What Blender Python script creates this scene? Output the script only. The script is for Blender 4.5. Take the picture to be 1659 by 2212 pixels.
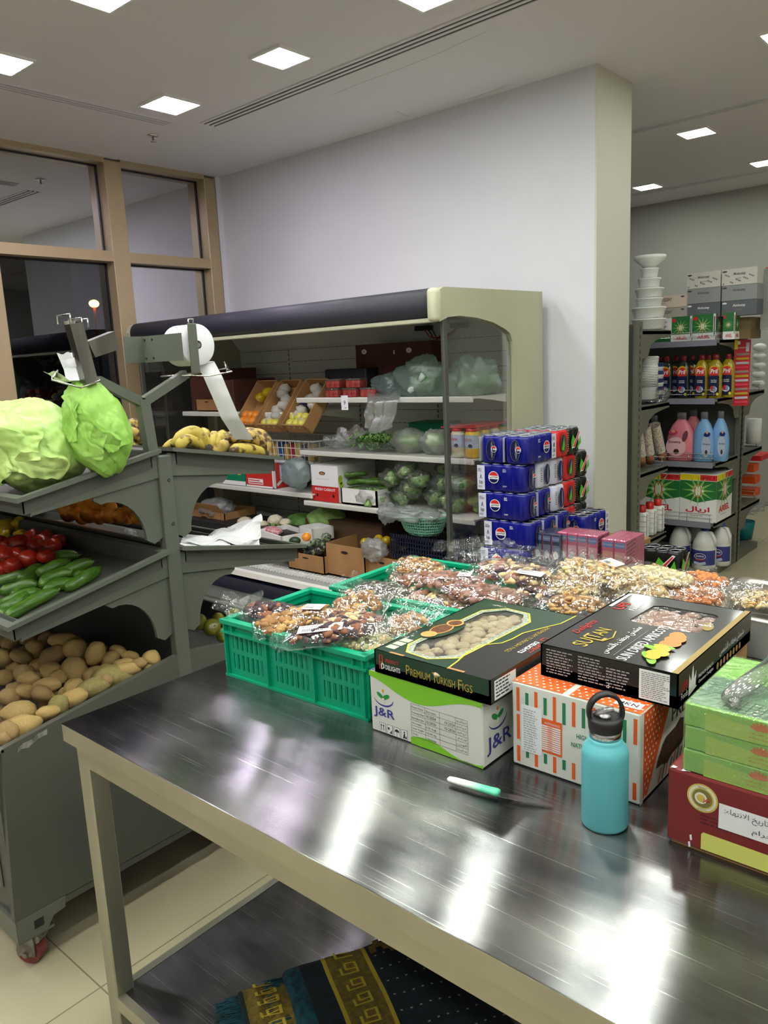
import bpy, bmesh, math, random
from mathutils import Vector, Matrix, noise
PI = math.pi
random.seed(7)
for o in list(bpy.data.objects): bpy.data.objects.remove(o)
SC = bpy.context.scene
COL = SC.collection
# ---------------------------------------------------------------- camera
CAMH = 1.62
R_ = Vector((0.757, 0.652, -0.045)); F_ = Vector((-0.648, 0.738, -0.188))
def _rot(p, r, h):
    fwd = Vector((-math.sin(h)*math.cos(p), math.cos(h)*math.cos(p), -math.sin(p)))
    right = Vector((math.cos(h), math.sin(h), 0)); up = right.cross(fwd)
    return right*math.cos(r)+up*math.sin(r), -right*math.sin(r)+up*math.cos(r), fwd
R_, U_, F_ = _rot(math.radians(10.84), math.radians(-2.635), math.radians(41.25))
FPX = 1690.0
cam_d = bpy.data.cameras.new('camera'); cam = bpy.data.objects.new('camera', cam_d); COL.objects.link(cam)
m = Matrix((R_, U_, -F_)).transposed().to_4x4(); m.translation = (0, 0, CAMH); cam.matrix_world = m
cam_d.sensor_fit = 'AUTO'; cam_d.sensor_width = 36; cam_d.lens = FPX/2212*36; cam_d.clip_start = .02
SC.camera = cam
# ---------------------------------------------------------------- view, world
SC.view_settings.view_transform = 'Standard'; SC.view_settings.look = 'None'
SC.view_settings.gamma = 1; SC.view_settings.use_curve_mapping = False
SC.view_settings.exposure = 0.44
SC.cycles.transparent_max_bounces = 32
SC.cycles.max_bounces = 10; SC.cycles.diffuse_bounces = 5; SC.cycles.glossy_bounces = 5
SC.cycles.transmission_bounces = 8
SC.cycles.caustics_reflective = False; SC.cycles.caustics_refractive = False
W = bpy.data.worlds.new('night_sky'); SC.world = W; W.use_nodes = True
W.node_tree.nodes['Background'].inputs[0].default_value = (.012, .013, .016, 1)
W.node_tree.nodes['Background'].inputs[1].default_value = 1.0
LAMP = 50.0
# ---------------------------------------------------------------- pixel helpers (photo frame 1659 x 2212)
CAM = Vector((0, 0, CAMH))
def ray(x, y): return R_*((x-829.5)/FPX) - U_*((y-1106)/FPX) + F_
def at_z(x, y, z): d = ray(x, y); return CAM + d*((z-CAMH)/d.z)
def at_x(x, y, X): d = ray(x, y); return CAM + d*(X/d.x)
def at_y(x, y, Y): d = ray(x, y); return CAM + d*(Y/d.y)
def at_plane(x, y, p, n):
    d = ray(x, y); n = Vector(n); return CAM + d*((Vector(p)-CAM).dot(n)/d.dot(n))
def depth(P): return (Vector(P)-CAM).dot(F_)
# ---------------------------------------------------------------- materials
def lin(c):
    out = []
    for v in c[:3]:
        v = v/255.0; out.append(v/12.92 if v <= .04045 else ((v+.055)/1.055)**2.4)
    return tuple(out)+(1,)
MATS = {}
def mat(name, col=(200, 200, 200), rough=.5, metal=0, spec=.5, col2=None, scale=10, bump=0, bscale=None,
        emit=0, trans=0, ior=1.45, contrast=(.35, .65), coat=0, detail=4, stretch=(1, 1, 1), sss=0, aniso=None):
    if name in MATS: return MATS[name]
    m = bpy.data.materials.new(name); m.use_nodes = True; nt = m.node_tree; N = nt.nodes; L = nt.links
    b = N['Principled BSDF']
    b.inputs['Base Color'].default_value = lin(col); b.inputs['Roughness'].default_value = rough
    b.inputs['Metallic'].default_value = metal; b.inputs['Specular IOR Level'].default_value = spec
    b.inputs['IOR'].default_value = ior
    if trans: b.inputs['Transmission Weight'].default_value = trans
    if coat: b.inputs['Coat Weight'].default_value = coat; b.inputs['Coat Roughness'].default_value = .08
    if sss:
        b.inputs['Subsurface Weight'].default_value = sss; b.inputs['Subsurface Radius'].default_value = (.02, .02, .01); b.inputs['Subsurface Scale'].default_value = .5
    if emit:
        b.inputs['Emission Color'].default_value = lin(col); b.inputs['Emission Strength'].default_value = emit
    if col2 or bump:
        tc = N.new('ShaderNodeTexCoord'); mp = N.new('ShaderNodeMapping'); mp.inputs['Scale'].default_value = stretch
        L.new(tc.outputs['Object'], mp.inputs[0])
    if col2:
        nz = N.new('ShaderNodeTexNoise'); nz.inputs['Scale'].default_value = scale; nz.inputs['Detail'].default_value = detail
        L.new(mp.outputs[0], nz.inputs['Vector'])
        cr = N.new('ShaderNodeValToRGB'); cr.color_ramp.elements[0].position = contrast[0]; cr.color_ramp.elements[1].position = contrast[1]
        cr.color_ramp.elements[0].color = lin(col); cr.color_ramp.elements[1].color = lin(col2)
        L.new(nz.outputs['Fac'], cr.inputs[0]); L.new(cr.outputs[0], b.inputs['Base Color'])
    if bump:
        nb = N.new('ShaderNodeTexNoise'); nb.inputs['Scale'].default_value = bscale or scale*3; nb.inputs['Detail'].default_value = 3
        L.new(mp.outputs[0], nb.inputs['Vector'])
        bp = N.new('ShaderNodeBump'); bp.inputs['Strength'].default_value = bump; bp.inputs['Distance'].default_value = .01
        L.new(nb.outputs['Fac'], bp.inputs['Height']); L.new(bp.outputs[0], b.inputs['Normal'])
    MATS[name] = m; return m
def film(name, col=(235, 240, 240), body=.12, gloss=.25, rough=.12, bump=.4, bscale=60):
    """thin plastic film: mostly see-through, a little milky, with sharp glints"""
    if name in MATS: return MATS[name]
    m = bpy.data.materials.new(name); m.use_nodes = True; nt = m.node_tree; N = nt.nodes; L = nt.links
    N.remove(N['Principled BSDF']); out = N['Material Output']
    tr = N.new('ShaderNodeBsdfTransparent'); df = N.new('ShaderNodeBsdfDiffuse'); tl = N.new('ShaderNodeBsdfTranslucent'); gl = N.new('ShaderNodeBsdfGlossy')
    df.inputs[0].default_value = lin(col); tl.inputs[0].default_value = lin(col); gl.inputs['Roughness'].default_value = rough
    tc = N.new('ShaderNodeTexCoord'); nb = N.new('ShaderNodeTexNoise'); nb.inputs['Scale'].default_value = bscale; nb.inputs['Detail'].default_value = 2
    nb.inputs['Distortion'].default_value = 1.5
    L.new(tc.outputs['Object'], nb.inputs['Vector'])
    bp = N.new('ShaderNodeBump'); bp.inputs['Strength'].default_value = bump; bp.inputs['Distance'].default_value = .01
    L.new(nb.outputs['Fac'], bp.inputs['Height'])
    for s in (gl, df): L.new(bp.outputs[0], s.inputs['Normal'])
    a = N.new('ShaderNodeMixShader'); a.inputs[0].default_value = .5; L.new(df.outputs[0], a.inputs[1]); L.new(tl.outputs[0], a.inputs[2])
    c = N.new('ShaderNodeMixShader'); c.inputs[0].default_value = body; L.new(tr.outputs[0], c.inputs[1]); L.new(a.outputs[0], c.inputs[2])
    lw = N.new('ShaderNodeLayerWeight'); lw.inputs[0].default_value = .35; L.new(bp.outputs[0], lw.inputs['Normal'])
    mr = N.new('ShaderNodeMath'); mr.operation = 'MULTIPLY_ADD'; mr.inputs[1].default_value = gloss*2; mr.inputs[2].default_value = gloss*.3; mr.use_clamp = True
    L.new(lw.outputs['Fresnel'], mr.inputs[0])
    d = N.new('ShaderNodeMixShader'); L.new(mr.outputs[0], d.inputs[0]); L.new(c.outputs[0], d.inputs[1]); L.new(gl.outputs[0], d.inputs[2])
    L.new(d.outputs[0], out.inputs[0]); MATS[name] = m; return m
# ---------------------------------------------------------------- text
ARF = {}   # letter -> (isolated, final, initial, medial)
def _ar(ch, a, n): ARF[ch] = [chr(a+i) if i < n else None for i in range(4)]
for ch, a, n in (('ا', 0xFE8D, 2), ('ب', 0xFE8F, 4), ('ة', 0xFE93, 2), ('ت', 0xFE95, 4), ('ج', 0xFE9D, 4), ('خ', 0xFEA5, 4), ('ح', 0xFEA1, 4),
                 ('د', 0xFEA9, 2), ('ر', 0xFEAD, 2), ('س', 0xFEB1, 4), ('ش', 0xFEB5, 4), ('ص', 0xFEB9, 4), ('ف', 0xFED1, 4), ('ق', 0xFED5, 4),
                 ('ل', 0xFEDD, 4), ('م', 0xFEE1, 4), ('ن', 0xFEE5, 4), ('ه', 0xFEE9, 4), ('و', 0xFEED, 2), ('ي', 0xFEF1, 4), ('ك', 0xFED9, 4), ('ع', 0xFEC9, 4), ('ز', 0xFEAF, 2)):
    _ar(ch, a, n)
def arabic(s):
    s = s.replace('لا', '\uE000')
    F = dict(ARF); F['\uE000'] = ['\uFEFB', '\uFEFC', None, None]; F['ء'] = ['\uFE80', None, None, None]
    out = []
    for i, c in enumerate(s):
        if c not in F: out.append(c); continue
        pj = i > 0 and s[i-1] in F and F[s[i-1]][2] is not None and F[c][1] is not None
        nj = i+1 < len(s) and s[i+1] in F and F[s[i+1]][1] is not None and F[c][2] is not None
        k = 3 if pj and nj else 1 if pj else 2 if nj else 0
        out.append(F[c][k] or F[c][0])
    return ''.join(reversed(out))
TXT = {}
def text_geo(s, bold=0.0, shear=0):
    k = (s, bold, shear)
    if k in TXT: return TXT[k]
    cu = bpy.data.curves.new('t', 'FONT'); cu.body = s; cu.size = 1; cu.resolution_u = 2; cu.offset = bold; cu.shear = shear
    o = bpy.data.objects.new('t', cu); COL.objects.link(o)
    dg = bpy.context.evaluated_depsgraph_get(); me = bpy.data.meshes.new_from_object(o.evaluated_get(dg))
    vs = [tuple(v.co) for v in me.vertices]; fs = [tuple(p.vertices) for p in me.polygons]
    bpy.data.objects.remove(o); bpy.data.curves.remove(cu); bpy.data.meshes.remove(me)
    if vs:
        x0 = min(v[0] for v in vs); x1 = max(v[0] for v in vs); y0 = min(v[1] for v in vs); y1 = max(v[1] for v in vs)
    else: x0 = x1 = y0 = y1 = 0
    TXT[k] = (vs, fs, x0, x1, y0, y1); return TXT[k]
# ---------------------------------------------------------------- mesh builder
class Frame:
    """a flat drawing frame on a surface: origin, u (right), v (up), n (outwards)"""
    def __init__(s, o, u, v):
        s.o = Vector(o); s.u = Vector(u).normalized(); s.v = Vector(v).normalized(); s.n = s.u.cross(s.v).normalized(); s.v = s.n.cross(s.u)
    def p(s, x, y, h=0): return s.o + s.u*x + s.v*y + s.n*h
class MB:
    def __init__(s): s.v = []; s.f = []; s.m = []; s.sm = []; s.mats = []
    def mi(s, m):
        if m not in s.mats: s.mats.append(m)
        return s.mats.index(m)
    def add(s, vs, fs, m, smooth=False, M=None):
        k = len(s.v); i = s.mi(m)
        if M is not None: vs = [M @ Vector(v) for v in vs]
        s.v += [tuple(v) for v in vs]
        for f in fs: s.f.append(tuple(a+k for a in f)); s.m.append(i); s.sm.append(smooth)
        return s
    def box(s, x0, x1, y0, y1, z0, z1, m, M=None):
        vs = [(x, y, z) for z in (z0, z1) for y in (y0, y1) for x in (x0, x1)]
        return s.add(vs, [(0, 2, 3, 1), (4, 5, 7, 6), (0, 1, 5, 4), (2, 6, 7, 3), (0, 4, 6, 2), (1, 3, 7, 5)], m, False, M)
    def rbox(s, x0, x1, y0, y1, z0, z1, r, m, seg=2, M=None, smooth=True):
        bm = bmesh.new(); bmesh.ops.create_cube(bm, size=1)
        for v in bm.verts:
            v.co = Vector((x0+(v.co.x+.5)*(x1-x0), y0+(v.co.y+.5)*(y1-y0), z0+(v.co.z+.5)*(z1-z0)))
        r = min(r, (x1-x0)*.49, (y1-y0)*.49, (z1-z0)*.49)
        bmesh.ops.bevel(bm, geom=list(bm.edges), offset=r, segments=seg, profile=.5, affect='EDGES')
        vs = [tuple(v.co) for v in bm.verts]; fs = [tuple(v.index for v in f.verts) for f in bm.faces]
        if seg < 2: smooth = False
        bm.verts.index_update(); fs = [tuple(v.index for v in f.verts) for f in bm.faces]; bm.free()
        return s.add(vs, fs, m, smooth, M)
    def prism(s, pts, axis, a, b, m, M=None, smooth=False):
        n = len(pts)
        def q(p, t): return (t, p[0], p[1]) if axis == 'x' else (p[0], t, p[1]) if axis == 'y' else (p[0], p[1], t)
        vs = [q(p, a) for p in pts]+[q(p, b) for p in pts]
        fs = [tuple(range(n)), tuple(range(2*n-1, n-1, -1))]+[(i, i+n, (i+1) % n+n, (i+1) % n) for i in range(n)]
        return s.add(vs, fs, m, smooth, M)
    def lathe(s, prof, m, n=24, M=None, smooth=True):
        vs = []; fs = []
        for r, z in prof:
            for i in range(n): vs.append((r*math.cos(2*PI*i/n), r*math.sin(2*PI*i/n), z))
        for j in range(len(prof)-1):
            for i in range(n): fs.append((j*n+i, j*n+(i+1) % n, (j+1)*n+(i+1) % n, (j+1)*n+i))
        if prof[0][0] > 1e-5: fs.append(tuple(range(n-1, -1, -1)))
        if prof[-1][0] > 1e-5: fs.append(tuple((len(prof)-1)*n+i for i in range(n)))
        return s.add(vs, fs, m, smooth, M)
    def cyl(s, p, q, r, m, n=12, r2=None, smooth=True):
        p = Vector(p); q = Vector(q); d = q-p
        M = Matrix.Translation(p) @ d.to_track_quat('Z', 'Y').to_matrix().to_4x4()
        vs = []; r2 = r if r2 is None else r2; l = d.length
        for rr, z in ((r, 0), (r2, l)):
            for i in range(n): vs.append((rr*math.cos(2*PI*i/n), rr*math.sin(2*PI*i/n), z))
        s.add(vs, [(i, (i+1) % n, n+(i+1) % n, n+i) for i in range(n)], m, smooth, M)
        s.add(vs[:n], [tuple(range(n-1, -1, -1))], m, False, M); s.add(vs[n:], [tuple(range(n))], m, False, M)
        return s
    def tube(s, pts, r, m, n=8, smooth=True, closed=False, sect=None):
        pts = [Vector(p) for p in pts]; N = len(pts); vs = []; fs = []; up = None
        rs = r if isinstance(r, (list, tuple)) else [r]*N
        for i, p in enumerate(pts):
            a = pts[(i-1) % N] if (i or closed) else p; b = pts[(i+1) % N] if (i < N-1 or closed) else p
            t = (b-a).normalized()
            if up is None: up = t.orthogonal().normalized()
            up = (up-t*up.dot(t)).normalized(); w = t.cross(up)
            for k in range(n):
                an = 2*PI*k/n+PI/n
                vs.append(p+(up*math.cos(an)+w*math.sin(an))*rs[i])
        for i in range(N if closed else N-1):
            j = (i+1) % N
            for k in range(n): fs.append((i*n+k, i*n+(k+1) % n, j*n+(k+1) % n, j*n+k))
        if not closed: fs.append(tuple(range(n-1, -1, -1))); fs.append(tuple((N-1)*n+k for k in range(n)))
        return s.add(vs, fs, m, smooth)
    def blob(s, c, rad, m, nu=16, nv=10, M=None, fn=None, smooth=True):
        """ellipsoid; fn(unit vector) -> radius factor"""
        vs = []; fs = []; c = Vector(c)
        for j in range(nv+1):
            th = PI*j/nv
            for i in range(nu):
                d = Vector((math.sin(th)*math.cos(2*PI*i/nu), math.sin(th)*math.sin(2*PI*i/nu), math.cos(th)))
                k = fn(d) if fn else 1
                p = Vector((d.x*rad[0], d.y*rad[1], d.z*rad[2]))*k
                vs.append(p)
        for j in range(nv):
            for i in range(nu): fs.append((j*nu+i, (j+1)*nu+i, (j+1)*nu+(i+1) % nu, j*nu+(i+1) % nu))
        MM = Matrix.Translation(c) @ (M if M is not None else Matrix())
        return s.add(vs, fs, m, smooth, MM)
    def grid(s, fn, nu, nv, m, smooth=True):
        vs = [fn(i/nu, j/nv) for j in range(nv+1) for i in range(nu+1)]
        fs = [(j*(nu+1)+i, j*(nu+1)+i+1, (j+1)*(nu+1)+i+1, (j+1)*(nu+1)+i) for j in range(nv) for i in range(nu)]
        return s.add(vs, fs, m, smooth)
    # flat print on a frame
    def fpoly(s, fr, pts, m, h=.0004): return s.add([fr.p(x, y, h) for x, y in pts], [tuple(range(len(pts)))], m)
    def frect(s, fr, x0, y0, x1, y1, m, h=.0004): return s.fpoly(fr, [(x0, y0), (x1, y0), (x1, y1), (x0, y1)], m, h)
    def fdisc(s, fr, x, y, rx, ry, m, h=.0005, n=24, a0=0, a1=2*PI, rot=0):
        full = abs(a1-a0-2*PI) < 1e-4; pts = []
        for i in range(n if full else n+1):
            a = a0+(a1-a0)*i/n; X = rx*math.cos(a); Y = ry*math.sin(a)
            pts.append((x+X*math.cos(rot)-Y*math.sin(rot), y+X*math.sin(rot)+Y*math.cos(rot)))
        return s.fpoly(fr, pts, m, h)
    def fline(s, fr, pts, w, m, h=.0005):
        n = len(pts); L = []; Rr = []
        for i, (x, y) in enumerate(pts):
            a = pts[max(i-1, 0)]; b = pts[min(i+1, n-1)]; dx, dy = b[0]-a[0], b[1]-a[1]; l = math.hypot(dx, dy) or 1
            L.append((x-dy/l*w/2, y+dx/l*w/2)); Rr.append((x+dy/l*w/2, y-dx/l*w/2))
        vs = [fr.p(x, y, h) for x, y in L+Rr]
        return s.add(vs, [(i+n, i+1+n, i+1, i) for i in range(n-1)], m)
    def ftext(s, fr, x, y, t, size, m, h=.0006, align='l', w=None, bold=0, rot=0, shear=0):
        """size = cap height; w = total width wanted (squeezes or stretches)"""
        vs, fs, x0, x1, y0, y1 = text_geo(t, bold, shear)
        if not vs: return s
        hh = (y1-y0) or 1; k = size/hh; kx = k if w is None else w/(x1-x0)
        ox = {'l': 0, 'c': -(x1-x0)*kx/2, 'r': -(x1-x0)*kx}[align]; c, sn = math.cos(rot), math.sin(rot); out = []
        for a, b, _ in vs:
            X = (a-x0)*kx+ox; Y = (b-y0)*k; out.append(fr.p(x+X*c-Y*sn, y+X*sn+Y*c, h))
        return s.add(out, fs, m)
    def scribble(s, fr, x0, y0, w, rows, lh, m, h=.0006, t=None, fill=.85):
        """rows of tiny unreadable print, as in the photo"""
        for i in range(rows):
            x = x0; e = x0+w*random.uniform(fill*.7, fill)
            while x < e:
                l = random.uniform(.6, 2.4)*lh; s.frect(fr, x, y0-i*lh, min(x+l, e), y0-i*lh+lh*.42, m, h); x += l+lh*.35
        return s
    def build(s, name, parent=None, origin=None, smooth_angle=None, mods=None):
        me = bpy.data.meshes.new(name)
        if origin is None:
            if parent is not None: origin = wloc(parent)
            else:
                xs = [v[0] for v in s.v]; ys = [v[1] for v in s.v]; zs = [v[2] for v in s.v]
                origin = ((min(xs)+max(xs))/2, (min(ys)+max(ys))/2, min(zs))
        ox, oy, oz = origin
        me.from_pydata([(x-ox, y-oy, z-oz) for x, y, z in s.v], [], s.f)
        for m in s.mats: me.materials.append(m)
        me.polygons.foreach_set('material_index', s.m); me.polygons.foreach_set('use_smooth', s.sm); me.update()
        o = bpy.data.objects.new(name, me); COL.objects.link(o)
        if parent is not None: o.parent = parent; po = wloc(parent); o.location = (ox-po[0], oy-po[1], oz-po[2])
        else: o.location = origin
        WL[o.name] = tuple(origin)
        return o
WL = {}
def wloc(o): return WL.get(o.name, (0, 0, 0))
def tag(o, label, cat, group=None, kind=None):
    o['label'] = label; o['category'] = cat
    if group: o['group'] = group
    if kind: o['kind'] = kind
    return o
def empty(name, loc, label=None, cat=None, group=None):
    o = bpy.data.objects.new(name, None); COL.objects.link(o); o.location = loc; o.empty_display_size = .05; WL[o.name] = tuple(loc)
    if label: tag(o, label, cat, group)
    return o
def struct(o): o['kind'] = 'structure'; return o
def kids(o): return [c for c in bpy.data.objects if c.parent == o]
def copy_tree(o, loc=None, rot=None, label=None, group=None, scale=None):
    def rec(a, par):
        c = a.copy(); COL.objects.link(c); c.parent = par
        for ch in CH.get(a.name) or kids(a): rec(ch, c)
        return c
    c = rec(o, None)
    if loc is not None: c.location = loc
    if rot is not None: c.rotation_euler = rot
    if scale is not None: c.scale = scale
    if label: c['label'] = label
    if group: c['group'] = group
    return c
CH = {}
def remember(o):
    """keep the child lists so copies are quick"""
    ks = kids(o); CH[o.name] = ks
    for k in ks: remember(k)
    return o
def Rz(a): return Matrix.Rotation(a, 4, 'Z')
def Rx(a): return Matrix.Rotation(a, 4, 'X')
def Ry(a): return Matrix.Rotation(a, 4, 'Y')
def T(x, y, z): return Matrix.Translation((x, y, z))
def box_frames(x0, x1, y0, y1, z0, z1):
    return dict(front=Frame((x0, y0, z0), (1, 0, 0), (0, 0, 1)), right=Frame((x1, y0, z0), (0, 1, 0), (0, 0, 1)),
                top=Frame((x0, y0, z1), (1, 0, 0), (0, 1, 0)), back=Frame((x1, y1, z0), (-1, 0, 0), (0, 0, 1)), left=Frame((x0, y1, z0), (0, -1, 0), (0, 0, 1)))
# ---------------------------------------------------------------- shared materials
white_wall = mat('white_paint', (214, 214, 221), .7, col2=(209, 209, 216), scale=2, bump=.02, bscale=200)
ceil_m = mat('ceiling_paint', (222, 220, 226), .8)
beige_wall = mat('beige_paint', (204, 202, 190), .6)
far_wall = mat('far_wall_dimmed', (168, 167, 160), .7)  # grey carries the weaker light on the far wall in its colour
frame_m = mat('champagne_aluminium', (176, 158, 124), .38, metal=.2, col2=(170, 152, 120), scale=3)
gasket = mat('black_gasket', (28, 26, 32), .5)
dark = mat('black_plastic', (22, 22, 24), .35)
navy_trim = mat('dark_blue_black_plastic', (52, 52, 62), .5)
rack_m = mat('grey_enamel', (98, 102, 93), .38, col2=(90, 94, 86), scale=3, bump=.03, bscale=120)
rack_d = mat('grey_enamel_body', (84, 86, 79), .45, col2=(77, 79, 72), scale=2)
chrome = mat('chrome', (205, 205, 200), .18, metal=1)
steel_b = mat('brushed_steel_bracket', (160, 158, 148), .3, metal=1, col2=(120, 118, 110), scale=15, stretch=(1, 1, .2))
white_p = mat('white_plastic', (232, 232, 228), .4)
shelf_w = mat('shelf_white_enamel', (226, 226, 216), .4)
card_m = mat('brown_cardboard', (168, 128, 82), .8, col2=(156, 116, 72), scale=6, bump=.05, bscale=60)
card_d = mat('dark_cardboard', (92, 52, 38), .7, col2=(80, 46, 36), scale=4)
white_print = mat('white_print', (232, 232, 232), .5)
black_print = mat('black_print', (26, 26, 28), .5)
red_print = mat('red_print', (196, 40, 38), .45)
gold_print = mat('gold_print', (190, 168, 72), .35, metal=.3)
paper_w = mat('white_paper', (236, 236, 240), .8)
# ================================================================ the room
H = 3.12; WX = -5.26; WY = 4.2; EX = -2.05
def floor_material():
    m = bpy.data.materials.new('cream_floor_tiles'); m.use_nodes = True; N = m.node_tree.nodes; L = m.node_tree.links; b = N['Principled BSDF']
    tc = N.new('ShaderNodeTexCoord'); mp = N.new('ShaderNodeMapping'); mp.inputs['Location'].default_value = (.03, .36, 0)
    br = N.new('ShaderNodeTexBrick'); br.offset = 0; br.inputs['Scale'].default_value = 1
    br.inputs['Brick Width'].default_value = .6; br.inputs['Row Height'].default_value = .6; br.inputs['Mortar Size'].default_value = .0022
    br.inputs['Color1'].default_value = lin((180, 171, 144)); br.inputs['Color2'].default_value = lin((177, 168, 140)); br.inputs['Mortar'].default_value = lin((128, 118, 98))
    L.new(tc.outputs['Object'], mp.inputs[0]); L.new(mp.outputs[0], br.inputs[0]); L.new(br.outputs['Color'], b.inputs['Base Color'])
    b.inputs['Roughness'].default_value = .22; b.inputs['Specular IOR Level'].default_value = .4
    return m
struct(MB().box(WX-.3, 3.2, -3.2, 9.0, -.1, 0, floor_material()).build('floor', origin=(0, 0, 0)))
struct(MB().box(WX-.3, 3.2, -3.2, 9.0, H, H+.1, ceil_m).build('ceiling', origin=(0, 0, H)))
struct(MB().box(WX-.0, EX, WY, 4.64, 0, H, white_wall).build('wall_back'))
struct(MB().box(EX, EX+.012, WY-.0, 4.64, 0, H, beige_wall).build('wall_partition_end'))
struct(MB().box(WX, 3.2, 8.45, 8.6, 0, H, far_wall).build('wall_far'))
struct(MB().box(3.1, 3.2, -3.2, 8.6, 0, H, white_wall).build('wall_right'))
struct(MB().box(WX-.3, 3.2, -3.2, -3.1, 0, H, white_wall).build('wall_front'))
struct(MB().box(WX-.3, WX-.15, 4.64, 8.6, 0, H, white_wall).build('wall_left'))
struct(MB().box(WX-.3, WX, 4.155, 4.64, 0, H, white_wall).build('wall_corner'))
# the window wall: aluminium frame with panes
GX = WX-.13
mull = [(-3.1, -3.0), (-1.3, -1.2), (.45, .55), (2.255, 2.375), (3.19, 3.325), (4.045, 4.15)]
fr = MB()
for a, b in mull: fr.rbox(GX, WX, a, b, 0, H-.015, .004, frame_m, 1)
for z0, z1 in ((0, .12), (2.415, 2.487), (3.085, H)):
    for (a, b), (c, d) in zip(mull[:-1], mull[1:]): fr.box(GX, WX-.002, b-.004, c+.004, z0, z1, frame_m)
fo = struct(fr.build('window_1', origin=(WX, 2.7, 0)))
gk = MB()
for (a, b), (c, d) in zip(mull[:-1], mull[1:]):
    for z0, z1 in ((.12, 2.415), (2.487, 3.085)):
        gk.box(GX+.012, GX+.03, c-.011, c+.002, z0, z1, gasket); gk.box(GX+.012, GX+.03, b-.002, b+.011, z0, z1, gasket)
        gk.box(GX+.012, GX+.03, b, c, z1-.01, z1+.002, gasket)
gk.build('gasket', fo)
def glass_mat(name, refl, rough=.0, tint=(120, 125, 130), trans_amt=.9):
    m = bpy.data.materials.new(name); m.use_nodes = True; N = m.node_tree.nodes; L = m.node_tree.links
    N.remove(N['Principled BSDF']); out = N['Material Output']
    g = N.new('ShaderNodeBsdfGlossy'); g.inputs['Roughness'].default_value = rough; g.inputs[0].default_value = lin((232, 232, 236))
    t = N.new('ShaderNodeBsdfTransparent'); t.inputs[0].default_value = lin(tint)
    x = N.new('ShaderNodeMixShader'); fz = N.new('ShaderNodeFresnel'); fz.inputs[0].default_value = 1.5
    ma = N.new('ShaderNodeMath'); ma.operation = 'MAXIMUM'; ma.inputs[1].default_value = refl
    L.new(fz.outputs[0], ma.inputs[0]); L.new(ma.outputs[0], x.inputs[0]); L.new(t.outputs[0], x.inputs[1]); L.new(g.outputs[0], x.inputs[2]); L.new(x.outputs[0], out.inputs[0])
    return m
mirror_glass = glass_mat('mirror_coated_glass', .82)
night_glass = glass_mat('clear_night_glass', .10, tint=(190, 190, 196))
for (a, b), (c, d) in zip(mull[:-1], mull[1:]):
    for z0, z1 in ((.12, 2.415), (2.487, 3.085)):
        low = z0 < 1 and c < 4
        MB().box(GX+.016, GX+.02, b, c, z0, z1, night_glass if low else mirror_glass).build('night_pane' if low else 'mirror_pane', fo)
# ---- outside at night
struct(MB().box(-60, WX-.3, -30, 40, -.12, -.06, mat('night_ground', (58, 60, 48), .9, col2=(40, 46, 34), scale=.4)).build('ground_outside', origin=(-20, 0, -.12)))
lp = at_x(203, 656, -24)
tl = empty('street_lamp', (lp.x, lp.y, -.06), 'orange glowing street lamp on a pole outside the dark window', 'street lamp')
MB().cyl((lp.x, lp.y, -.06), (lp.x, lp.y, lp.z), .07, mat('lamp_pole', (140, 80, 40), .6), 8, .05).build('pole', tl)
MB().blob((lp.x, lp.y, lp.z), (.16, .16, .12), mat('sodium_light', (255, 140, 40), emit=130), 10, 6).build('lamp_head', tl)
bm_ = mat('night_building', (62, 62, 72), .9)
for i, (px0, px1, py0) in enumerate([(-150, 8, 560), (118, 178, 520)]):
    X = -40; a = at_x(px0, 800, X); b = at_x(px1, 800, X); c = at_x(px0, py0, X)
    tag(MB().box(X-6, X, a.y, b.y, -.06, c.z, bm_).build('night_building'), ['dim grey building outside at the far left of the night window', 'dim grey tower block outside behind the orange street lamp'][i], 'building')
# ---- ceiling panels (the lights of the shop)
def lightmat(name, col, k):
    return mat(name, col, emit=LAMP*k)
warmw = lightmat('panel_light_white', (250, 255, 244), 1.0); violet = lightmat('panel_light_violet', (246, 232, 255), 1.0)
LC = {}
def panel(x, y, label, w=.20, lm=warmw, rot=0):
    t = empty('ceiling_light', (x, y, H-.012), label, 'ceiling light', 'square ceiling panel lights')
    a = MB(); o = w/2+.012; i = w/2
    for q in ((-o, -i, -o, o), (i, o, -o, o), (-i, i, -o, -i), (-i, i, i, o)): a.box(x+q[0], x+q[1], y+q[2], y+q[3], H-.012, H+.001, white_p)
    a.build('trim_ring', t)
    MB().box(x-i, x+i, y-i, y+i, H-.010, H-.001, lm).build('diffuser', t)
cols = (-4.02, -3.08, -2.17, -1.24, -.3, .64, 1.6); rows = (2.9, 1.93, .95, -.05, -1.1)
seen = {(-4.02, 2.9): 'bright square ceiling light nearest the inner corner of the slot vents', (-3.08, 2.9): 'bright square ceiling light just left of the long slot vent, mid picture',
        (-4.02, 1.93): 'square ceiling light cut off by the left picture edge', (-3.08, 1.93): 'large violet-tinged square ceiling light at the top left edge',
        (-2.17, 2.9): 'square ceiling light barely peeking in at the top edge'}
for x in cols:
    for y in rows:
        lab = seen.get((x, y), 'square ceiling light behind or above the camera, out of the picture')
        panel(x, y, lab, .235 if x < -3.5 else .2, violet if (x < -3.5 or (x, y) == (-3.08, 1.93)) else warmw)
far_l = [(-2.155, 6.0, 'square ceiling light of the next room above the detergent shelves'), (-2.08, 7.42, 'square ceiling light of the next room at the right picture edge'),
         (-3.14, 7.52, 'farthest square ceiling light, right beside the wall end'), (-1.2, 4.55, 'square ceiling light of the next room cut by the top right edge'),
         (-.6, 7.45, None), (.6, 6.0, None)]
for x, y, l in far_l: panel(x, y, l or 'square ceiling light of the next room, out of the picture')
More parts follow.
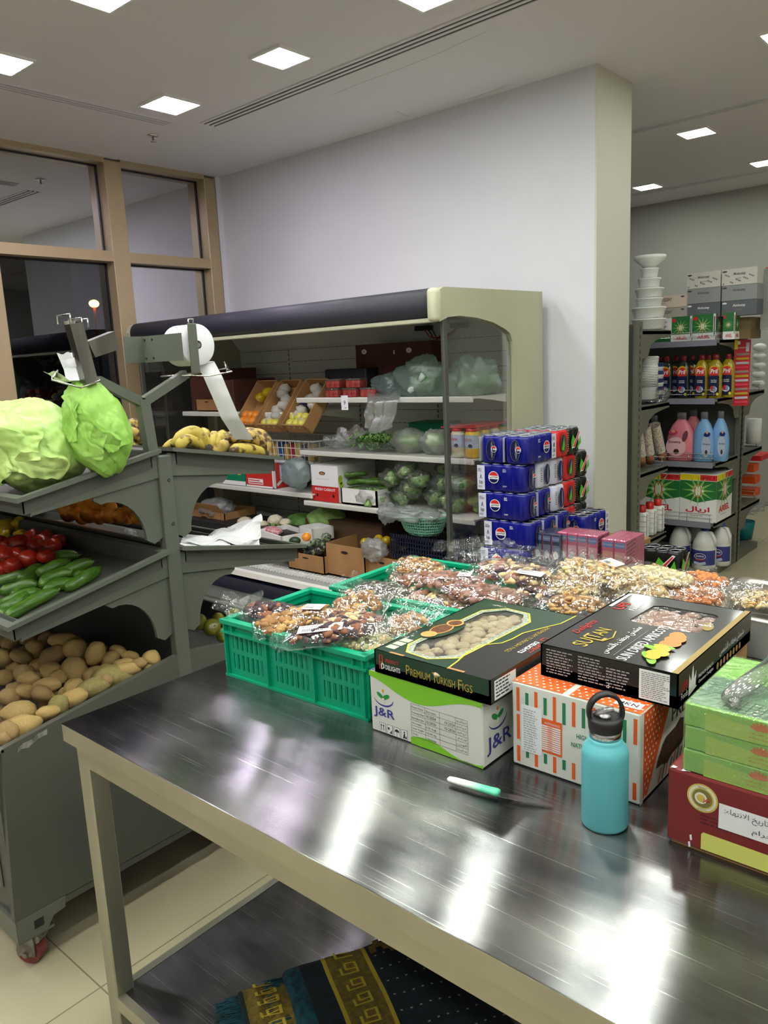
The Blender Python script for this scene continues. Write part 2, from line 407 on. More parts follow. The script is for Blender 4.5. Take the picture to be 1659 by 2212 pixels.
# ---- slot vents
def slot(p, q, w, n, label):
    p = Vector(p); q = Vector(q); d = (q-p).normalized(); s = Vector((-d.y, d.x, 0)); l = (q-p).length
    t = empty('slot_vent', ((p.x+q.x)/2, (p.y+q.y)/2, H-.006), label, 'air vent')
    a = MB(); b = MB(); k = w/(2*n+1)
    for i in range(2*n+1):
        o = s*(i*k-w/2); o2 = s*((i+1)*k-w/2); z0, z1 = (H-.006, H+.001) if i % 2 == 0 else (H-.0015, H+.001)
        vs = [p+o, q+o, q+o2, p+o2]; vv = [(v.x, v.y, z0) for v in vs]+[(v.x, v.y, z1) for v in vs]
        (a if i % 2 == 0 else b).add(vv, [(3, 2, 1, 0), (4, 5, 6, 7), (0, 1, 5, 4), (1, 2, 6, 5), (2, 3, 7, 6), (3, 0, 4, 7)], ceil_m if i % 2 == 0 else mat('vent_shadow_gap', (62, 62, 64), .8))
    a.build('vane', t); b.build('slot_gap', t)
slot((-4.2, 3.3, 0), (.6, 3.18, 0), .13, 3, 'long triple slot ceiling vent running up to the top edge')
slot((-4.335, -.5, 0), (-4.335, 3.1, 0), .11, 3, 'triple slot ceiling vent along the window side at upper left')
slot((-2.46, 5.62, 0), (1.2, 5.5, 0), .1, 3, 'nearer slot vent in the ceiling of the next room')
slot((-3.4, 7.8, 0), (1.2, 7.7, 0), .1, 3, 'farther slot vent in the ceiling of the next room')
sp = at_z(330, 292, H)
t = empty('sprinkler', (sp.x, sp.y, H-.05), 'small ceiling sprinkler near the window corner', 'sprinkler')
MB().lathe([(.035, H), (.035, H-.006), (.012, H-.01)], chrome, 16, T(sp.x, sp.y, 0)).build('rose', t)
MB().lathe([(.008, H-.008), (.008, H-.035), (.018, H-.037), (.018, H-.04), (0, H-.041)], chrome, 12, T(sp.x, sp.y, 0)).build('head', t)
hp = at_z(1425, 198, H)
tag(MB().box(hp.x-.13, hp.x+.13, hp.y-.13, hp.y+.13, H-.004, H+.001, ceil_m).build('access_hatch'), 'square access hatch in the ceiling beside the wall end', 'access hatch')
cr = MB(); cm = mat('ceiling_crack', (170, 168, 168), .9)
for pts in ([(716, 205), (790, 175), (860, 150), (940, 118), (1050, 68)], [(855, 240), (885, 252)], [(1010, 215), (1100, 183)]):
    cr.fline(Frame((0, 0, H), (1, 0, 0), (0, -1, 0)), [(at_z(a, b, H).x, -at_z(a, b, H).y) for a, b in pts], .004, cm, .0006)
struct(cr.build('ceiling_crack', origin=(-2.5, 3, H)))
# ================================================================ steel tables
def steel_top():
    m = bpy.data.materials.new('scratched_stainless_steel'); m.use_nodes = True; N = m.node_tree.nodes; L = m.node_tree.links; b = N['Principled BSDF']
    b.inputs['Metallic'].default_value = 1; b.inputs['Anisotropic'].default_value = 1
    tc = N.new('ShaderNodeTexCoord')
    mp = N.new('ShaderNodeMapping'); mp.inputs['Scale'].default_value = (2.0, 5, 1); mp.inputs['Rotation'].default_value = (0, 0, .5); L.new(tc.outputs['Object'], mp.inputs[0])
    n1 = N.new('ShaderNodeTexNoise'); n1.inputs['Scale'].default_value = 1.6; n1.inputs['Detail'].default_value = 7; L.new(mp.outputs[0], n1.inputs['Vector'])
    c1 = N.new('ShaderNodeValToRGB'); c1.color_ramp.elements[0].color = lin((118, 119, 122)); c1.color_ramp.elements[1].color = lin((172, 171, 170))
    c1.color_ramp.elements[0].position = .36; c1.color_ramp.elements[1].position = .66
    L.new(n1.outputs['Fac'], c1.inputs[0]); 
    msk = N.new('ShaderNodeTexNoise'); msk.inputs['Scale'].default_value = 5; L.new(tc.outputs['Object'], msk.inputs['Vector'])
    prev = c1.outputs[0]
    for ang, sc in ((.35, 420), (-.75, 300), (1.2, 260)):
        ms = N.new('ShaderNodeMapping'); ms.inputs['Scale'].default_value = (4, sc, 1); ms.inputs['Rotation'].default_value = (0, 0, ang); L.new(tc.outputs['Object'], ms.inputs[0])
        ns = N.new('ShaderNodeTexNoise'); ns.inputs['Scale'].default_value = 1; ns.inputs['Detail'].default_value = 0; L.new(ms.outputs[0], ns.inputs['Vector'])
        cs = N.new('ShaderNodeValToRGB'); cs.color_ramp.elements[0].position = .77; cs.color_ramp.elements[1].position = .80; L.new(ns.outputs['Fac'], cs.inputs[0])
        mu = N.new('ShaderNodeMath'); mu.operation = 'MULTIPLY'; L.new(cs.outputs[0], mu.inputs[0]); L.new(msk.outputs['Fac'], mu.inputs[1])
        mx = N.new('ShaderNodeMix'); mx.data_type = 'RGBA'; mx.inputs[7].default_value = lin((222, 222, 220)); L.new(mu.outputs[0], mx.inputs[0]); L.new(prev, mx.inputs[6]); prev = mx.outputs[2]
    L.new(prev, b.inputs['Base Color'])
    r = N.new('ShaderNodeMapRange'); r.inputs[1].default_value = .3; r.inputs[2].default_value = .7; r.inputs[3].default_value = .18; r.inputs[4].default_value = .24
    L.new(n1.outputs['Fac'], r.inputs[0]); L.new(r.outputs[0], b.inputs['Roughness'])
    # faint dents and long scratches
    mp2 = N.new('ShaderNodeMapping'); mp2.inputs['Scale'].default_value = (1.2, 30, 1); mp2.inputs['Rotation'].default_value = (0, 0, -.9); L.new(tc.outputs['Object'], mp2.inputs[0])
    n2 = N.new('ShaderNodeTexNoise'); n2.inputs['Scale'].default_value = 7; n2.inputs['Detail'].default_value = 5; L.new(mp2.outputs[0], n2.inputs['Vector'])
    n3 = N.new('ShaderNodeTexNoise'); n3.inputs['Scale'].default_value = 3.2; n3.inputs['Detail'].default_value = 1; L.new(tc.outputs['Object'], n3.inputs['Vector'])
    b1 = N.new('ShaderNodeBump'); b1.inputs['Strength'].default_value = .03; b1.inputs['Distance'].default_value = .004; L.new(n2.outputs['Fac'], b1.inputs['Height'])
    b2 = N.new('ShaderNodeBump'); b2.inputs['Strength'].default_value = .035; b2.inputs['Distance'].default_value = .02; L.new(n3.outputs['Fac'], b2.inputs['Height']); L.new(b1.outputs[0], b2.inputs['Normal'])
    L.new(b2.outputs[0], b.inputs['Normal'])
    tg = N.new('ShaderNodeTangent'); tg.direction_type = 'RADIAL'; tg.axis = 'Z'
    # constant tangent turned a little from the length of the table
    cx = N.new('ShaderNodeCombineXYZ'); cx.inputs[0].default_value = math.cos(TANG); cx.inputs[1].default_value = math.sin(TANG)
    L.new(cx.outputs[0], b.inputs['Tangent'])
    return m
TANG = math.radians(92)
steel = steel_top()
steel_e = mat('satin_steel_edge', (184, 180, 160), .42, metal=.85, col2=(172, 168, 150), scale=5)
steel_leg = mat('satin_steel_leg', (176, 174, 158), .4, metal=.85, col2=(150, 148, 136), scale=4, stretch=(1, 1, .3))
TZ = .875
def steel_table(x0, x1, y0, y1, label, shelf=True):
    t = empty('steel_table', ((x0+x1)/2, (y0+y1)/2, 0), label, 'table')
    MB().rbox(x0, x1, y0, y1, TZ-.0025, TZ, .001, steel, 1, smooth=False).build('tabletop', t)
    e = MB(); w = .0015
    e.rbox(x0, x1, y0, y0+.004, TZ-.042, TZ-.0004, w, steel_e, 1).rbox(x0, x1, y1-.004, y1, TZ-.042, TZ-.0004, w, steel_e, 1)
    e.rbox(x0, x0+.004, y0, y1, TZ-.042, TZ-.0004, w, steel_e, 1).rbox(x1-.004, x1, y0, y1, TZ-.042, TZ-.0004, w, steel_e, 1)
    e.build('folded_edge', t)
    a = MB(); s = .018; z0, z1 = TZ-.095, TZ-.03
    a.box(x0+.06, x1-.06, y0+s, y0+s+.02, z0, z1, steel_e).box(x0+.06, x1-.06, y1-s-.02, y1-s, z0, z1, steel_e)
    a.box(x0+s, x0+s+.02, y0+.06, y1-.06, z0, z1, steel_e).box(x1-s-.02, x1-s, y0+.06, y1-.06, z0, z1, steel_e)
    a.build('apron', t)
    for X in (x0+s, x1-s-.045):
        for Y in (y0+s, y1-s-.045):
            MB().rbox(X, X+.045, Y, Y+.045, .02, TZ-.03, .003, steel_leg, 1).build('leg', t)
            MB().lathe([(.018, 0), (.02, .004), (.012, .02), (.012, .03)], dark, 12, T(X+.022, Y+.022, 0)).build('foot', t)
    if shelf:
        MB().box(x0+.03, x1-.03, y0+.03, y1-.03, .196, .2, steel).build('lower_shelf', t)
        q = MB(); q.box(x0+.06, x1-.06, y0+s, y0+s+.02, .165, .2012, steel_e).box(x0+.06, x1-.06, y1-s-.02, y1-s, .165, .2012, steel_e)
        q.box(x0+s+.01, x0+s+.03, y0+.06, y1-.06, .165, .2012, steel_leg).box(x1-s-.03, x1-s-.01, y0+.06, y1-.06, .165, .2012, steel_leg)
        q.build('shelf_edge', t)
    return t
steel_table(-1.605, .25, .725, 1.435, 'long scratched stainless steel table with a lower shelf in the foreground')
steel_table(-1.56, .3, 1.445, 2.5, 'second steel table behind the first, covered by nut bags', False)
# ================================================================ grey vegetable rack on wheels
CX1 = -2.03; CX0 = -3.45; CY = 1.33
rack = empty('vegetable_rack', ((CX0+CX1)/2, CY, 0), 'grey two-sided metal vegetable display rack on castors, with tilted trays on both sides', 'display rack')
def body_poly(o=0): return [(.722, .17), (1.93, .17), (1.905, .668), (CY, .755), (.752, .668)]
for X in (CX1-.02, CX0): MB().prism(body_poly(), 'x', X, X+.02, rack_d).build('end_panel', rack)
b = MB().box(CX0, CX1-.02, 1.9, 1.915, .17, .66, rack_d).rbox(CX0, CX1, 1.89, 1.92, .655, .668, .004, rack_m, 1); b.build('side_panel', rack)
b = MB(); b.box(CX0, CX1-.02, .735, .75, .17, .668, rack_d).rbox(CX0, CX1, .73, .762, .655, .67, .004, rack_m, 1)
for k in range(4): b.rbox(CX0+.05+k*.34, CX0+.33+k*.34, .727, .737, .24, .6, .006, rack_m, 1)
b.build('side_panel', rack)
b = MB(); b.prism([(.75, .52), (CY, .64), (1.9, .52), (1.9, .51), (CY, .63), (.75, .51)], 'x', CX0+.02, CX1-.02, rack_d)
b.box(CX0+.02, CX1-.02, CY-.006, CY+.006, .6, .9, mat('rack_divider', (60, 62, 58), .6)); b.build('bin_floor', rack)
b = MB(); b.box(CX0, CX1, .73, 1.92, .15, .172, rack_d); b.build('base_frame', rack)
lab = MB(); f = Frame((CX1+.0005, .79, .66), (0, 1, 0), (0, 0, 1)); sticker_m = mat('torn_foil_sticker', (186, 184, 180), .35, metal=.5, col2=(120, 118, 110), scale=60)
lab.fpoly(f, [(.0, -.018), (.012, -.010), (.03, -.014), (.06, .0), (.085, .003), (.087, .018), (.06, .014), (.045, .006), (.02, .004), (.004, -.004)], sticker_m, .0008)
s_ = lab.build('torn_sticker', rack); s_['label'] = 'torn silvery sticker'
# corner feet and castors
cast_grey = mat('castor_zinc', (150, 148, 142), .4, metal=.8, col2=(110, 106, 100), scale=40); cast_red = mat('castor_red_wheel', (132, 62, 58), .55, col2=(112, 50, 48), scale=30)
for X, Y, a in ((CX1-.05, .775, .5), (CX1-.05, 1.87, 2.2), (CX0+.06, .775, 1.0), (CX0+.06, 1.87, 4)):
    c = MB(); c.prism([(-.05, .172), (.09 if Y < 1 else .05, .172), (.085 if Y < 1 else .045, .14), (.05, .135), (.03, .105), (-.05, .105)], 'x', X+.043, X+.052, rack_m, M=T(0, Y, 0))
    c.box(X-.05, X+.05, Y-.052, Y-.045, .105, .172, rack_m); c.box(X-.05, X+.05, Y-.05, Y+.05, .1, .106, rack_m)
    c.box(X+.0525, X+.0531, Y-.005, Y+.022, .125, .15, dark); c.build('corner_foot', rack)
    M_ = T(X, Y, 0) @ Rz(a)
    w = MB(); w.cyl(M_ @ Vector((0, -.017, .038)), M_ @ Vector((0, .017, .038)), .038, cast_red, 24); wo = w.build('castor', rack)
    k = MB(); k.box(-.028, .028, -.026, -.021, .03, .1, cast_grey, M_).box(-.028, .028, .021, .026, .03, .1, cast_grey, M_).box(-.035, .035, -.026, .026, .094, .1, cast_grey, M_)
    k.cyl(M_ @ Vector((0, -.034, .038)), M_ @ Vector((0, .034, .038)), .008, cast_grey, 8)
    k.cyl(M_ @ Vector((.03, -.02, .083)), M_ @ Vector((.03, .02, .083)), .014, cast_grey, 10); k.build('fork', wo, origin=wloc(wo))
# posts
for X in (CX1-.032, CX0):
    p = MB(); p.rbox(X, X+.034, CY-.024, CY+.024, .6, 1.375, .003, rack_m, 1)
    f = Frame((X+.034, CY-.02, 0), (0, 1, 0), (0, 0, 1))
    for z in (1.30, 1.165): p.fdisc(f, .026, z, .0055, .0055, dark, .001, 12); p.fdisc(f, .026, z, .003, .003, rack_m, .0014, 8)
    p.build('post', rack)
p = MB(); p.box(CX0, CX1-.03, CY-.012, CY+.012, 1.33, 1.372, rack_m).box(CX0, CX1-.03, CY-.012, CY+.012, 1.0, 1.05, rack_m); p.build('centre_rail', rack)
# gussets and trays; side = -1 near, +1 far
def tray(y_in, z_in, y_out, z_out, name, rim=.012, depth_=.05):
    s = 1 if y_out > y_in else -1; X0, X1 = CX0-.01, CX1+.018
    sl = (z_out-z_in)/(y_out-y_in)
    def Z(y): return z_in+sl*(y-y_in)
    r = MB(); w = .022                                   # the rolled rim
    r.prism([(y_in, Z(y_in)), (y_out, z_out), (y_out, z_out-rim), (y_in, Z(y_in)-rim)], 'x', X1-w, X1, rack_m)
    r.prism([(y_in, Z(y_in)), (y_out, z_out), (y_out, z_out-rim), (y_in, Z(y_in)-rim)], 'x', X0, X0+w, rack_m)
    r.prism([(y_out-s*w, Z(y_out-s*w)), (y_out, z_out), (y_out, z_out-rim), (y_out-s*w, Z(y_out-s*w)-rim)], 'x', X0+w, X1-w, rack_m)
    r.prism([(y_in, Z(y_in)), (y_in+s*w, Z(y_in+s*w)), (y_in+s*w, Z(y_in+s*w)-rim), (y_in, Z(y_in)-rim)], 'x', X0+w, X1-w, rack_m)
    pan = MB(); t = .003; ya, yb = y_in+s*w, y_out-s*w   # the sunken pan
    pan.prism([(ya, Z(ya)-depth_), (yb, Z(yb)-depth_), (yb, Z(yb)-depth_-t), (ya, Z(ya)-depth_-t)], 'x', X0+w, X1-w, rack_d)
    for yy in (ya, yb): pan.prism([(yy, Z(yy)-rim*.2), (yy-s*t*(1 if yy == yb else -1), Z(yy)-rim*.2), (yy-s*t*(1 if yy == yb else -1), Z(yy)-depth_), (yy, Z(yy)-depth_)], 'x', X0+w, X1-w, rack_d)
    for X in (X0+w, X1-w-t): pan.prism([(ya, Z(ya)-rim*.2), (yb, Z(yb)-rim*.2), (yb, Z(yb)-depth_), (ya, Z(ya)-depth_)], 'x', X, X+t, rack_d)
    # carrying skirt below, set in
    sk = MB(); y1 = y_out-s*.055
    pts = [(y_in, Z(y_in)-rim-.006), (y1, Z(y1)-rim-.006), (y1+s*.012, Z(y1)-rim-.052), (y_in, Z(y_in)-rim-.075)]
    for X in (X1-.035, X0+.02): sk.prism(pts, 'x', X, X+.012, rack_m)
    sk.prism([(y1, Z(y1)-rim-.004), (y1+s*.004, Z(y1)-rim-.004), (y1+s*.016, Z(y1)-rim-.054), (y1+s*.012, Z(y1)-rim-.054)], 'x', X0+.02, X1-.023, rack_m)
    o = pan.build(name, rack); r.build('rim', o, origin=wloc(o)); sk.build('skirt', o, origin=wloc(o))
    # ogee bracket under the tray at the end post
    for X in (CX1-.024, CX0+.006):
        g = MB()
        yb0 = CY+s*.024; zt = Z(y_in)-.05; L1 = .21; pts = [(yb0, zt), (yb0+s*L1, zt+sl*s*L1), (yb0+s*L1, zt-.075), (yb0+s*(L1-.02), zt-.088)]
        for k in range(9):
            a = k/8*PI/2; pts.append((yb0+s*(.055+.115*math.cos(a)), zt-.215+.115*math.sin(a)+.02))
        pts = pts[:4]+list((yb0+s*(.05+.125*math.cos(PI/2-k/8*PI/2)) if False else yb0+s*(.055+.115*(1-math.sin(k/8*PI/2))), zt-.085-.135*(1-math.cos(k/8*PI/2))) for k in range(9))
        pts += [(yb0+s*.03, zt-.235), (yb0, zt-.22)]
        g.prism(pts, 'x', X, X+.012, rack_m).build('bracket', rack)
tray(CY-.02, 1.398, .872, 1.318, 'top_tray'); tray(CY+.02, 1.398, 1.785, 1.318, 'top_tray')
tray(CY-.02, 1.092, .805, .992, 'middle_tray'); tray(CY+.02, 1.092, 1.865, .992, 'middle_tray')
# Y-shaped arm
y = MB(); X = CX1-.02
def flat(pts, w, th=.012): 
    for a, b in zip(pts[:-1], pts[1:]):
        a = Vector(a); b = Vector(b); d = (b-a).normalized(); n = Vector((0, -d.z, d.y))*w/2; q = Vector((th/2, 0, 0))
        vs = [a-n-q, b-n-q, b+n-q, a+n-q, a-n+q, b-n+q, b+n+q, a+n+q]
        y.add(vs, [(3, 2, 1, 0), (4, 5, 6, 7), (0, 1, 5, 4), (1, 2, 6, 5), (2, 3, 7, 6), (3, 0, 4, 7)], rack_m)
P0 = Vector((X, 1.30, 1.375)); P1 = Vector((X, 1.285, 1.535)); PL = at_x(210, 822, X); PR = at_x(400, 808, X)
flat([P0, P1+Vector((0, .002, .01))], .032, .03); flat([P1, PL], .026, .026); flat([P1, PR], .026, .026)
y.build('forked_arm', rack)
# ---- the two roll holders
def holder_right():
    c = at_x(417, 745, CX1+.01); t = empty('bag_roll_holder', (c.x, c.y, c.z-.08), 'grey enamel bag roll holder on the right arm above the bananas', 'roll holder')
    a = MB(); q = at_x(405, 698, CX1+.035); q2 = at_x(433, 806, CX1+.035)
    a.rbox(CX1+.03, CX1+.037, q.y, q2.y, q2.z, q.z, .002, rack_m, 1)
    for z in (q.z+.004,):
        a.tube([(CX1+.033, q.y+.005, z-.01), (CX1+.033, q.y+.005, z+.008), (CX1+.033, q2.y-.008, z+.008), (CX1+.033, q2.y-.008, z-.01)], .0025, chrome, 6)
    a.build('plate', t)
    bx = MB(); u = at_x(336, 725, CX1-.04); u2 = at_x(400, 782, CX1-.03)
    ya = c.y-.052; z0, z1 = c.z-.045, c.z+.035
    bx.box(CX1-.17, CX1+.03, ya-.004, ya, z0, z1, rack_m); bx.box(CX1-.175, CX1-.17, ya-.07, ya, z0, z1, rack_m)
    for zz in (z0+.012, z1-.012):
        for xx in (CX1-.16, CX1-.12): bx.cyl((xx, ya-.005, zz), (xx, ya-.002, zz), .004, dark, 8)
    bx.build('bracket_box', t)
    wz = MB(); wz.tube([(CX1+.03, c.y-.03, c.z-.09), (CX1+.05, c.y+.02, c.z-.095), (CX1+.06, c.y+.10, c.z-.085), (CX1+.02, c.y+.11, c.z-.075), (CX1-.08, c.y+.06, c.z-.085), (CX1-.1, c.y-.05, c.z-.09), (CX1+.03, c.y-.03, c.z-.09)], .0025, chrome, 6)
    wz.tube([(CX1+.05, c.y+.09, c.z-.085), (CX1+.045, c.y+.085, c.z-.055), (CX1+.035, c.y+.11, c.z-.08)], .0025, chrome, 6)
    wz.build('wire_guide', t)
    e = empty('bag_roll', (CX1-.04, c.y, c.z-.06), 'fat white roll of produce bags in the grey holder, strip hanging down to the bananas', 'bag roll')
    rm = mat('bag_roll_film', (238, 238, 244), .5, spec=.3)
    cy = c.y+.015; pr = [(.012, -.05), (.06, -.05), (.062, -.048)]+[(.062+.0004*(k % 2), -.048+k*.012) for k in range(1, 9)]+[(.06, .05), (.012, .05)]
    MB().lathe(pr, rm, 40, T(CX1-.035, cy, c.z) @ Ry(PI/2)).build('roll', e)
    MB().lathe([(.012, .051), (.008, .051), (.008, -.051), (.012, -.051)], mat('core_grey', (120, 116, 108), .7), 20, T(CX1-.035, cy, c.z) @ Ry(PI/2)).build('core', e)
    st = MB(); path = [at_x(446, 786, CX1+.0), at_x(462, 782, CX1+.01), at_x(480, 815, CX1+.04), at_x(497, 855, CX1+.05), at_x(518, 905, CX1+.05), at_x(548, 950, CX1+.04)]
    w = [R_*k for k in (-.052, -.056, -.058, -.058, -.06, -.062)]
    def fn(u, v):
        k = u*(len(path)-1); i = min(int(k), len(path)-2); f = k-i; p = path[i].lerp(path[i+1], f); q = w[i].lerp(w[i+1], f)
        return p+q*(v-.0)+Vector((0, .002*math.sin(v*5+u*4), .002*math.sin(u*9)))
    st.grid(fn, 40, 8, mat('bag_strip', (232, 232, 236), .6, sss=.0)); so = st.build('hanging_strip', e)
def holder_left():
    c = at_x(185, 770, CX1); t = empty('bag_roll_holder', (c.x, c.y, c.z-.1), 'tilted bare steel bag roll holder on the left arm above the cabbage', 'roll holder')
    a = MB(); p = [at_x(*q, CX1+.03) for q in ((151, 700), (179, 696), (213, 826), (187, 832))]
    vs = [(v.x, v.y, v.z) for v in p]+[(v.x-.03, v.y, v.z) for v in p]
    a.add(vs, [(3, 2, 1, 0), (4, 5, 6, 7), (0, 1, 5, 4), (1, 2, 6, 5), (2, 3, 7, 6), (3, 0, 4, 7)], steel_b); a.build('plate', t)
    a = MB(); p = [at_x(*q, CX1-.08) for q in ((137, 694), (160, 692), (176, 735), (160, 770))]
    vs = [(v.x, v.y, v.z) for v in p]+[(v.x-.004, v.y, v.z) for v in p]
    a.add(vs, [(3, 2, 1, 0), (4, 5, 6, 7), (0, 1, 5, 4), (1, 2, 6, 5), (2, 3, 7, 6), (3, 0, 4, 7)], steel_b)
    for q in ((140, 690), (165, 698), (178, 700)):
        v = at_x(*q, CX1-.02); a.tube([v+Vector((-.04, 0, -.01)), v+Vector((-.04, 0, .012)), v+Vector((.03, 0, .012)), v+Vector((.03, 0, -.01))], .0025, chrome, 6)
    a.build('hook', t)
    a = MB(); p = [at_x(*q, CX1+.0) for q in ((190, 738), (248, 715), (257, 755), (206, 772))]
    vs = [(v.x, v.y, v.z) for v in p]+[(v.x-.035, v.y, v.z) for v in p]
    a.add(vs, [(0, 1, 2, 3), (7, 6, 5, 4), (0, 4, 5, 1), (2, 6, 7, 3)], steel_b)
    a.build('bracket_box', t)
    a = MB(); p = [at_x(*q, CX1+d) for q, d in (((215, 822), .03), ((175, 838), .05), ((112, 820), .05), ((113, 812), -.02), ((165, 826), -.06), ((215, 815), -.06))]
    a.tube(p, .0028, chrome, 6, closed=True); v = at_x(124, 800, CX1); a.tube([at_x(115, 815, CX1+.02), v, at_x(122, 815, CX1-.03)], .0025, chrome, 6); a.build('wire_guide', t)
    c2 = at_x(163, 780, CX1-.03); e = empty('bag_roll', (c2.x, c2.y, c2.z-.04), 'small nearly used-up white bag roll in the tilted steel holder', 'bag roll')
    d = (at_x(165, 815, CX1-.03)-at_x(155, 770, CX1-.03)).normalized(); Mx = T(c2.x, c2.y, c2.z) @ Matrix(((1, 0, 0), (0, d.z, d.y), (0, -d.y, d.z))).to_4x4()
    MB().lathe([(.01, -.035), (.023, -.035), (.023, .035), (.01, .035)], mat('bag_roll_film'), 28, T(c2.x, c2.y, c2.z) @ Ry(PI/2)).build('roll', e)
    st = MB(); path = [at_x(*q, CX1-.0) for q in ((152, 762), (168, 800), (172, 822), (150, 822), (135, 810), (122, 803))]
    def fn(u, v):
        k = u*(len(path)-1); i = min(int(k), len(path)-2); f = k-i; return path[i].lerp(path[i+1], f)+Vector((-.075*v, 0, .003*math.sin(8*v)))
    st.grid(fn, 30, 6, mat('bag_strip')); st.build('hanging_strip', e)
holder_right(); holder_left()
# ================================================================ produce
def leafmat(name, c1, c2, c3, sc=9):
    m = mat(name, c1, .42, col2=c2, scale=sc, bump=.3, bscale=26, contrast=(.3, .7), sss=.15, detail=6)
    return m
cab_m = leafmat('cabbage_leaf', (152, 190, 92), (190, 214, 132), None, 7)
cab_d = leafmat('cabbage_leaf_deep', (134, 186, 70), (164, 206, 104), None, 9)
def cabbage(label, c, rad, rot, mm, seed, flaps):
    t = empty('cabbage', (c[0], c[1], c[2]-rad[2]*.8), label, 'cabbage', 'pale green cabbages on the top tray')
    M_ = rot
    def ridge(d):
        n = noise.noise(Vector((d.x*2.2+seed, d.y*2.2, d.z*2.2)))*.10
        a = math.atan2(d.y, d.x); v = abs(math.sin(a*4+d.z*3+noise.noise(d*3+Vector((seed, 0, 0)))*2.2))
        w = noise.noise(Vector((d.x*7, d.y*7+seed, d.z*7)))*.026+noise.noise(Vector((d.x*17, d.y*17+seed, d.z*17)))*.006
        return 1+n-.035*(1-v)**6*1.2+w
    MB().blob(c, rad, mm, 96, 64, M_, ridge).build('head', t)
    # wrapped outer leaves with ruffled free edges
    for k, (az, el, span, h, out, ln) in enumerate(flaps):
        q = MB(); e0 = Vector((math.cos(az)*math.cos(el), math.sin(az)*math.cos(el), math.sin(el))); u_ = e0.orthogonal().normalized(); v_ = e0.cross(u_)
        u_, v_ = u_*math.cos(h)+v_*math.sin(h), v_*math.cos(h)-u_*math.sin(h)
        def fn(a, b):
            x = (a-.5)*span*(1-.35*(b-.3)**2); yy = (b-.35)*span*ln
            wob = 1+.12*math.sin(a*11+seed+k)*max(0, b-.55)
            d = (e0+u_*x*wob+v_*yy*wob).normalized(); edge = max(abs(a-.5)*2, b)
            r = ridge(d)*(1.006+out*max(0, b-.35)**2*2.2+out*.35*max(0, abs(a-.5)-.3)) + .05*max(0, edge-.75)*math.sin(a*26+b*15+k*2+seed) - (.03*max(0, .2-b)/.2)
            r -= .018*math.exp(-((a-.5)/.035)**2)*(1-b)*-1
            p = Vector((d.x*rad[0], d.y*rad[1], d.z*rad[2]))*r
            return Vector(c)+(M_ @ p)
        q.grid(fn, 40, 36, mm).build('outer_leaf', t)
    return t
# near side top tray plane: floor z about 1.27..1.35
c1 = at_y(66, 962, 1.03)
cabbage('largest flattened pale green cabbage, at the left edge of the top tray', (c1.x-.02, 1.04, c1.z-.0), (.22, .155, .128), Rz(-.15) @ Ry(.18), cab_m, 1.3,
        [(-.5, .1, 1.0, .4, .30, 1.0), (-.2, .5, 1.3, 2.0, .10, 1.1), (-1.0, .55, 1.2, 1.1, .12, 1.0), (-.35, -.25, .9, 5.3, .16, .9), (-1.4, .0, 1.2, .2, .1, 1.0), (-.9, -.35, 1.0, 3.0, .14, 1.0), (-2, .6, 1.3, 4, .1, 1)])
c2 = at_y(205, 928, 1.12)
cabbage('taller upright bright green cabbage next to the rack post, under the tilted steel holder', (c2.x, 1.13, c2.z), (.078, .09, .135), Rx(.12) @ Ry(-.12), cab_d, 4.7,
        [(-.6, .9, 1.2, 1.0, .12, 1.0), (-.9, .0, 1.0, .3, .14, 1.0), (-.1, .1, 1.0, 2.6, .14, .9), (-.5, -.5, .9, 5.0, .2, .9), (-1.6, .4, 1.1, .6, .1, 1.0)])
# ---- generic vegetables: prototypes of unit size, copied
def proto(name, mb_fn, cat):
    q = MB(); extra = mb_fn(q); o = q.build(name, origin=(0, 0, 0)); o['category'] = cat
    if extra: 
        for en, em in extra: em.build(en, o)
    return remember(o)
pot_ms = [mat('potato_skin_a', (186, 158, 100), .62, col2=(160, 128, 76), scale=16, bump=.35, bscale=130, contrast=(.35, .75), detail=8),
          mat('potato_skin_b', (172, 144, 96), .66, col2=(140, 112, 70), scale=14, bump=.4, bscale=110, contrast=(.3, .7), detail=8),
          mat('potato_skin_green', (150, 142, 86), .6, col2=(134, 116, 72), scale=11, bump=.35, bscale=120, detail=8)]
pots = []
for i in range(6):
    def mk(q, i=i):
        def fn(d): return 1+.13*noise.noise(d*1.4+Vector((i*5, 0, 0)))+.045*noise.noise(d*3.6+Vector((0, i*7, 0)))-.05*sum(max(0, 1-(d-Vector(e).normalized()).length*7) for e in ((.5, .6, .6), (-.6, .3, .7), (.2, -.8, .5), (-.3, -.6, .75)))
        q.blob((0, 0, 0), (1, .78, .72), pot_ms[(0, 1, 0, 2, 1, 0)[i]], 26, 18, None, fn)
    pots.append(proto('potato', mk, 'potato'))
used = set()
def place(protos, i, loc, rot, sc, label, group):
    o = protos[i]
    if o.name in used: o = copy_tree(o)
    else: used.add(o.name)
    o.location = loc; o.rotation_euler = rot; o.scale = (sc, sc, sc) if not isinstance(sc, tuple) else sc
    o['label'] = label; o['group'] = group; return o
PL_ = (0, .75, .672); PN = Vector((.0, -.16, 1))
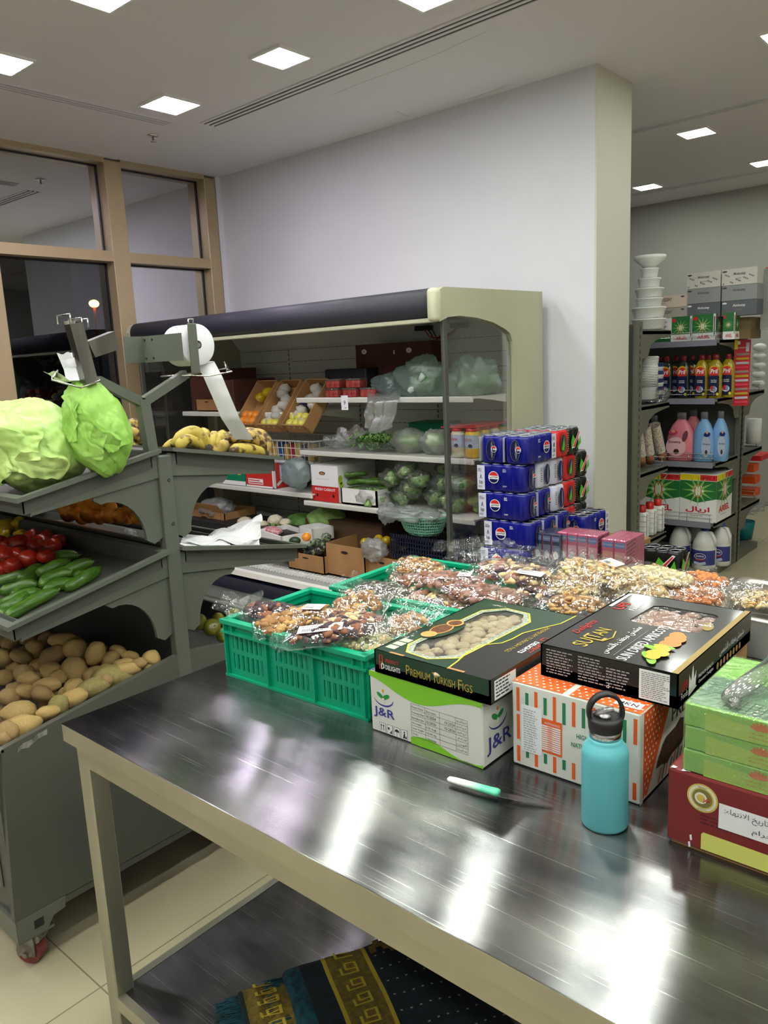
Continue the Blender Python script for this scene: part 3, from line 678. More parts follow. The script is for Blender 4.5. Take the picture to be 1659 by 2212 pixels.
# photo positions of the potatoes: x, y, half length, half width (pixels), angle
PP = [(40,1527,42,26,.15),(15,1570,33,28,.9),(62,1570,46,27,-.3),(10,1610,18,16,.2),(128,1545,26,16,-.4),(180,1510,34,20,-.35),(125,1515,26,22,1.2),(205,1480,38,22,-.3),(88,1560-70,24,18,.3),
 (100,1473,30,18,-.2),(160,1475,23,20,-.5),(20,1495,26,20,.2),(60,1510-50,30,20,.5),(245,1452,45,28,-.55),(305,1452,32,17,-.35),(345,1420,19,20,.5),(308,1432,20,14,.2),(270,1430,26,18,-.2),(240,1415,22,19,-.7),(158,1435,30,30,1.3),(110,1470-30,26,22,.4),
 (50,1445,25,20,.4),(8,1455,18,22,.2),(30,1480,20,14,0),(205,1402,21,28,1.4),(160,1390,24,24,.6),(115,1405,32,20,-.3),(140,1375,34,18,-.2),(45,1410,28,15,.2),(5,1410,20,20,0),(75,1400-10,20,16,.2),(195,1455,22,16,.6),
 (85,1430,22,18,0),(225,1480-15,22,15,.3),(125,1455,22,16,.8),(58,1485,24,17,-.4),(185,1430,20,18,.2),(100,1500,20,15,.6),(160,1500,22,14,.1),(140,1490,20,14,.9),(30,1440-6,20,14,.5),(80,1460,20,15,1),(20,1380,22,16,.4),(60,1372,20,15,0),(280,1412,20,12,0),(230,1440,20,16,.4),(205,1445,20,14,0),(255,1400,20,12,.3),(100,1372,22,16,.2),(330,1440,16,10,-.4)]
special = {0: 'large smooth yellow potato third row up at the left edge', 2: 'biggest pitted yellow potato resting on the front lip of the bin', 5: 'oval yellow potato leaning on the bin end near the steel table corner', 13: 'large greyish mottled potato beside the rack post side',
           14: 'oval brown potato on the sloping end rim, two from the post', 15: 'round potato closest to the grey rack post', 19: 'upright egg-shaped dark potato standing in the middle of the heap', 24: 'tall round potato at the back of the heap, right of two others', 7: 'broad greenish potato behind the front oval one', 6: 'greenish upright potato just behind the front lip', 3: 'small round potato at the lower left picture edge', 1: 'round freckled potato at the left picture edge near the lip'}
for i, (x, y, a, b_, an) in enumerate(PP):
    lift = .012 if i < 36 else -.012
    if y < 1415: lift += .02+.04*(1415-y)/45
    P = at_plane(x, y, (0, .75, .672+lift), PN); k = depth(P)/FPX; L_ = max(a, b_)*k; s_ = min(a, b_)*k
    P.x = min(P.x, CX1-.03-L_*.7); P.y = max(P.y, .765+s_*.6)
    r = (random.uniform(-.4, .4), random.uniform(-.35, .35), .72-an if a >= b_ else 1.3+random.uniform(-.3, .3))
    if i in (19, 24, 6): r = (.3, -1.1, .8)
    place(pots, (3 if i in (7, 6, 13) else (0, 1, 2, 4, 5)[i % 5]), (P.x, P.y, P.z-s_*.5), r, (L_, s_/.78, s_/.74), special.get(i, 'one of the muddy potatoes tucked among others inside the heap in the rack bin'), 'potatoes heaped in the bottom bin')
n0 = 0
for i in range(60):                                     # lower layers and the far end of the bin
    X = random.uniform(CX0+.1, -2.12); Y = random.uniform(.80, 1.27); z = .60+.16*(Y-.75)+random.uniform(-.01, .012)
    s_ = random.uniform(.026, .038)
    place(pots, i % 6, (X, Y, z), (random.uniform(-1, 1), random.uniform(-1, 1), random.uniform(0, 6)), (s_*1.25, s_, s_), 'one of the muddy potatoes tucked among others inside the heap in the rack bin', 'potatoes heaped in the bottom bin')
# ---- cucumbers
cuc_m = mat('cucumber_skin', (48, 84, 22), .3, col2=(86, 128, 42), scale=4, stretch=(.4, 7, 7), bump=.15, bscale=25, coat=.15)
cuc_e = mat('cucumber_tip', (150, 150, 90), .7)
cucs = []
for i in range(3):
    def mk(q, i=i):
        bend = (.05, -.04, .09)[i]; pts = []; rs = []
        for k in range(25):
            u = -math.cos(PI*k/24); pts.append((u, bend*(1-u*u)*2, .02*math.sin(u*3+i))); rs.append(.185*max(.30, (1-abs(u)**7))**.5*(1+.05*math.sin(u*5+i)-.12*max(0, u-.3)))
        q.tube(pts, rs, cuc_m, 14)
        st = MB(); st.tube([(1, 0, 0), (1.06, .0, .01), (1.1, .02, .03)], [.035, .02, .018], cuc_e, 6); return [('stem_end', st)]
    cucs.append(proto('cucumber', mk, 'cucumber'))
CPL = (0, .85, .972); CNN = Vector((0, -.19, 1))
CU = [(148,1236,(8,1335),(138,1278)),]
cl = [((12,1332),(125,1276),'front cucumber lying along the tray end lip'),((140,1270),(215,1228),'slim cucumber with a dry stem at the right end of the cucumber row'),((60,1290-6),(0,1316),'pale-tipped cucumber behind the front one at the left'),
      ((0,1278),(82,1262),'dark cucumber crossing the second row'),((0,1304),(85,1275),'dusty bright cucumber in the second row'),((90,1262),(150,1236),'stubby glossy cucumber at the middle of the pile, blossom end up'),((112,1246),(200,1214),'largest light green cucumber on top of the pile'),
      ((78,1238),(150,1212),'light green cucumber just left of the largest one'),((20,1222),(90,1205),'dark cucumber at the back left beside the tomatoes'),((60,1210),(170,1200),'thin dark cucumber at the very back of the pile'),((48,1246),(80,1228),'small cucumber with a broken stem in the back row'),
      ((112,1272),(150,1262),'short cucumber peeking out under the stubby one'),((0,1255),(55,1245),'cucumber half hidden at the left edge, top row'),((130,1248),(190,1240),'dark short cucumber under the light green largest one'),((0,1232),(10,1210),'cucumber tip cut by the left picture edge'),((30,1290),(88,1240),'cucumber underneath the pile'),((0,1330),(20,1300),'cucumber lying deep at the lower left of the pile')]
for i, (a, b_, lb) in enumerate(cl):
    up = .018 if i in (5, 6, 7) else (.0 if i not in (15, 13, 16) else -.01)
    A = at_plane(*a, (0, .85, .972+up), CNN); B = at_plane(*b_, (0, .85, .972+up), CNN); d = B-A; l = d.length/2
    s_ = max(l, .05); place(cucs, i % 3, tuple((A+B)/2), (0, -math.asin(max(-1, min(1, d.z/(2*l)))), math.atan2(d.y, d.x)), (s_, .105, .105), lb, 'cucumbers in the middle tray')
# ---- tomatoes, peppers, oranges, apples
tom_m = mat('tomato_skin', (184, 46, 26), .22, col2=(160, 38, 24), scale=4, coat=.3); calyx = mat('green_calyx', (60, 84, 34), .7)
def mk(q):
    q.blob((0, 0, 0), (1, 1, .84), tom_m, 24, 14, None, lambda d: 1+.035*math.cos(5*math.atan2(d.y, d.x))*(1-abs(d.z))-.16*max(0, d.z-.86)*5)
    c = MB()
    for k in range(5): a = k*2*PI/5; c.add([(0, 0, .78), (.15*math.cos(a-.3), .15*math.sin(a-.3), .8), (.42*math.cos(a), .42*math.sin(a), .84), (.15*math.cos(a+.3), .15*math.sin(a+.3), .8)], [(0, 1, 2, 3)], calyx)
    c.cyl((0, 0, .75), (0, .03, .95), .05, calyx, 6); return [('calyx', c)]
toms = [proto('tomato', mk, 'tomato')]
tl_ = [(10,1205,34),(46,1176,26),(78,1180,20),(62,1206,24),(88,1172,22),(112,1182,22),(100,1200,20),(22,1180,24),(0,1176,22),(125,1170,18),(105,1160,18),(40,1198,22),(0,1225,22),(28,1222,20),(70,1160,20),(84,1195,18)]
for i, (x, y, r) in enumerate(tl_):
    P = at_plane(x, y, (0, .85, .99), CNN); k = depth(P)/FPX*r
    lb = {0: 'biggest bright red tomato at the left picture edge of the middle tray', 1: 'highest ripe tomato standing proud of the tomato heap', 5: 'rightmost tomato next to the empty corner of the tray'}.get(i, 'one of the ripe tomatoes packed in the shaded middle of the tray')
    place(toms, 0, tuple(P), (random.uniform(-.9, .9), random.uniform(-.9, .9), random.uniform(0, 6)), k, lb, 'tomatoes in the middle tray')
yp = mat('yellow_pepper_skin', (198, 170, 24), .2, col2=(186, 150, 22), scale=4, coat=.3)
def mk(q):
    q.blob((0, 0, 0), (.8, .8, 1), yp, 28, 16, None, lambda d: 1+.12*math.cos(4*math.atan2(d.y, d.x))*(1-d.z*d.z*.5)-.15*max(0, abs(d.z)-.8)*4)
    c = MB(); c.tube([(0, 0, .8), (.02, 0, 1.0), (.1, 0, 1.2)], [.1, .07, .08], calyx, 7); return [('stem', c)]
peps = [proto('yellow_pepper', mk, 'pepper')]
for i, (x, y, r, lb) in enumerate([(14, 1140, 22, 'yellow pepper at the left picture edge behind the tomatoes'), (40, 1133, 20, 'rightmost yellow pepper lying behind the tomatoes'), (3, 1160, 22, 'yellow pepper touching the tomatoes at the left edge'), (46, 1158, 18, 'small yellow pepper sunk between tomatoes and the others')]):
    P = at_plane(x, y, (0, .85, .985), CNN); k = depth(P)/FPX*r; place(peps, 0, tuple(P), (1.3, .3*i, i*1.7), k, lb, 'yellow peppers in the middle tray')
or_m = mat('orange_peel', (250, 160, 50), .42, col2=(244, 146, 40), scale=3, bump=.25, bscale=160)
def mk(q):
    q.blob((0, 0, 0), (1, 1, .95), or_m, 26, 16); c = MB(); c.lathe([(.1, .945), (.06, .97), (0, .965)], calyx, 8); return [('stem_scar', c)]
orgs = [proto('orange', mk, 'orange')]
ol = [(193,1111,20),(235,1098,18),(258,1113,17),(290,1110,14),(312,1111,18),(335,1121,12),(272,1101,10),(222,1095,12),(210,1090,14),(165,1105,20),(185,1085,18),(150,1118,18),(233,1115,17),(205,1103,16),(282,1100,10),(178,1118,16),(295,1122,12),(275,1122,12),(160,1080,17),(140,1098,16),(215,1120,14)]
FNN = Vector((0, .19, 1))
for i, (x, y, r) in enumerate(ol):
    P = at_y(x, y, 1.60+.03*(i % 2)); k = depth(P)/FPX*r*1.02; zf = 1.092-.19*(P.y-1.35)-.047
    lb = {4: 'biggest orange at the right end, beside the rack post', 0: 'shaded orange in the front row at the left of the bracket', 7: 'lit orange on top of the pile under the top tray'}.get(i, 'one of the oranges stacked in the far middle tray seen under the top tray')
    P.z = max(P.z, zf+k); place(orgs, 0, tuple(P), (random.uniform(-1, 1), random.uniform(-1, 1), 0), k, lb, 'oranges in the far middle tray')
ap_m = mat('yellow_apple_skin', (170, 162, 62), .25, col2=(150, 148, 56), scale=3, coat=.2)
def mk(q):
    q.blob((0, 0, 0), (1, 1, .92), ap_m, 26, 18, None, lambda d: 1-.32*max(0, abs(d.z)-.72)*2.2+.03*math.cos(5*math.atan2(d.y, d.x))*max(0, -d.z))
    c = MB(); c.tube([(0, 0, .55), (.03, 0, .95), (.08, 0, 1.1)], [.04, .03, .04], mat('fruit_stem', (84, 64, 36), .8), 5); return [('stem', c)]
apls = [proto('apple', mk, 'apple')]
for i, (x, y, r, lb) in enumerate([(429, 1343, 18, 'leftmost yellow-green apple beyond the rack post'), (458, 1355, 19, 'yellow-green apple between two others beyond the post'), (472, 1338, 15, 'yellow-green apple behind the others beyond the post'), (483, 1373, 18, 'lowest yellow-green apple, half hidden by the green crate'), (505, 1330, 17, 'yellow-green apple hidden behind the crate rim'), (520, 1360, 18, 'yellow-green apple behind the crate')]):
    P = at_z(x, y, .68+.02*(i % 2)); k = depth(P)/FPX*r; place(apls, 0, tuple(P), (.8+.2*i, .5, i), k, lb, 'apples in the far bin')
# ---- bananas (hands of bananas)
ban_m = mat('ripe_banana_skin', (190, 168, 74), .45, col2=(80, 54, 28), scale=30, contrast=(.50, .62), detail=9, bump=.05)
ban_r = mat('overripe_banana_skin', (176, 148, 76), .5, col2=(70, 46, 28), scale=44, contrast=(.46, .58), detail=9, bump=.05)
ban_t = mat('banana_tip', (60, 46, 30), .7)
def banana(q, base, tip, mid, r, mm):
    base, tip, mid = Vector(base), Vector(tip), Vector(mid); pts = []; rs = []
    for k in range(15):
        u = k/14; pts.append(base*(1-u)**2+mid*2*u*(1-u)+tip*u*u)
        rs.append(r*(.28 if u < .06 else .34 if u > .96 else min(1, .42+(u-.04)*4.2, .42+(1-u)*4.5)))
    q.tube(pts, rs, mm, 7); q.blob(pts[-1], (r*.3,)*3, ban_t, 6, 4)
def hand(label, stem, fingers, X):
    S = at_x(*stem, X); t = empty('banana_hand', tuple(S-Vector((0, 0, .03))), label, 'bananas', 'hands of spotted bananas on the far top tray')
    MB().blob(S, (.016, .016, .02), ban_t, 10, 6).build('stalk', t)
    for (mx, my, tx, ty, r, mm, dx) in fingers:
        q = MB(); m_ = at_x(mx, my, X+dx*.5); e_ = at_x(tx, ty, X+dx); m_ = m_*2-(S+e_)/2 if False else m_
        banana(q, S, e_, m_, r, mm); q.build('banana', t)
XB = CX1-.06
hand('left hand of spotted bananas against the top tray rim', (443, 972), [(400, 930, 385, 970, .019, ban_m, .03), (430, 900, 372, 962, .021, ban_m, -.03), (418, 938, 352, 968, .018, ban_m, -.06), (450, 905, 420, 958, .018, ban_m, -.1)], XB)
hand('middle hand of bananas with black bruises', (452, 972), [(465, 935, 462, 942, .017, ban_m, -.03), (490, 925, 478, 950, .021, ban_m, -.05), (475, 985, 488, 950, .021, ban_r, .03)], XB)
hand('right hand of heavily spotted bananas under the hanging strip', (572, 982), [(560, 925, 475, 950, .022, ban_r, -.01), (590, 925, 525, 940, .02, ban_r, -.06), (540, 965, 495, 975, .022, ban_m, .04), (560, 905, 500, 955, .02, ban_r, -.1)], XB)
hand('dark spotted bananas seen in the gap between cabbage and post', (240, 960), [(290, 910, 308, 962, .021, ban_r, 0), (280, 900, 306, 945, .021, ban_r, -.06), (270, 975, 300, 968, .02, ban_m, .03), (285, 890, 308, 930, .02, ban_r, -.1)], -2.35)
# ---- white paper in the far middle tray
def crumple(label, name, pts, X, zoff, nu=14, nv=10, amp=.012, mm=paper_w, cat='paper', grp=None):
    c = [at_x(x, y, X+dx) for x, y, dx in pts]
    def fn(u, v):
        p = c[0]*(1-u)*(1-v)+c[1]*u*(1-v)+c[2]*u*v+c[3]*(1-u)*v
        return p+Vector((noise.noise(Vector((u*3, v*3, zoff)))*amp*1.5, noise.noise(Vector((u*4, v*3, 5+zoff)))*amp, noise.noise(Vector((u*3, v*4, 9+zoff)))*amp))
    return tag(MB().grid(fn, nu, nv, mm, False).build(name), label, cat, grp)
crumple('big stiff sheet of white paper rising to a point in the far middle tray', 'paper_sheet', [(400, 1168, .0), (563, 1180, .0), (564, 1110, -.04), (470, 1150, -.14)], CX1-.03, 0, amp=.02)
crumple('folded white paper scrap lying flat in front of the big sheet', 'paper_sheet', [(388, 1175, .0), (500, 1182, .0), (490, 1155, -.06), (395, 1158, -.1)], CX1-.02, 3, amp=.014)
crumple('small triangle of white paper left of the rack post under the oranges', 'paper_sheet', [(255, 1158, 0), (305, 1162, 0), (290, 1148, -.02), (272, 1142, -.03)], CX1-.35, 5, amp=.012)
crumple('strip of white paper against the rack post under the oranges', 'paper_sheet', [(325, 1168, 0), (352, 1170, 0), (352, 1145, 0), (345, 1150, 0)], CX1-.05, 8, amp=.008)
# ================================================================ open chiller cabinet
FX0, FX1 = -5.06, -2.33; FY = 4.12
fri = empty('display_fridge', ((FX0+FX1)/2, 3.6, 0), 'long open display fridge with a dark roller-blind canopy and beige end panels', 'fridge')
beige_e = mat('beige_end_panel', (176, 176, 150), .5, col2=(170, 170, 144), scale=3, bump=.02, bscale=80)
beige_l = mat('beige_bumper', (198, 198, 170), .45)
fr_in = mat('fridge_interior_grey', (206, 210, 202), .5)
# end panels: L-shaped with arched cut-out
def end_panel(X, w=.045):
    out = [(3.13, 1.80), (3.105, 1.84), (3.10, 1.90), (3.125, 1.945), (3.17, 1.965), (FY, 1.975), (FY, .0), (3.30, .0), (3.30, .10), (3.14, .14), (3.14, .34), (3.78, .36), (3.80, 1.62), (3.79, 1.70), (3.77, 1.74), (3.72, 1.765), (3.60, 1.80), (3.45, 1.822), (3.30, 1.83), (3.2, 1.822)]
    return MB().prism(out, 'x', X-w, X, beige_e)
p = end_panel(FX1); po = p.build('end_panel', fri)
end_panel(FX0+.045).build('end_panel', fri)
q = MB(); q.rbox(FX1-.05, FX1+.006, 3.085, 3.15, 1.80, 1.96, .022, beige_l, 3); q.build('corner_bumper', fri)
g = MB(); g.prism([(3.205, .34), (3.78, .36), (3.80, 1.62), (3.79, 1.70), (3.72, 1.765), (3.45, 1.822), (3.205, 1.83)], 'x', FX1-.02, FX1-.016, film('fridge_side_glass', (150, 165, 160), .05, .10, .02, 0))
g.build('side_glass', fri)
g = MB(); g.prism([(3.205, .34), (3.78, .36), (3.80, 1.62), (3.79, 1.70), (3.72, 1.765), (3.45, 1.822), (3.205, 1.83)], 'x', FX0+.016, FX0+.02, film('fridge_side_glass'))
g.build('side_glass', fri)
for X in (FX1-.03, FX0+.01):
    c = MB(); c.rbox(X, X+.02, 3.17, 3.205, .3, 1.83, .004, mat('grey_trim_post', (92, 94, 88), .35, metal=.4), 1).box(X-.004, X+.012, 3.206, 3.212, .34, 1.8, gasket); c.build('front_post', fri)
# canopy with the rolled blind
c = MB(); pr = []
for k in range(13): a = -PI/2-.25+k/12*(PI+.1); pr.append((3.165-.062*math.cos(a), 1.895+.078*math.sin(a)))
c.prism([(3.4, 1.82), (3.18, 1.815)]+[(3.165-.062*math.cos(a_), 1.893+.072*math.sin(a_)) for a_ in [(-PI/2+k/12*PI) for k in range(13)]]+[(3.4, 1.965)], 'x', FX0+.05, FX1-.05, navy_trim, smooth=True); c.build('canopy_front', fri)
c = MB(); c.rbox(FX0+.05, FX1-.05, 3.14, 3.165, 1.8, 1.822, .004, beige_l, 1); c.build('blind_bar', fri)
MB().box(FX0+.045, FX1-.045, 3.3, FY, 1.90, 1.965, beige_e).build('roof', fri)
# back panel, perforated strips
bk = MB(); bk.box(FX0+.045, FX1-.045, 4.07, FY, .3, 1.92, fr_in)
dg = mat('vent_slot_dark', (110, 112, 106), .7); fB = Frame((FX0, 4.07, 0), (1, 0, 0), (0, 0, 1))
z = .42
while z < 1.83:
    x = .1
    while x < FX1-FX0-.1: bk.frect(fB, x, z, x+.034, z+.0045, dg, .0008); x += .042
    z += .088
for x in (.62, 1.32, 2.0, 2.66):
    bk.frect(fB, x-.016, .35, x+.016, 1.86, fr_in, .006); zz = .4
    while zz < 1.84: bk.frect(fB, x-.006, zz, x+.006, zz+.022, dg, .0075); zz += .034
bk.build('back_panel', fri)
# ceiling of the fridge with lamp holders and cables
cl_ = MB(); cl_.box(FX0+.05, FX1-.05, 3.3, 4.07, 1.89, 1.9, mat('fridge_inner_white', (222, 224, 216), .5))
cl_.prism([(3.95, 1.9), (4.06, 1.9), (4.06, 1.76)], 'x', FX0+.05, FX1-.05, mat('fridge_inner_white')); cl_.build('inner_ceiling', fri)
cb = MB()
for x in (-3.05, -2.78): cb.box(x-.05, x+.05, 3.9, 3.96, 1.80, 1.83, dark)
for k in range(3): cb.tube([(-3.05+.03*k, 3.93, 1.81), (-3.0+.03*k, 3.92, 1.76-.01*k), (-2.92, 3.92, 1.745+.008*k), (-2.85-.02*k, 3.92, 1.75), (-2.78, 3.93, 1.81)], .004, dark if k else red_print, 5)
cb.build('lamp_cables', fri)
# base
b = MB(); b.prism([(3.15, .27), (3.15, .30), (3.32, .325), (4.07, .325), (4.07, .02), (3.3, .02), (3.3, .1), (3.24, .1), (3.24, .24)], 'x', FX0+.03, FX1-.03, mat('fridge_base_grey', (150, 152, 146), .5)); b.build('base', fri)
b = MB(); b.prism([(3.15, .24), (3.235, .24), (3.235, .1), (3.19, .1)], 'x', FX0+.03, FX1-.03, mat('fridge_navy_kick', (34, 38, 66), .3))
b.prism([(3.09, .10), (3.22, .16), (3.22, .10), (3.12, .04)], 'x', FX0+.03, FX1-.03, rack_m); b.prism([(3.145, .268), (3.15, .302), (3.24, .31), (3.2, .27)], 'x', FX0+.03, FX1-.03, shelf_w); b.build('front_bumper', fri)
gr = MB()
for k in range(90): x = FX0+.1+k*.029; gr.box(x, x+.004, 3.21, 3.32, .318, .328, white_p)
gr.box(FX0+.08, FX1-.08, 3.26, 3.264, .32, .331, white_p); gr.build('air_grille', fri)
def shelf(x0, x1, z, name='shelf', y0=3.47):
    s = MB(); s.rbox(x0, x1, y0-.004, y0+.012, z-.032, z+.0, .003, shelf_w, 1).box(x0, x1, y0, 4.06, z-.012, z-.004, shelf_w)
    for X in (x0+.002, x1-.008): s.prism([(y0+.02, z-.01), (4.06, z-.01), (4.06, z-.09), (y0+.2, z-.03)], 'x', X, X+.006, shelf_w)
    s.box(x0+.01, x1-.01, y0-.0055, y0-.0035, z-.026, z-.007, mat('price_rail', (205, 206, 198), .3)); return s.build(name, fri)
shelf(-5.0, -3.745, 1.325); shelf(-3.745, -2.385, 1.42); shelf(-3.742, -2.385, 1.085); shelf(-5.0, -3.66, .80); shelf(-3.738, -2.385, .752); 
fence_m = film('shelf_front_acrylic', (190, 200, 196), .06, .12, .05, 0)
MB().box(-3.74, -2.387, 3.462, 3.465, 1.085, 1.155, fence_m).build('shelf_front_guard', fri)
SA, SA2, SB, SC1, SC2, DK = 1.325, 1.42, 1.085, .80, .752, .332
# ---- generic builders for fridge contents
def open_box(name, label, cat, c, size, th=.006, mm=card_m, rz=0, flaps=0, tilt=0, group=None, extra=None, slots=True):
    """open-topped carton; c = centre of the base"""
    w, d, h = size; q = MB(); w2, d2 = w/2, d/2
    q.box(-w2, w2, -d2, d2, 0, th, mm)
    q.box(-w2, w2, -d2, -d2+th, 0, h, mm).box(-w2, w2, d2-th, d2, 0, h, mm).box(-w2, -w2+th, -d2, d2, 0, h, mm).box(w2-th, w2, -d2, d2, 0, h, mm)
    if slots: 
        f = Frame((-w2, -d2, 0), (1, 0, 0), (0, 0, 1)); q.fdisc(f, w2, h*.78, w*.09, h*.05, mat('carton_hole', (40, 28, 20), .9), .0006, 16)
    for k in range(flaps):
        s = -1 if k % 2 == 0 else 1; f = math.radians(40 if k < 2 else 60)
        if k < 2: vs = [(-w2, s*d2, h), (w2, s*d2, h), (w2, s*(d2+.09*math.sin(f)), h+.09*math.cos(f)), (-w2, s*(d2+.09*math.sin(f)), h+.09*math.cos(f))]
        else: vs = [(s*w2, -d2, h), (s*w2, d2, h), (s*(w2+.1*math.sin(f)), d2, h+.1*math.cos(f)), (s*(w2+.1*math.sin(f)), -d2, h+.1*math.cos(f))]
        q.add(vs+[(a, b_, c_+.003) for a, b_, c_ in vs], [(0, 1, 2, 3), (7, 6, 5, 4), (0, 4, 5, 1), (2, 6, 7, 3), (1, 5, 6, 2), (3, 7, 4, 0)], mm)
    if extra: extra(q, w2, d2, h)
    o = q.build(name, origin=(0, 0, 0)); o.location = c; o.rotation_euler = (tilt, 0, rz); return tag(o, label, cat, group)
def crumpled(name, label, cat, c, rad, mm, seed, amp=.25, sharp=1.0, rz=0, nu=44, nv=28, group=None, M_=None, drop=None, tail=None):
    """a loosely filled crumpled plastic bag"""
    q = MB()
    def fn(d):
        p = d*2.1+Vector((seed, seed*.7, 0)); n = noise.noise(p); r = 1-abs(noise.noise(d*3.7+Vector((0, seed, 0))))*2
        k = 1+amp*n+amp*.5*sharp*r*abs(r)+amp*.18*noise.noise(d*11+Vector((seed, 0, 0)))
        return k
    q.blob(c, rad, mm, nu, nv, M_ if M_ is not None else Rz(rz), fn)
    if drop is not None:
        q.v = [drop(Vector(v)) for v in q.v]
    q.v = [tuple(v) for v in q.v]
    o = q.build(name); 
    return tag(o, label, cat, group)
bag_g = film('green_tinted_bag', (196, 228, 214), .46, .22, .22, .6, 30); bag_w = film('milky_bag', (226, 232, 230), .38, .22, .25, .6, 30)
bag_c = film('clear_bag', (226, 236, 230), .10, .30, .10, .9, 30); bag_b = film('blue_grey_bag', (168, 194, 194), .55, .2, .25, .6, 30)
veg_g = mat('leafy_green', (124, 170, 88), .5, col2=(78, 130, 54), scale=18, bump=.5, bscale=60); veg_l = mat('pale_green_veg', (170, 204, 124), .5, col2=(128, 174, 88), scale=14, bump=.4, bscale=50)
veg_dk = mat('dark_green_veg', (36, 66, 30), .35, col2=(28, 54, 26), scale=10)
def floor_drop(z0): return lambda v: Vector((v.x, v.y, max(v.z, z0)))
def wrapped(label, c, rad, seed, mm, cat='wrapped vegetables', name='wrapped_vegetable', fm=None, group=None, rz=0):
    """vegetables under tight film"""
    t = empty(name, (c[0], c[1], c[2]-rad[2]), label, cat, group)
    q = MB(); random.seed(int(seed*13)); 
    for k in range(5):
        o = Vector((random.uniform(-.42, .42)*rad[0], random.uniform(-.4, .4)*rad[1], random.uniform(-.3, .2)*rad[2]))
        q.blob(Vector(c)+o, (rad[0]*random.uniform(.5, .85), rad[1]*.38, rad[2]*random.uniform(.35, .6)), mm if k % 2 else veg_l, 18, 12, Rz(seed+k) @ Ry(random.uniform(-.6, .6)), lambda d: 1+.32*noise.noise(d*2.6+Vector((seed+k, 0, 0)))+.1*noise.noise(d*8))
    q.build('vegetables', t)
    w = MB()
    def fn(d): return 1+.24*noise.noise(d*2.4+Vector((seed, 0, 3)))+.08*(1-abs(noise.noise(d*5+Vector((0, seed, 0))))*3)
    w.blob(c, rad, fm or bag_c, 30, 18, Rz(rz), fn); w.build('film', t); return t
# left section: brown cartons standing on top of each other behind glass
random.seed(3)
for i, (x, z, w, h) in enumerate([(-4.86, SC1, .26, .36), (-4.84, SA, .30, .30), (-4.58, SA, .20, .22)]):
    tag(MB().rbox(x-w/2, x+w/2, 3.55, 3.95, z, z+h, .004, card_d if i else card_m, 1, smooth=False).build('carton'), ['tall brown carton at the fridge left end on the lower shelf', 'dark brown carton at the fridge left end on the upper shelf', 'smaller brown carton beside the dark one at the fridge left end'][i], 'carton')
# ---- upper left shelf: small carton, three tilted fruit cartons
def bp(px, py, Y=3.5): return at_y(px, py, Y)
c = bp(455, 888, 3.55); open_box('carton', 'low brown carton with an apple print on the left upper shelf', 'carton', (c.x, 3.62, SA), (.26, .2, .085))
tray_x = [(560, 'oranges and yellow fruit'), (610, 'paper-wrapped fruit'), (665, 'yellow apples')]
fruit_o = mat('mandarin_peel', (226, 136, 40), .45); fruit_y = mat('pale_yellow_apple', (206, 200, 84), .3); tissue = mat('tissue_paper', (176, 172, 162), .8)
for i, (px_, nm) in enumerate(tray_x):
    c = bp(px_+8, 880, 3.6); x = c.x; ti = math.radians(52); lab = ['tilted brown fruit carton with oranges and a yellow pepper, leftmost of three', 'tilted brown fruit carton full of crumpled tissue, middle of three', 'tilted brown fruit carton with yellow apples in tissue, rightmost of three'][i]
    open_box('fruit_carton', lab, 'carton', (x+.06, 3.56, SA+.012), (.24, .36, .09), .008, card_m, -.12, 0, ti, slots=False)
    Mt = T(x+.06, 3.56, SA+.012) @ Rz(-.12) @ Rx(ti)
    if i != 0:
        for k in range(7):
            u = (random.uniform(-.07, .07), -.13+k*.043, .055); p = Mt @ Vector(u)
            tag(MB().blob(p, (.042, .04, .034), tissue, 12, 8, None, lambda d, k=k: 1+.4*noise.noise(d*2.6+Vector((k*3+i*20, 0, 0)))).build('tissue_wad'), f'crumpled tissue wad in the {"middle" if i == 1 else "rightmost"} tilted fruit carton', 'tissue paper', f'tissue wads in the {"middle" if i == 1 else "rightmost"} tilted fruit carton')
    for k in range(6 if i != 1 else 3):
        u = (-.06+.06*(k % 3)*(1 if i == 0 else 1), -.14+.05*(k//3)+(.0 if i == 0 else -.01), .065); p = Mt @ Vector(u)
        tag(MB().blob(p, (.033, .033, .031), fruit_o if i == 0 else fruit_y, 14, 10).build('mandarin' if i == 0 else 'apple'), ['small orange at the low end of the leftmost tilted carton', 'yellow fruit at the low end of the middle tilted carton', 'yellow apple at the low end of the rightmost tilted carton'][i], 'fruit', ['oranges in the leftmost tilted carton', 'fruit in the middle tilted carton', 'apples in the rightmost tilted carton'][i])
    if i == 0:
        for k in range(2): tag(MB().blob(Mt @ Vector((.0+.05*k, .06+.04*k, .06)), (.04, .06, .035), yp, 16, 10, Rz(.3)).build('yellow_pepper'), ['large yellow pepper high in the leftmost tilted carton', 'second yellow pepper at the top of the leftmost tilted carton'][k], 'pepper')
c = bp(640, 882, 3.5); crumpled('purple_bag', 'purple and blue bagged goods lying flat at the end of the left upper shelf', 'bag', (-3.8, 3.62, SA+.036), (.13, .08, .036), mat('purple_film', (86, 56, 92), .35, col2=(40, 42, 100), scale=6), 2.2, .15)
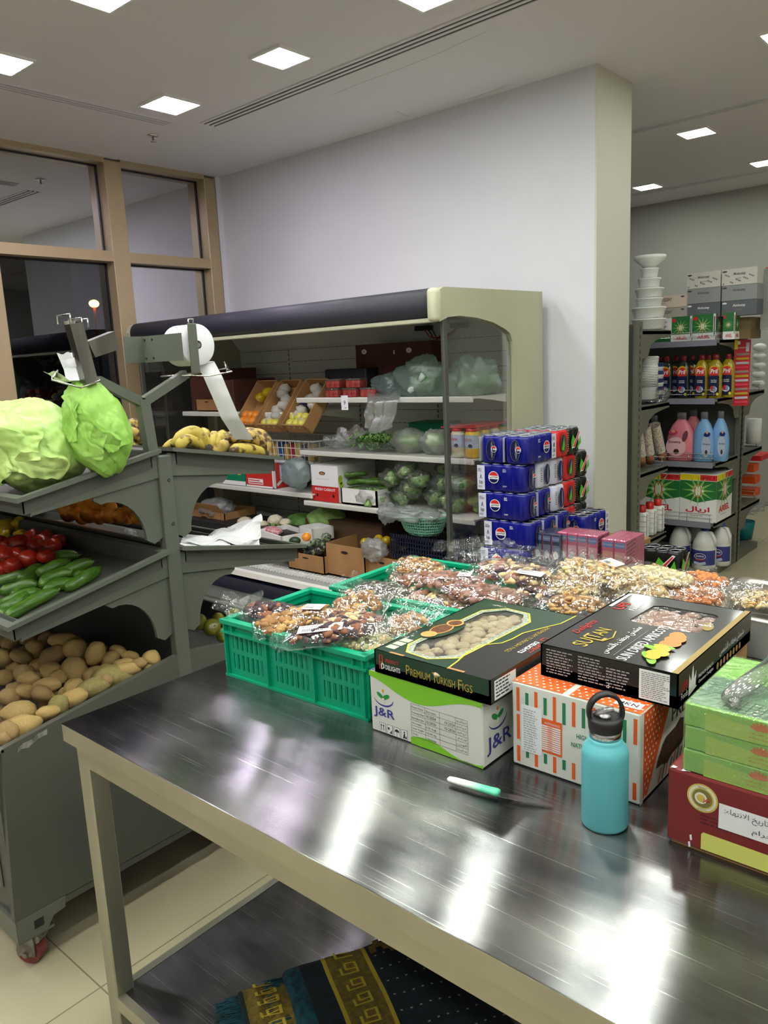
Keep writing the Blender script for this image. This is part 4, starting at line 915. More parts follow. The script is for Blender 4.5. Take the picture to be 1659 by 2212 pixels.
# ---- upper right shelf: dark film wall, berry punnets, dark cartons, bags
wr = film('dark_film', (70, 70, 76), .4, .2, .2, .6, 30)
tag(MB().rbox(-3.73, -3.36, 3.72, 3.95, SA2, SA2+.17, .01, mat('dark_wrapped_pack', (44, 44, 50), .25, bump=.6, bscale=30), 2).build('wrapped_pack'), 'dark film-wrapped pack behind the berry punnets', 'pack')
pn_r = mat('berry_red', (150, 36, 40), .35, col2=(196, 92, 84), scale=70, bump=.4, bscale=120)
def punnet(q_):
    q_.rbox(-.052, .052, -.045, .045, .0, .046, .008, pn_r, 2); l = MB(); l.rbox(-.054, .054, -.047, .047, .044, .056, .005, film('punnet_lid', (230, 226, 226), .22, .4, .1, .8, 50), 2); return [('lid', l)]
pun = [proto('berry_punnet', punnet, 'punnet')]
for i, (px_, py_) in enumerate([(724, 857), (762, 857), (725, 832), (768, 832), (800, 858)]):
    P = at_y(px_, py_, 3.52); lv = 0 if py_ > 845 else 1
    place(pun, 0, (P.x, 3.53, SA2+.056*lv), (0, 0, .05*i), 1, ['bottom left red berry punnet above the price tag', 'bottom red berry punnet right of the price tag', 'top left red berry punnet of the stack', 'top right red berry punnet of the stack', 'red berry punnet farthest right on the shelf edge'][i], 'berry punnets on the upper right shelf')
for i, (px0, px1, pyt) in enumerate([(790, 952, 728)]):
    a = at_y(775, 735, 3.93); b_ = at_y(950, 728, 3.93)
    q = MB(); x0, x1 = a.x+.05, b_.x; zt = 1.735
    q.box(x0, x1, 3.84, 3.95, SA2, zt, card_d); f = Frame((x0, 3.84, SA2), (1, 0, 0), (0, 0, 1)); w = x1-x0; h = zt-SA2
    for (u, v) in ((.12, .86), (.72, .84), (.0+.08, .3), (.45, .22), (.62, .2)):
        q.fdisc(f, w*u, h*v, .022, .016, white_print); q.ftext(f, w*u, h*v-.006, 'B2', .012, red_print, align='c', h=.0012)
    q.frect(f, w*.52, h*.78, w*.535, h*.86, white_print); q.frect(f, w*.36, h*.5, w*.37, h*.58, mat('carton_hole'))
    tag(q.build('flat_carton'), 'large dark brown flattened carton with round white logos standing behind the bags', 'carton')
tag(MB().prism([(3.50, SA2), (3.515, SA2), (3.9, 1.74), (3.885, 1.74)], 'x', -3.42, -3.40, white_p).build('white_strip'), 'thin white strip leaning against the dark carton', 'strip') if False else None
P = bp(745, 872, 3.465); q = MB(); q.box(P.x-.028, P.x+.028, 3.4625, 3.4645, SA2-.075, SA2+.012, paper_w); q.ftext(Frame((P.x-.028, 3.4625, SA2-.075), (1, 0, 0), (0, 0, 1)), .028, .03, '9', .026, black_print, align='c', w=.016); q.ftext(Frame((P.x-.028, 3.4625, SA2-.075), (1, 0, 0), (0, 0, 1)), .034, .012, '-', .003, black_print, align='c', w=.016)
tag(q.build('price_tag'), 'small white paper tag with a handwritten 9 on the upper right shelf edge', 'price tag')
def bagt(label, px_, py_, Y, rpx, rad, mm, seed, zf, **k):
    P = at_y(px_, py_, Y); return crumpled('plastic_bag', label, 'plastic bag', (P.x, Y, P.z), rad, mm, seed, drop=floor_drop(zf+.001), **k)
# hanging empty bag
P0 = at_y(835, 862, 3.45)
q = MB()
def hb(u, v):
    top = at_y(800+70*u, 835+14*math.sin(u*3), 3.56); mid = at_y(800+66*u, 864, 3.452); bot = at_y(797+60*u, 935-26*abs(u-.45), 3.44)
    p = top.lerp(mid, v/.3) if v < .3 else mid.lerp(bot, (v-.3)/.7)
    return p+Vector((0, -.028*abs(math.sin(u*9+2*v))-.02*noise.noise(Vector((u*5, v*4, 1)))-.01, 0))
q.grid(hb, 34, 34, bag_w); 
def hb2(u, v): p = hb(u, v); return p+Vector((0, -.03*math.sin(PI*u)*min(1, v*3)-.004, 0))
q.grid(hb2, 34, 34, bag_w); tag(q.build('plastic_bag'), 'empty translucent bag hanging down over the upper shelf edge', 'plastic bag')
bagt('greyish knotted bag slumped on the upper shelf behind the hanging one', 850, 838, 3.62, 0, (.14, .10, .085), bag_b, 8.1, SA2)
bagt('knotted pale green bag of leaves left of the fridge post', 915, 822, 3.6, 0, (.17, .12, .125), bag_g, 3.3, SA2, amp=.3)
q = MB(); P = at_y(905, 825, 3.5); q.tube([P, P+Vector((-.05, -.01, -.04)), P+Vector((-.06, -.02, -.055))], [.012, .02, .012], mat('knot_white', (214, 226, 226), .4), 8); q.tube([P, P+Vector((.04, -.01, .04))], [.012, .018], mat('knot_white'), 8); kn = q.build('bag_knot'); KB = [o for o in bpy.data.objects if 'knotted pale green' in str(o.get('label'))][0]; kn.parent = KB; kn.matrix_parent_inverse = KB.matrix_basis.inverted(); kn['label'] = 'white twisted knot tails'
bagt('big pale green bag of herbs seen behind the side glass', 1022, 822, 3.66, 0, (.135, .14, .12), bag_g, 5.9, SA2, amp=.35)
for i, (px_, py_, rr) in enumerate([(918, 825, .09), (1010, 832, .08), (1050, 838, .06)]):
    P = at_y(px_, py_, 3.62 if i == 0 else 3.68); tag(MB().blob((P.x, P.y, max(P.z, SA2+.06)), (rr, rr*.7, .06), veg_g, 24, 14, None, lambda d, i=i: 1+.3*noise.noise(d*4+Vector((i*4, 0, 0)))).build('leaf_bunch'), ['bunch of green leaves inside the knotted pale green bag', 'bunch of green herbs inside the big bag behind the glass', 'smaller bunch of herbs at the right in the big bag'][i], 'leafy greens')
# ---- shelf B: basket left, bags, greens, jars
def basket(label, c, size, mm, nx=14, nz=4, name='wire_basket'):
    w, d, h = size; t = empty(name, c, label, 'basket'); x, y, z = c; q = MB(); r = .0028
    def ring(zz, k=1, rr=.004): q.tube([(x-w/2*k, y-d/2*k, zz), (x+w/2*k, y-d/2*k, zz), (x+w/2*k, y+d/2*k, zz), (x-w/2*k, y+d/2*k, zz)], rr, mm, 6, closed=True)
    for k in range(nz+1): ring(z+h*k/nz, .94+.06*k/nz, .0055 if k == nz else r)
    for k in range(nx+1):
        for s in (-1, 1): X = -w/2+w*k/nx; q.tube([(x+X, y+s*d/2, z+h), (x+X*.94, y+s*d/2*.94, z)], r, mm, 4)
    for k in range(nx//2+1):
        for s in (-1, 1): Y = -d/2+d*k/(nx//2); q.tube([(x+s*w/2, y+Y, z+h), (x+s*w/2*.94, y+Y*.94, z)], r, mm, 4)
    q.build('wire_frame', t); MB().box(x-w*.46, x+w*.46, y-d*.46, y+d*.46, z, z+.004, mm).build('bottom', t); return t
a = at_y(492, 968, 3.5); b_ = at_y(650, 975, 3.5); Zb = .985
# boxes under the basket
green_tray = mat('green_carton', (0, 120, 86), .5); red_box = mat('red_carton', (200, 44, 40), .5); blue_box = mat('pale_blue_carton', (150, 164, 178), .6)
def carton(label, px0, px1, pyb, z0, h, d, face, prn=None, Y=3.5, name='carton', top=None):
    a = at_y(px0, pyb, Y); b_ = at_y(px1, pyb, Y); q = MB(); q.box(a.x, b_.x, Y, Y+d, z0, z0+h, face)
    fr_ = box_frames(a.x, b_.x, Y, Y+d, z0, z0+h)
    if prn: prn(q, fr_, b_.x-a.x, h, d)
    return tag(q.build(name), label, 'carton'), a.x, b_.x
def pg(q, f, w, h, d): q.frect(f['front'], 0, 0, w, .03, white_print); q.fdisc(f['front'], w*.15, h*.7, .03, .016, mat('lemon_yellow', (226, 214, 40), .5)); q.fdisc(f['front'], w*.85, h*.7, .03, .016, mat('lemon_yellow'))
carton('green and white fruit tray on the left lower shelf behind the rack', 450, 531, 1045, SC1, .13, .3, green_tray, pg)
def prd(q, f, w, h, d):
    q.frect(f['front'], w*.08, h*.12, w*.62, h*.34, white_print); q.frect(f['front'], w*.1, h*.16, w*.6, h*.2, red_print, .0008); q.frect(f['front'], w*.1, h*.25, w*.5, h*.29, red_print, .0008)
    q.frect(f['front'], 0, 0, w, .012, white_print); q.frect(f['front'], w-.012, 0, w, h, white_print); q.frect(f['right'], 0, 0, .02, h, white_print); q.fline(f['right'], [(.03, .02), (.12, .08), (.2, .16)], .02, white_print)
carton('red and white fruit carton below the white wire basket', 533, 592, 1050, SC1, .175, .32, red_box, prd)
carton('pale blue grey carton carrying the white wire basket', 592, 655, 1050, SC1+.06, .125, .3, blue_box, None, 3.56)
tag(MB().box(-4.3, -3.68, 3.54, 3.96, .976, .984, blue_box).build('cardboard_sheet'), 'pale flat cardboard sheet under the wire basket', 'cardboard')
basket('white wire basket with packs on the left middle level', (-4.0, 3.74, Zb), (.62, .4, .145), white_p, 14, 3)
random.seed(5)
for k in range(8):
    x = -4.2+k*.058; cc = [(206, 178, 96), (214, 190, 120), (40, 90, 160), (200, 170, 90), (180, 60, 60), (210, 190, 120), (60, 60, 70), (206, 178, 96)][k]
    q = MB(); q.rbox(x-.024, x+.024, 3.60, 3.66, Zb+.006, Zb+.115+.006*(k % 3), .008, mat('pack_%d_%d_%d' % cc, cc, .4), 2)
    tag(q.build('food_pack'), 'upright %s food pack standing in the white wire basket, %s' % (['tan', 'cream', 'blue', 'tan', 'dull red', 'cream', 'charcoal', 'tan'][k], ['at its left end', 'second from its left end', 'the only blue one', 'right of the blue one', 'the only red one', 'right of the red one', 'the only dark one', 'at its right end'][k]), 'food pack')
# white limp bag on shelf B
P = at_y(728, 945, 3.5); q = MB()
def wb(u, v):
    r = (.4+.6*v); a = u*2*PI; p = Vector((P.x+.17*math.cos(a)*r, 3.56+.075*math.sin(a)*r, SB+.02+.12*v*(.6+.4*math.sin(a*1+.6))))
    n = noise.noise(Vector((math.cos(a)*2.4, math.sin(a)*2.4, v*3)))
    return p+Vector((n*.035, n*.02, noise.noise(Vector((math.cos(a)*3, math.sin(a)*3, 7+v*2)))*.03))
q.grid(wb, 60, 14, bag_w); tag(q.build('plastic_bag'), 'empty open milky bag lying on the middle shelf above the carrot cartons', 'plastic bag')
def sprigs(label, c, w, d, h, n, mm, seed, cat='herbs', name='herb_bunch'):
    random.seed(seed); q = MB()
    for k in range(n):
        x = c[0]+random.uniform(-w, w); y = c[1]+random.uniform(-d, d); a = random.uniform(0, 6.3); l = random.uniform(.03, .08); z = c[2]+random.uniform(0, h)
        dx, dy = math.cos(a)*l, math.sin(a)*l; nx, ny = -math.sin(a)*.009, math.cos(a)*.009; up = random.uniform(-.01, .04)
        q.add([(x, y, z), (x+dx*.5+nx, y+dy*.5+ny, z+up), (x+dx, y+dy, z+up*.3), (x+dx*.5-nx, y+dy*.5-ny, z+up)], [(0, 1, 2, 3)], mm)
    return tag(q.build(name), label, cat, kind='stuff')
sprigs('loose feathery dill and green herbs on the middle shelf behind the acrylic guard', (-3.22, 3.62, SB+.01), .16, .1, .07, 420, veg_g, 4)
tag(MB().rbox(-3.1, -2.83, 3.8, 4.0, SB, SB+.16, .01, mat('green_crate_small', (0, 104, 70), .5), 2, smooth=False).build('green_tub'), 'dark green plastic tub at the back of the middle shelf', 'tub')
for i, (px_, py_, r0) in enumerate([(880, 962, .11), (938, 968, .09)]):
    P = at_y(px_, py_, 3.58); wrapped(['bagged pale lettuce heap on the middle shelf left of the post', 'smaller bagged lettuce just left of the fridge post'][i], (P.x, 3.6, SB+.07), (r0, .09, .07), 2.3+i*3, veg_l, fm=bag_w, name='bagged_lettuce', cat='lettuce')
glass_m = film('jar_glass', (220, 230, 225), .08, .25, .03, 0)
JARS = [(992, 'cream sauce jar with a red lid, left of two front jars', (222, 214, 180), 'AIMA'), (1022, 'yellow mustard jar with a red lid next to the drink packs', (226, 188, 40), 'AIMA')]
def jar(label, x, y, z, colr, word, lidc=(190, 40, 34), r=.042, h=.16):
    t = empty('sauce_jar', (x, y, z), label, 'jar'); cm_ = mat('sauce_%d_%d' % colr[:2], colr, .4)
    MB().lathe([(.0, 0), (r*.9, 0), (r, .008), (r, h*.82), (r*.82, h*.9), (r*.82, h*.91)], cm_, 24, T(x, y, z)).build('jar_body', t)
    MB().lathe([(r*.9, h*.9), (r*.92, h*.91), (r*.92, h), (0, h+.001)], mat('jar_lid_%d' % lidc[0], lidc, .35), 24, T(x, y, z)).build('lid', t)
    q = MB(); n = 16
    for (z0, z1, mm_) in ((.035, .115, mat('label_pale_blue', (176, 186, 208), .5)),):
        q.add([(x+(r+.0008)*math.cos(-PI*.95+PI*.9*k/n), y+(r+.0008)*math.sin(-PI*.95+PI*.9*k/n), z+zz) for zz in (h*.33, h*.78) for k in range(n+1)], [(k, k+1, n+2+k, n+1+k) for k in range(n)], mm_, True)
    q.ftext(Frame((x, y-r-.001, z), (1, 0, 0), (0, 0, 1)), -.022, h*.58, word, .014, red_print, w=.044, h=.001); q.fdisc(Frame((x, y-r-.001, z), (1, 0, 0), (0, 0, 1)), .012, h*.42, .014, .01, mat('dark_fruit_print', (50, 44, 80), .5), .001)
    q.build('label', t); return t
for px_, l, cc, w in JARS: P = at_y(px_, 985, 3.54); jar(l, P.x, 3.54, SB, cc, w)
for k in range(4):
    jar(['third sauce jar in the row behind, dull yellow', 'fourth sauce jar in the row, pale', 'fifth sauce jar partly hidden by drink packs', 'jar at the back of the row touching the end panel'][k], -2.44-.002*k, 3.64+k*.10, SB, [(206, 176, 60), (214, 208, 176), (206, 170, 70), (200, 190, 140)][k], 'AIMA', [(190, 40, 34), (190, 40, 34), (40, 120, 80), (190, 40, 34)][k])
tag(MB().box(-2.62, -2.4, 3.5, 3.9, SB+.163, SB+.168, red_print).build('lid_tray'), 'thin red tray lying on top of the sauce jars', 'tray')
# ---- shelf C right: carrot cartons, cucumbers tray, wrapped greens
def pcar(q, f, w, h, d):
    q.frect(f['front'], 0, 0, w, h*.42, red_print); q.ftext(f['front'], w*.12, h*.3, 'FRESH CARROT', .017, white_print, w=w*.76, bold=.02); q.fdisc(f['front'], w*.2, h*.17, .009, .011, dark); q.fdisc(f['front'], w*.8, h*.17, .009, .011, dark)
    q.scribble(f['front'], w*.1, h*.12, w*.7, 1, .005, mat('dark_red_print', (120, 20, 20), .5)); q.fdisc(f['front'], w*.42, h*.78, .028, .012, mat('carton_hole')); q.fdisc(f['front'], w*.42, h*.775, .02, .008, card_m, .0009)
    q.frect(f['front'], 0, h*.42, w, h*.425, dark); q.scribble(f['front'], w*.18, h*.62, w*.7, 1, .006, mat('pale_blue_print', (150, 180, 210), .5)); q.fdisc(f['right'], .18, h*.7, .013, .016, mat('logo_blue', (40, 110, 180), .5)); q.fdisc(f['right'], .09, h*.5, .008, .014, dark)
    q.fdisc(f['right'], .02, h*.62, .02, .03, mat('lime_print', (170, 200, 60), .5)); q.fdisc(f['right'], .03, h*.45, .018, .024, mat('lime_print'))
carton('white over red FRESH CARROT carton at the left end of its shelf', 676, 733, 1086, SC2, .235, .36, white_print, pcar)
P = at_y(733, 1088, 3.5); open_box('styrofoam_tray', 'white open tray of small cucumbers beside the carrot carton', 'tray', (P.x+.17, 3.6, SC2), (.3, .2, .10), .01, white_p, slots=False)
random.seed(8)
for k in range(11):
    P = at_y(760+(k % 5)*13, 1058-(k//5)*16, 3.56); s_ = .075
    o = place(cucs, k % 3, (P.x+.0, 3.57+.03*(k % 3), max(P.z, SC2+.06)), (0, .1*(k % 2), .7+.25*random.uniform(-1, 1)), (s_, .095, .095), 'one of the small light green cucumbers heaped in the white tray', 'small cucumbers in the white tray')
spots = [(800,1070,.09),(835,1035,.08),(850,1080,.09),(880,1015,.075),(880,1055,.08),(925,1075,.085),(905,1035,.07),(948,1045,.075),(945,1015,.06),(985,1040,.07),(975,1090,.08),(1010,1085,.07),(1005,1045,.06),(960,1080,.06),(1022,1105,.05),(820,1090,.06)]
for i, (x, y, r0) in enumerate(spots):
    P = at_y(x, y, 3.56); zc = max(P.z, SC2+r0*.62)
    lb = ['film-wrapped greens nearest the white cucumber tray', 'glossy film-wrapped peppers second in the heap', 'wrapped pale greens above the basket bag, low in the heap', 'twisted top of a film-wrapped bundle at the crest of the heap', 'wrapped dark greens in the middle of the heap', 'round wrapped pale cabbage above the green basket', 'wrapped greens just under the shelf, centre', 'wrapped bundle with loose film left of the post, upper', 'small wrapped bundle tight under the shelf by the post', 'wrapped greens behind the glass, upper left', 'wrapped greens low behind the glass beside the post', 'wrapped pale vegetable low at the right end', 'wrapped greens behind the glass, upper right', 'wrapped bundle pressed against the post from the left', 'small wrapped lettuce at the shelf end near the cola packs', 'small wrapped greens in front at the shelf edge'][i]
    wrapped(lb, (P.x, 3.56+.05*(i % 3), zc), (r0, .08, r0*.72), 1.7+i*1.9, (veg_g, veg_l, veg_g, veg_l)[i % 4], group='film-wrapped greens on the lower right shelf', rz=i)
bagt('blue-grey filled bag bulging in front of the left lower shelf', 641, 1022, 3.47, 0, (.105, .075, .10), bag_b, 6.6, .70, amp=.22)
# ---- deck: cartons, cauliflower, lettuce, styro boxes, baskets
open_box('carton', 'wide brown carton with a bagged cauliflower at the left of the fridge floor', 'carton', (at_y(450, 1140, 3.5).x, 3.62, DK+.0), (.5, .3, .25), .006, card_m, 0, 1)
bagt('milky bag of cauliflower on the wide brown carton', 470, 1098, 3.56, 0, (.16, .11, .075), bag_w, 9.2, .52, amp=.3)
wh = mat('cauliflower_curd', (222, 214, 184), .7, bump=.9, bscale=90)
for i, (x, y, r) in enumerate([(525, 1130, .06), (500, 1138, .045), (590, 1125, .055), (565, 1135, .04), (548, 1150, .045), (612, 1130, .04)]):
    P = at_y(x, y, 3.5); t = empty('cauliflower', (P.x, 3.52, P.z-r), ['cauliflower behind the point of the white paper', 'small cauliflower left of the white paper', 'cauliflower between the dark box and the red packs', 'small cauliflower half hidden by the paper', 'cauliflower sunk low behind the paper', 'rightmost cauliflower near the styrofoam box'][i], 'cauliflower')
    MB().blob((P.x, 3.52, P.z), (r, r, r*.7), wh, 30, 18, None, lambda d, i=i: 1+.12*noise.noise(d*6+Vector((i, 0, 0)))+.05*noise.noise(d*15)).build('curd', t)
    q = MB()
    for k in range(6): a = k*1.05+i; q.blob((P.x+r*.8*math.cos(a), 3.52+r*.8*math.sin(a), P.z-.01), (r*.4, r*.15, r*.55), veg_l, 8, 6, Rz(a+PI/2))
    q.build('leaves', t)
q = MB(); a = at_y(410, 1165, 3.42); b_ = at_y(655, 1150, 3.42)
tag(MB().rbox(a.x, b_.x, 3.40, 3.75, DK, .53, .006, mat('black_crate', (34, 34, 36), .5), 1, smooth=False).build('black_crate'), 'black plastic crate carrying the cauliflowers behind the paper', 'crate')
open_box('styrofoam_box', 'white styrofoam box with red packs behind the paper sheet', 'box', (at_y(600, 1165, 3.30).x, 3.36, .47), (.33, .22, .09), .012, white_p, -.25, slots=False)
open_box('styrofoam_box', 'white styrofoam box lid end to the right of the red packs', 'box', (at_y(672, 1160, 3.45).x, 3.5, .50), (.18, .16, .08), .012, white_p, -.25, slots=False)
tag(MB().blob((at_y(583, 1142, 3.36).x, 3.38, .54), (.09, .05, .03), mat('red_net_pack', (176, 40, 46), .35, col2=(214, 190, 190), scale=60), 16, 8).build('red_net_pack'), 'red and white net pack lying in the styrofoam box', 'pack')
P = at_y(662, 1160, 3.3); tag(MB().blob((P.x, 3.3, P.z), (.03, .03, .028), or_m, 14, 10).build('orange'), 'single orange behind the tray end near the styrofoam box', 'orange')
P = at_y(637, 1168, 3.28); tag(MB().blob((P.x, 3.28, P.z), (.04, .03, .026), veg_dk, 14, 10, Rz(.4)).build('green_pepper'), 'dark green pepper beside the tray end', 'pepper')
for i, (x, y, r, sd) in enumerate([(705, 1125, .13, 1), (650, 1130, .10, 2)]):
    P = at_y(x, y, 3.7); t = tag(MB().blob((P.x, 3.7, P.z), (r*1.1, r*.8, r*.62), (veg_l, veg_g)[i], 50, 30, None, lambda d, i=i: 1+.2*noise.noise(d*2+Vector((i*4, 0, 0)))+.06*abs(math.sin(8*math.atan2(d.y, d.x)+3*d.z))).build('leafy_cabbage'), ['big leafy green cabbage in the shade under the lower right shelf', 'broad flat green leaves left of the leafy cabbage'][i], 'cabbage')
    t.location.z = P.z-r*.62
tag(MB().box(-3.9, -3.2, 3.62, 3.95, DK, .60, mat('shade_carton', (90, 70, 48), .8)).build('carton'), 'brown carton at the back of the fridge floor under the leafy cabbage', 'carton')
def carton_o(label, x0p, x1p, pyt, pyb, Y, d, col=card_m, flaps=0, rz=0):
    a = at_y(x0p, pyb, Y); b_ = at_y(x1p, pyb, Y); tz = at_y((x0p+x1p)/2, pyt, Y).z; w = b_.x-a.x
    return open_box('carton', label, 'carton', ((a.x+b_.x)/2, Y+d/2, DK), (w, d, tz-DK), .006, col, rz, flaps)
carton_o('brown carton of film-wrapped green peppers, partly behind the tray end', 625, 702, 1198, 1248, 3.3, .3)
carton_o('tall brown carton with a notched front in the middle of the fridge floor', 707, 790, 1180, 1255, 3.33, .3)
carton_o('brown carton behind the green crate with a bag of yellow peppers', 792, 862, 1205, 1255, 3.36, .28)
for i, (x, y) in enumerate([(655, 1185), (672, 1180), (690, 1188), (665, 1195), (684, 1172), (698, 1178), (676, 1192), (648, 1192), (705, 1160), (640, 1180)]):
    P = at_y(x, y, 3.42); wrapped('one of the shiny film-wrapped green peppers in the carton by the tray end', (P.x, 3.42, P.z), (.032, .03, .026), i*2.1+.5, veg_dk, cat='wrapped pepper', name='wrapped_pepper', group='film-wrapped green peppers')
bagt('clear crumpled bag of yellow peppers hanging over the carton edge', 808, 1187, 3.36, 0, (.085, .06, .062), bag_w, 4.4, .40, amp=.3)
for i, (x, y) in enumerate([(788, 1172), (818, 1165), (835, 1168)]): P = at_y(x, y, 3.5); tag(MB().blob((P.x, 3.5, P.z), (.03, .03, .03), yp, 14, 10).build('yellow_pepper'), ['yellow pepper at the left inside the bagged carton', 'yellow pepper behind the clear bag', 'yellow pepper beside the dark blue basket'][i], 'pepper')
# dark blue slotted basket and mint colander
a = at_y(845, 1205, 3.36); b_ = at_y(955, 1205, 3.36); nb_m = mat('navy_basket_plastic', (26, 32, 52), .4)
zb0 = at_y(900, 1212, 3.36).z; zb1 = at_y(900, 1160, 3.36).z
t = empty('plastic_basket', ((a.x+b_.x)/2, 3.5, zb0), 'dark navy slotted plastic basket under the mint green colander', 'basket')
q = MB(); w = b_.x-a.x
for s in (3.36, 3.64):
    q.box(a.x, b_.x, s, s+.004, zb1-.02, zb1, nb_m).box(a.x, b_.x, s, s+.004, zb0, zb0+.02, nb_m)
    for k in range(21): X = a.x+w*k/20; q.box(X-.003, X+.003, s, s+.004, zb0, zb1, nb_m)
    for k in range(4): zz = zb0+.02+(zb1-zb0-.04)*k/4; q.box(a.x, b_.x, s, s+.004, zz, zz+.005, nb_m)
for X in (a.x, b_.x):
    q.box(X, X+.004, 3.36, 3.64, zb1-.02, zb1, nb_m).box(X, X+.004, 3.36, 3.64, zb0, zb0+.02, nb_m)
    for k in range(16): Y = 3.36+.28*k/15; q.box(X, X+.004, Y-.003, Y+.003, zb0, zb1, nb_m)
q.build('slatted_sides', t); MB().box(a.x, b_.x, 3.36, 3.64, zb0-.004, zb0, nb_m).build('bottom', t)
tag(MB().box(a.x+.01, b_.x-.01, 3.38, 3.62, DK, zb0-.005, card_m).build('carton'), 'brown carton carrying the dark navy basket', 'carton')
mint = mat('mint_plastic', (134, 196, 168), .4, sss=.1)
cc = at_y(898, 1140, 3.38); R0 = .125; zr = at_y(898, 1118, 3.38).z; z0_ = zb1+.002
t = empty('colander', (cc.x, 3.45, z0_), 'mint green plastic colander basket hanging in front of the lower right shelf', 'colander')
q = MB(); NR = 56
def cr_(u): return (.62+.38*u**.55)
for k in range(NR):
    a_ = 2*PI*k/NR; q.tube([(cc.x+R0*cr_(u)*math.cos(a_)*1.25, 3.45+R0*cr_(u)*math.sin(a_)*.85, z0_+(zr-z0_)*u) for u in (0, .25, .5, .75, 1)], .0026, mint, 4)
for u in (.0, .16, .32, .48, .64, .8, 1.0):
    q.tube([(cc.x+R0*cr_(u)*math.cos(2*PI*k/40)*1.25, 3.45+R0*cr_(u)*math.sin(2*PI*k/40)*.85, z0_+(zr-z0_)*u) for k in range(40)], .0026 if u < 1 else .007, mint, 6, closed=True)
q.build('slotted_wall', t); MB().lathe([(0, 0), (R0*.62, 0), (R0*.62, .004), (0, .004)], mint, 30, T(cc.x, 3.45, z0_) @ Matrix.Scale(1.25, 4, (1, 0, 0)) @ Matrix.Scale(.85, 4, (0, 1, 0))).build('bottom', t)
bagt('crumpled clear bag lying over the mint green colander rim', 885, 1110, 3.40, 0, (.17, .10, .035), bag_w, 7.7, .6, amp=.4)
bagt('end of the clear bag drooping over the left of the colander', 838, 1108, 3.38, 0, (.055, .06, .055), bag_w, 2.7, .6, amp=.35)
# ================================================================ drink packs beside the fridge
shr_b = mat('blue_shrink_wrap', (18, 24, 122), .22, bump=.15, bscale=18); shr_w = mat('white_shrink_wrap', (206, 208, 226), .28, bump=.12, bscale=18)
shr_r = mat('red_shrink_wrap', (196, 34, 34), .25, bump=.12, bscale=18); shr_k = mat('black_green_shrink_wrap', (22, 26, 22), .25, bump=.12, bscale=18)
nav = mat('logo_navy', (18, 24, 84), .3); lred = mat('logo_red', (206, 48, 46), .35); lime = mat('logo_lime', (84, 178, 44), .4); lsil = mat('can_silver', (176, 180, 190), .25, metal=.7)
CW, CD, CHt = .262, .131, .132
def wavy(L, D, r=.031, n=4, m_=2):
    """outline of shrink wrap pulled over n x m cans"""
    pts = []; 
    def side(p, q, k):
        p, q = Vector(p), Vector(q); d = (q-p).normalized(); nn = Vector((d.y, -d.x)); l = (q-p).length
        for i in range(k*6):
            u = i/(k*6); w = abs(math.sin(PI*u*k)); pts.append(tuple(p+d*l*u+nn*(-.006+.006*w**.7)))
    c = .012
    side((c, 0), (L-c, 0), n); side((L, c), (L, D-c), m_); side((L-c, D), (c, D), n); side((0, D-c), (0, c), m_)
    return pts
def logo(q, f, x, y, r, word='PEPSI', h=.0075):
    q.fdisc(f, x, y, r, r, white_print, h, 28); q.fdisc(f, x, y+r*.08, r*.86, r*.82, lred, h+.0004, 20, .25, PI-.25); q.fdisc(f, x, y-r*.08, r*.86, r*.82, nav, h+.0004, 20, PI+.25, 2*PI-.25)
    q.ftext(f, x, y-r*.17, word, r*.36, black_print, h+.0008, 'c', r*1.55, bold=.03)
def window(q, f, x, y, w, hh, inside, h=.0072):
    q.fdisc(f, x, y, w/2+.002, hh/2+.002, lsil, h, 26); q.fdisc(f, x, y, w/2, hh/2, inside, h+.0004, 26); q.fdisc(f, x+w*.12, y, w*.12, hh*.42, lsil, h+.0007, 16); q.fdisc(f, x-w*.22, y, w*.08, hh*.36, nav, h+.0007, 16)
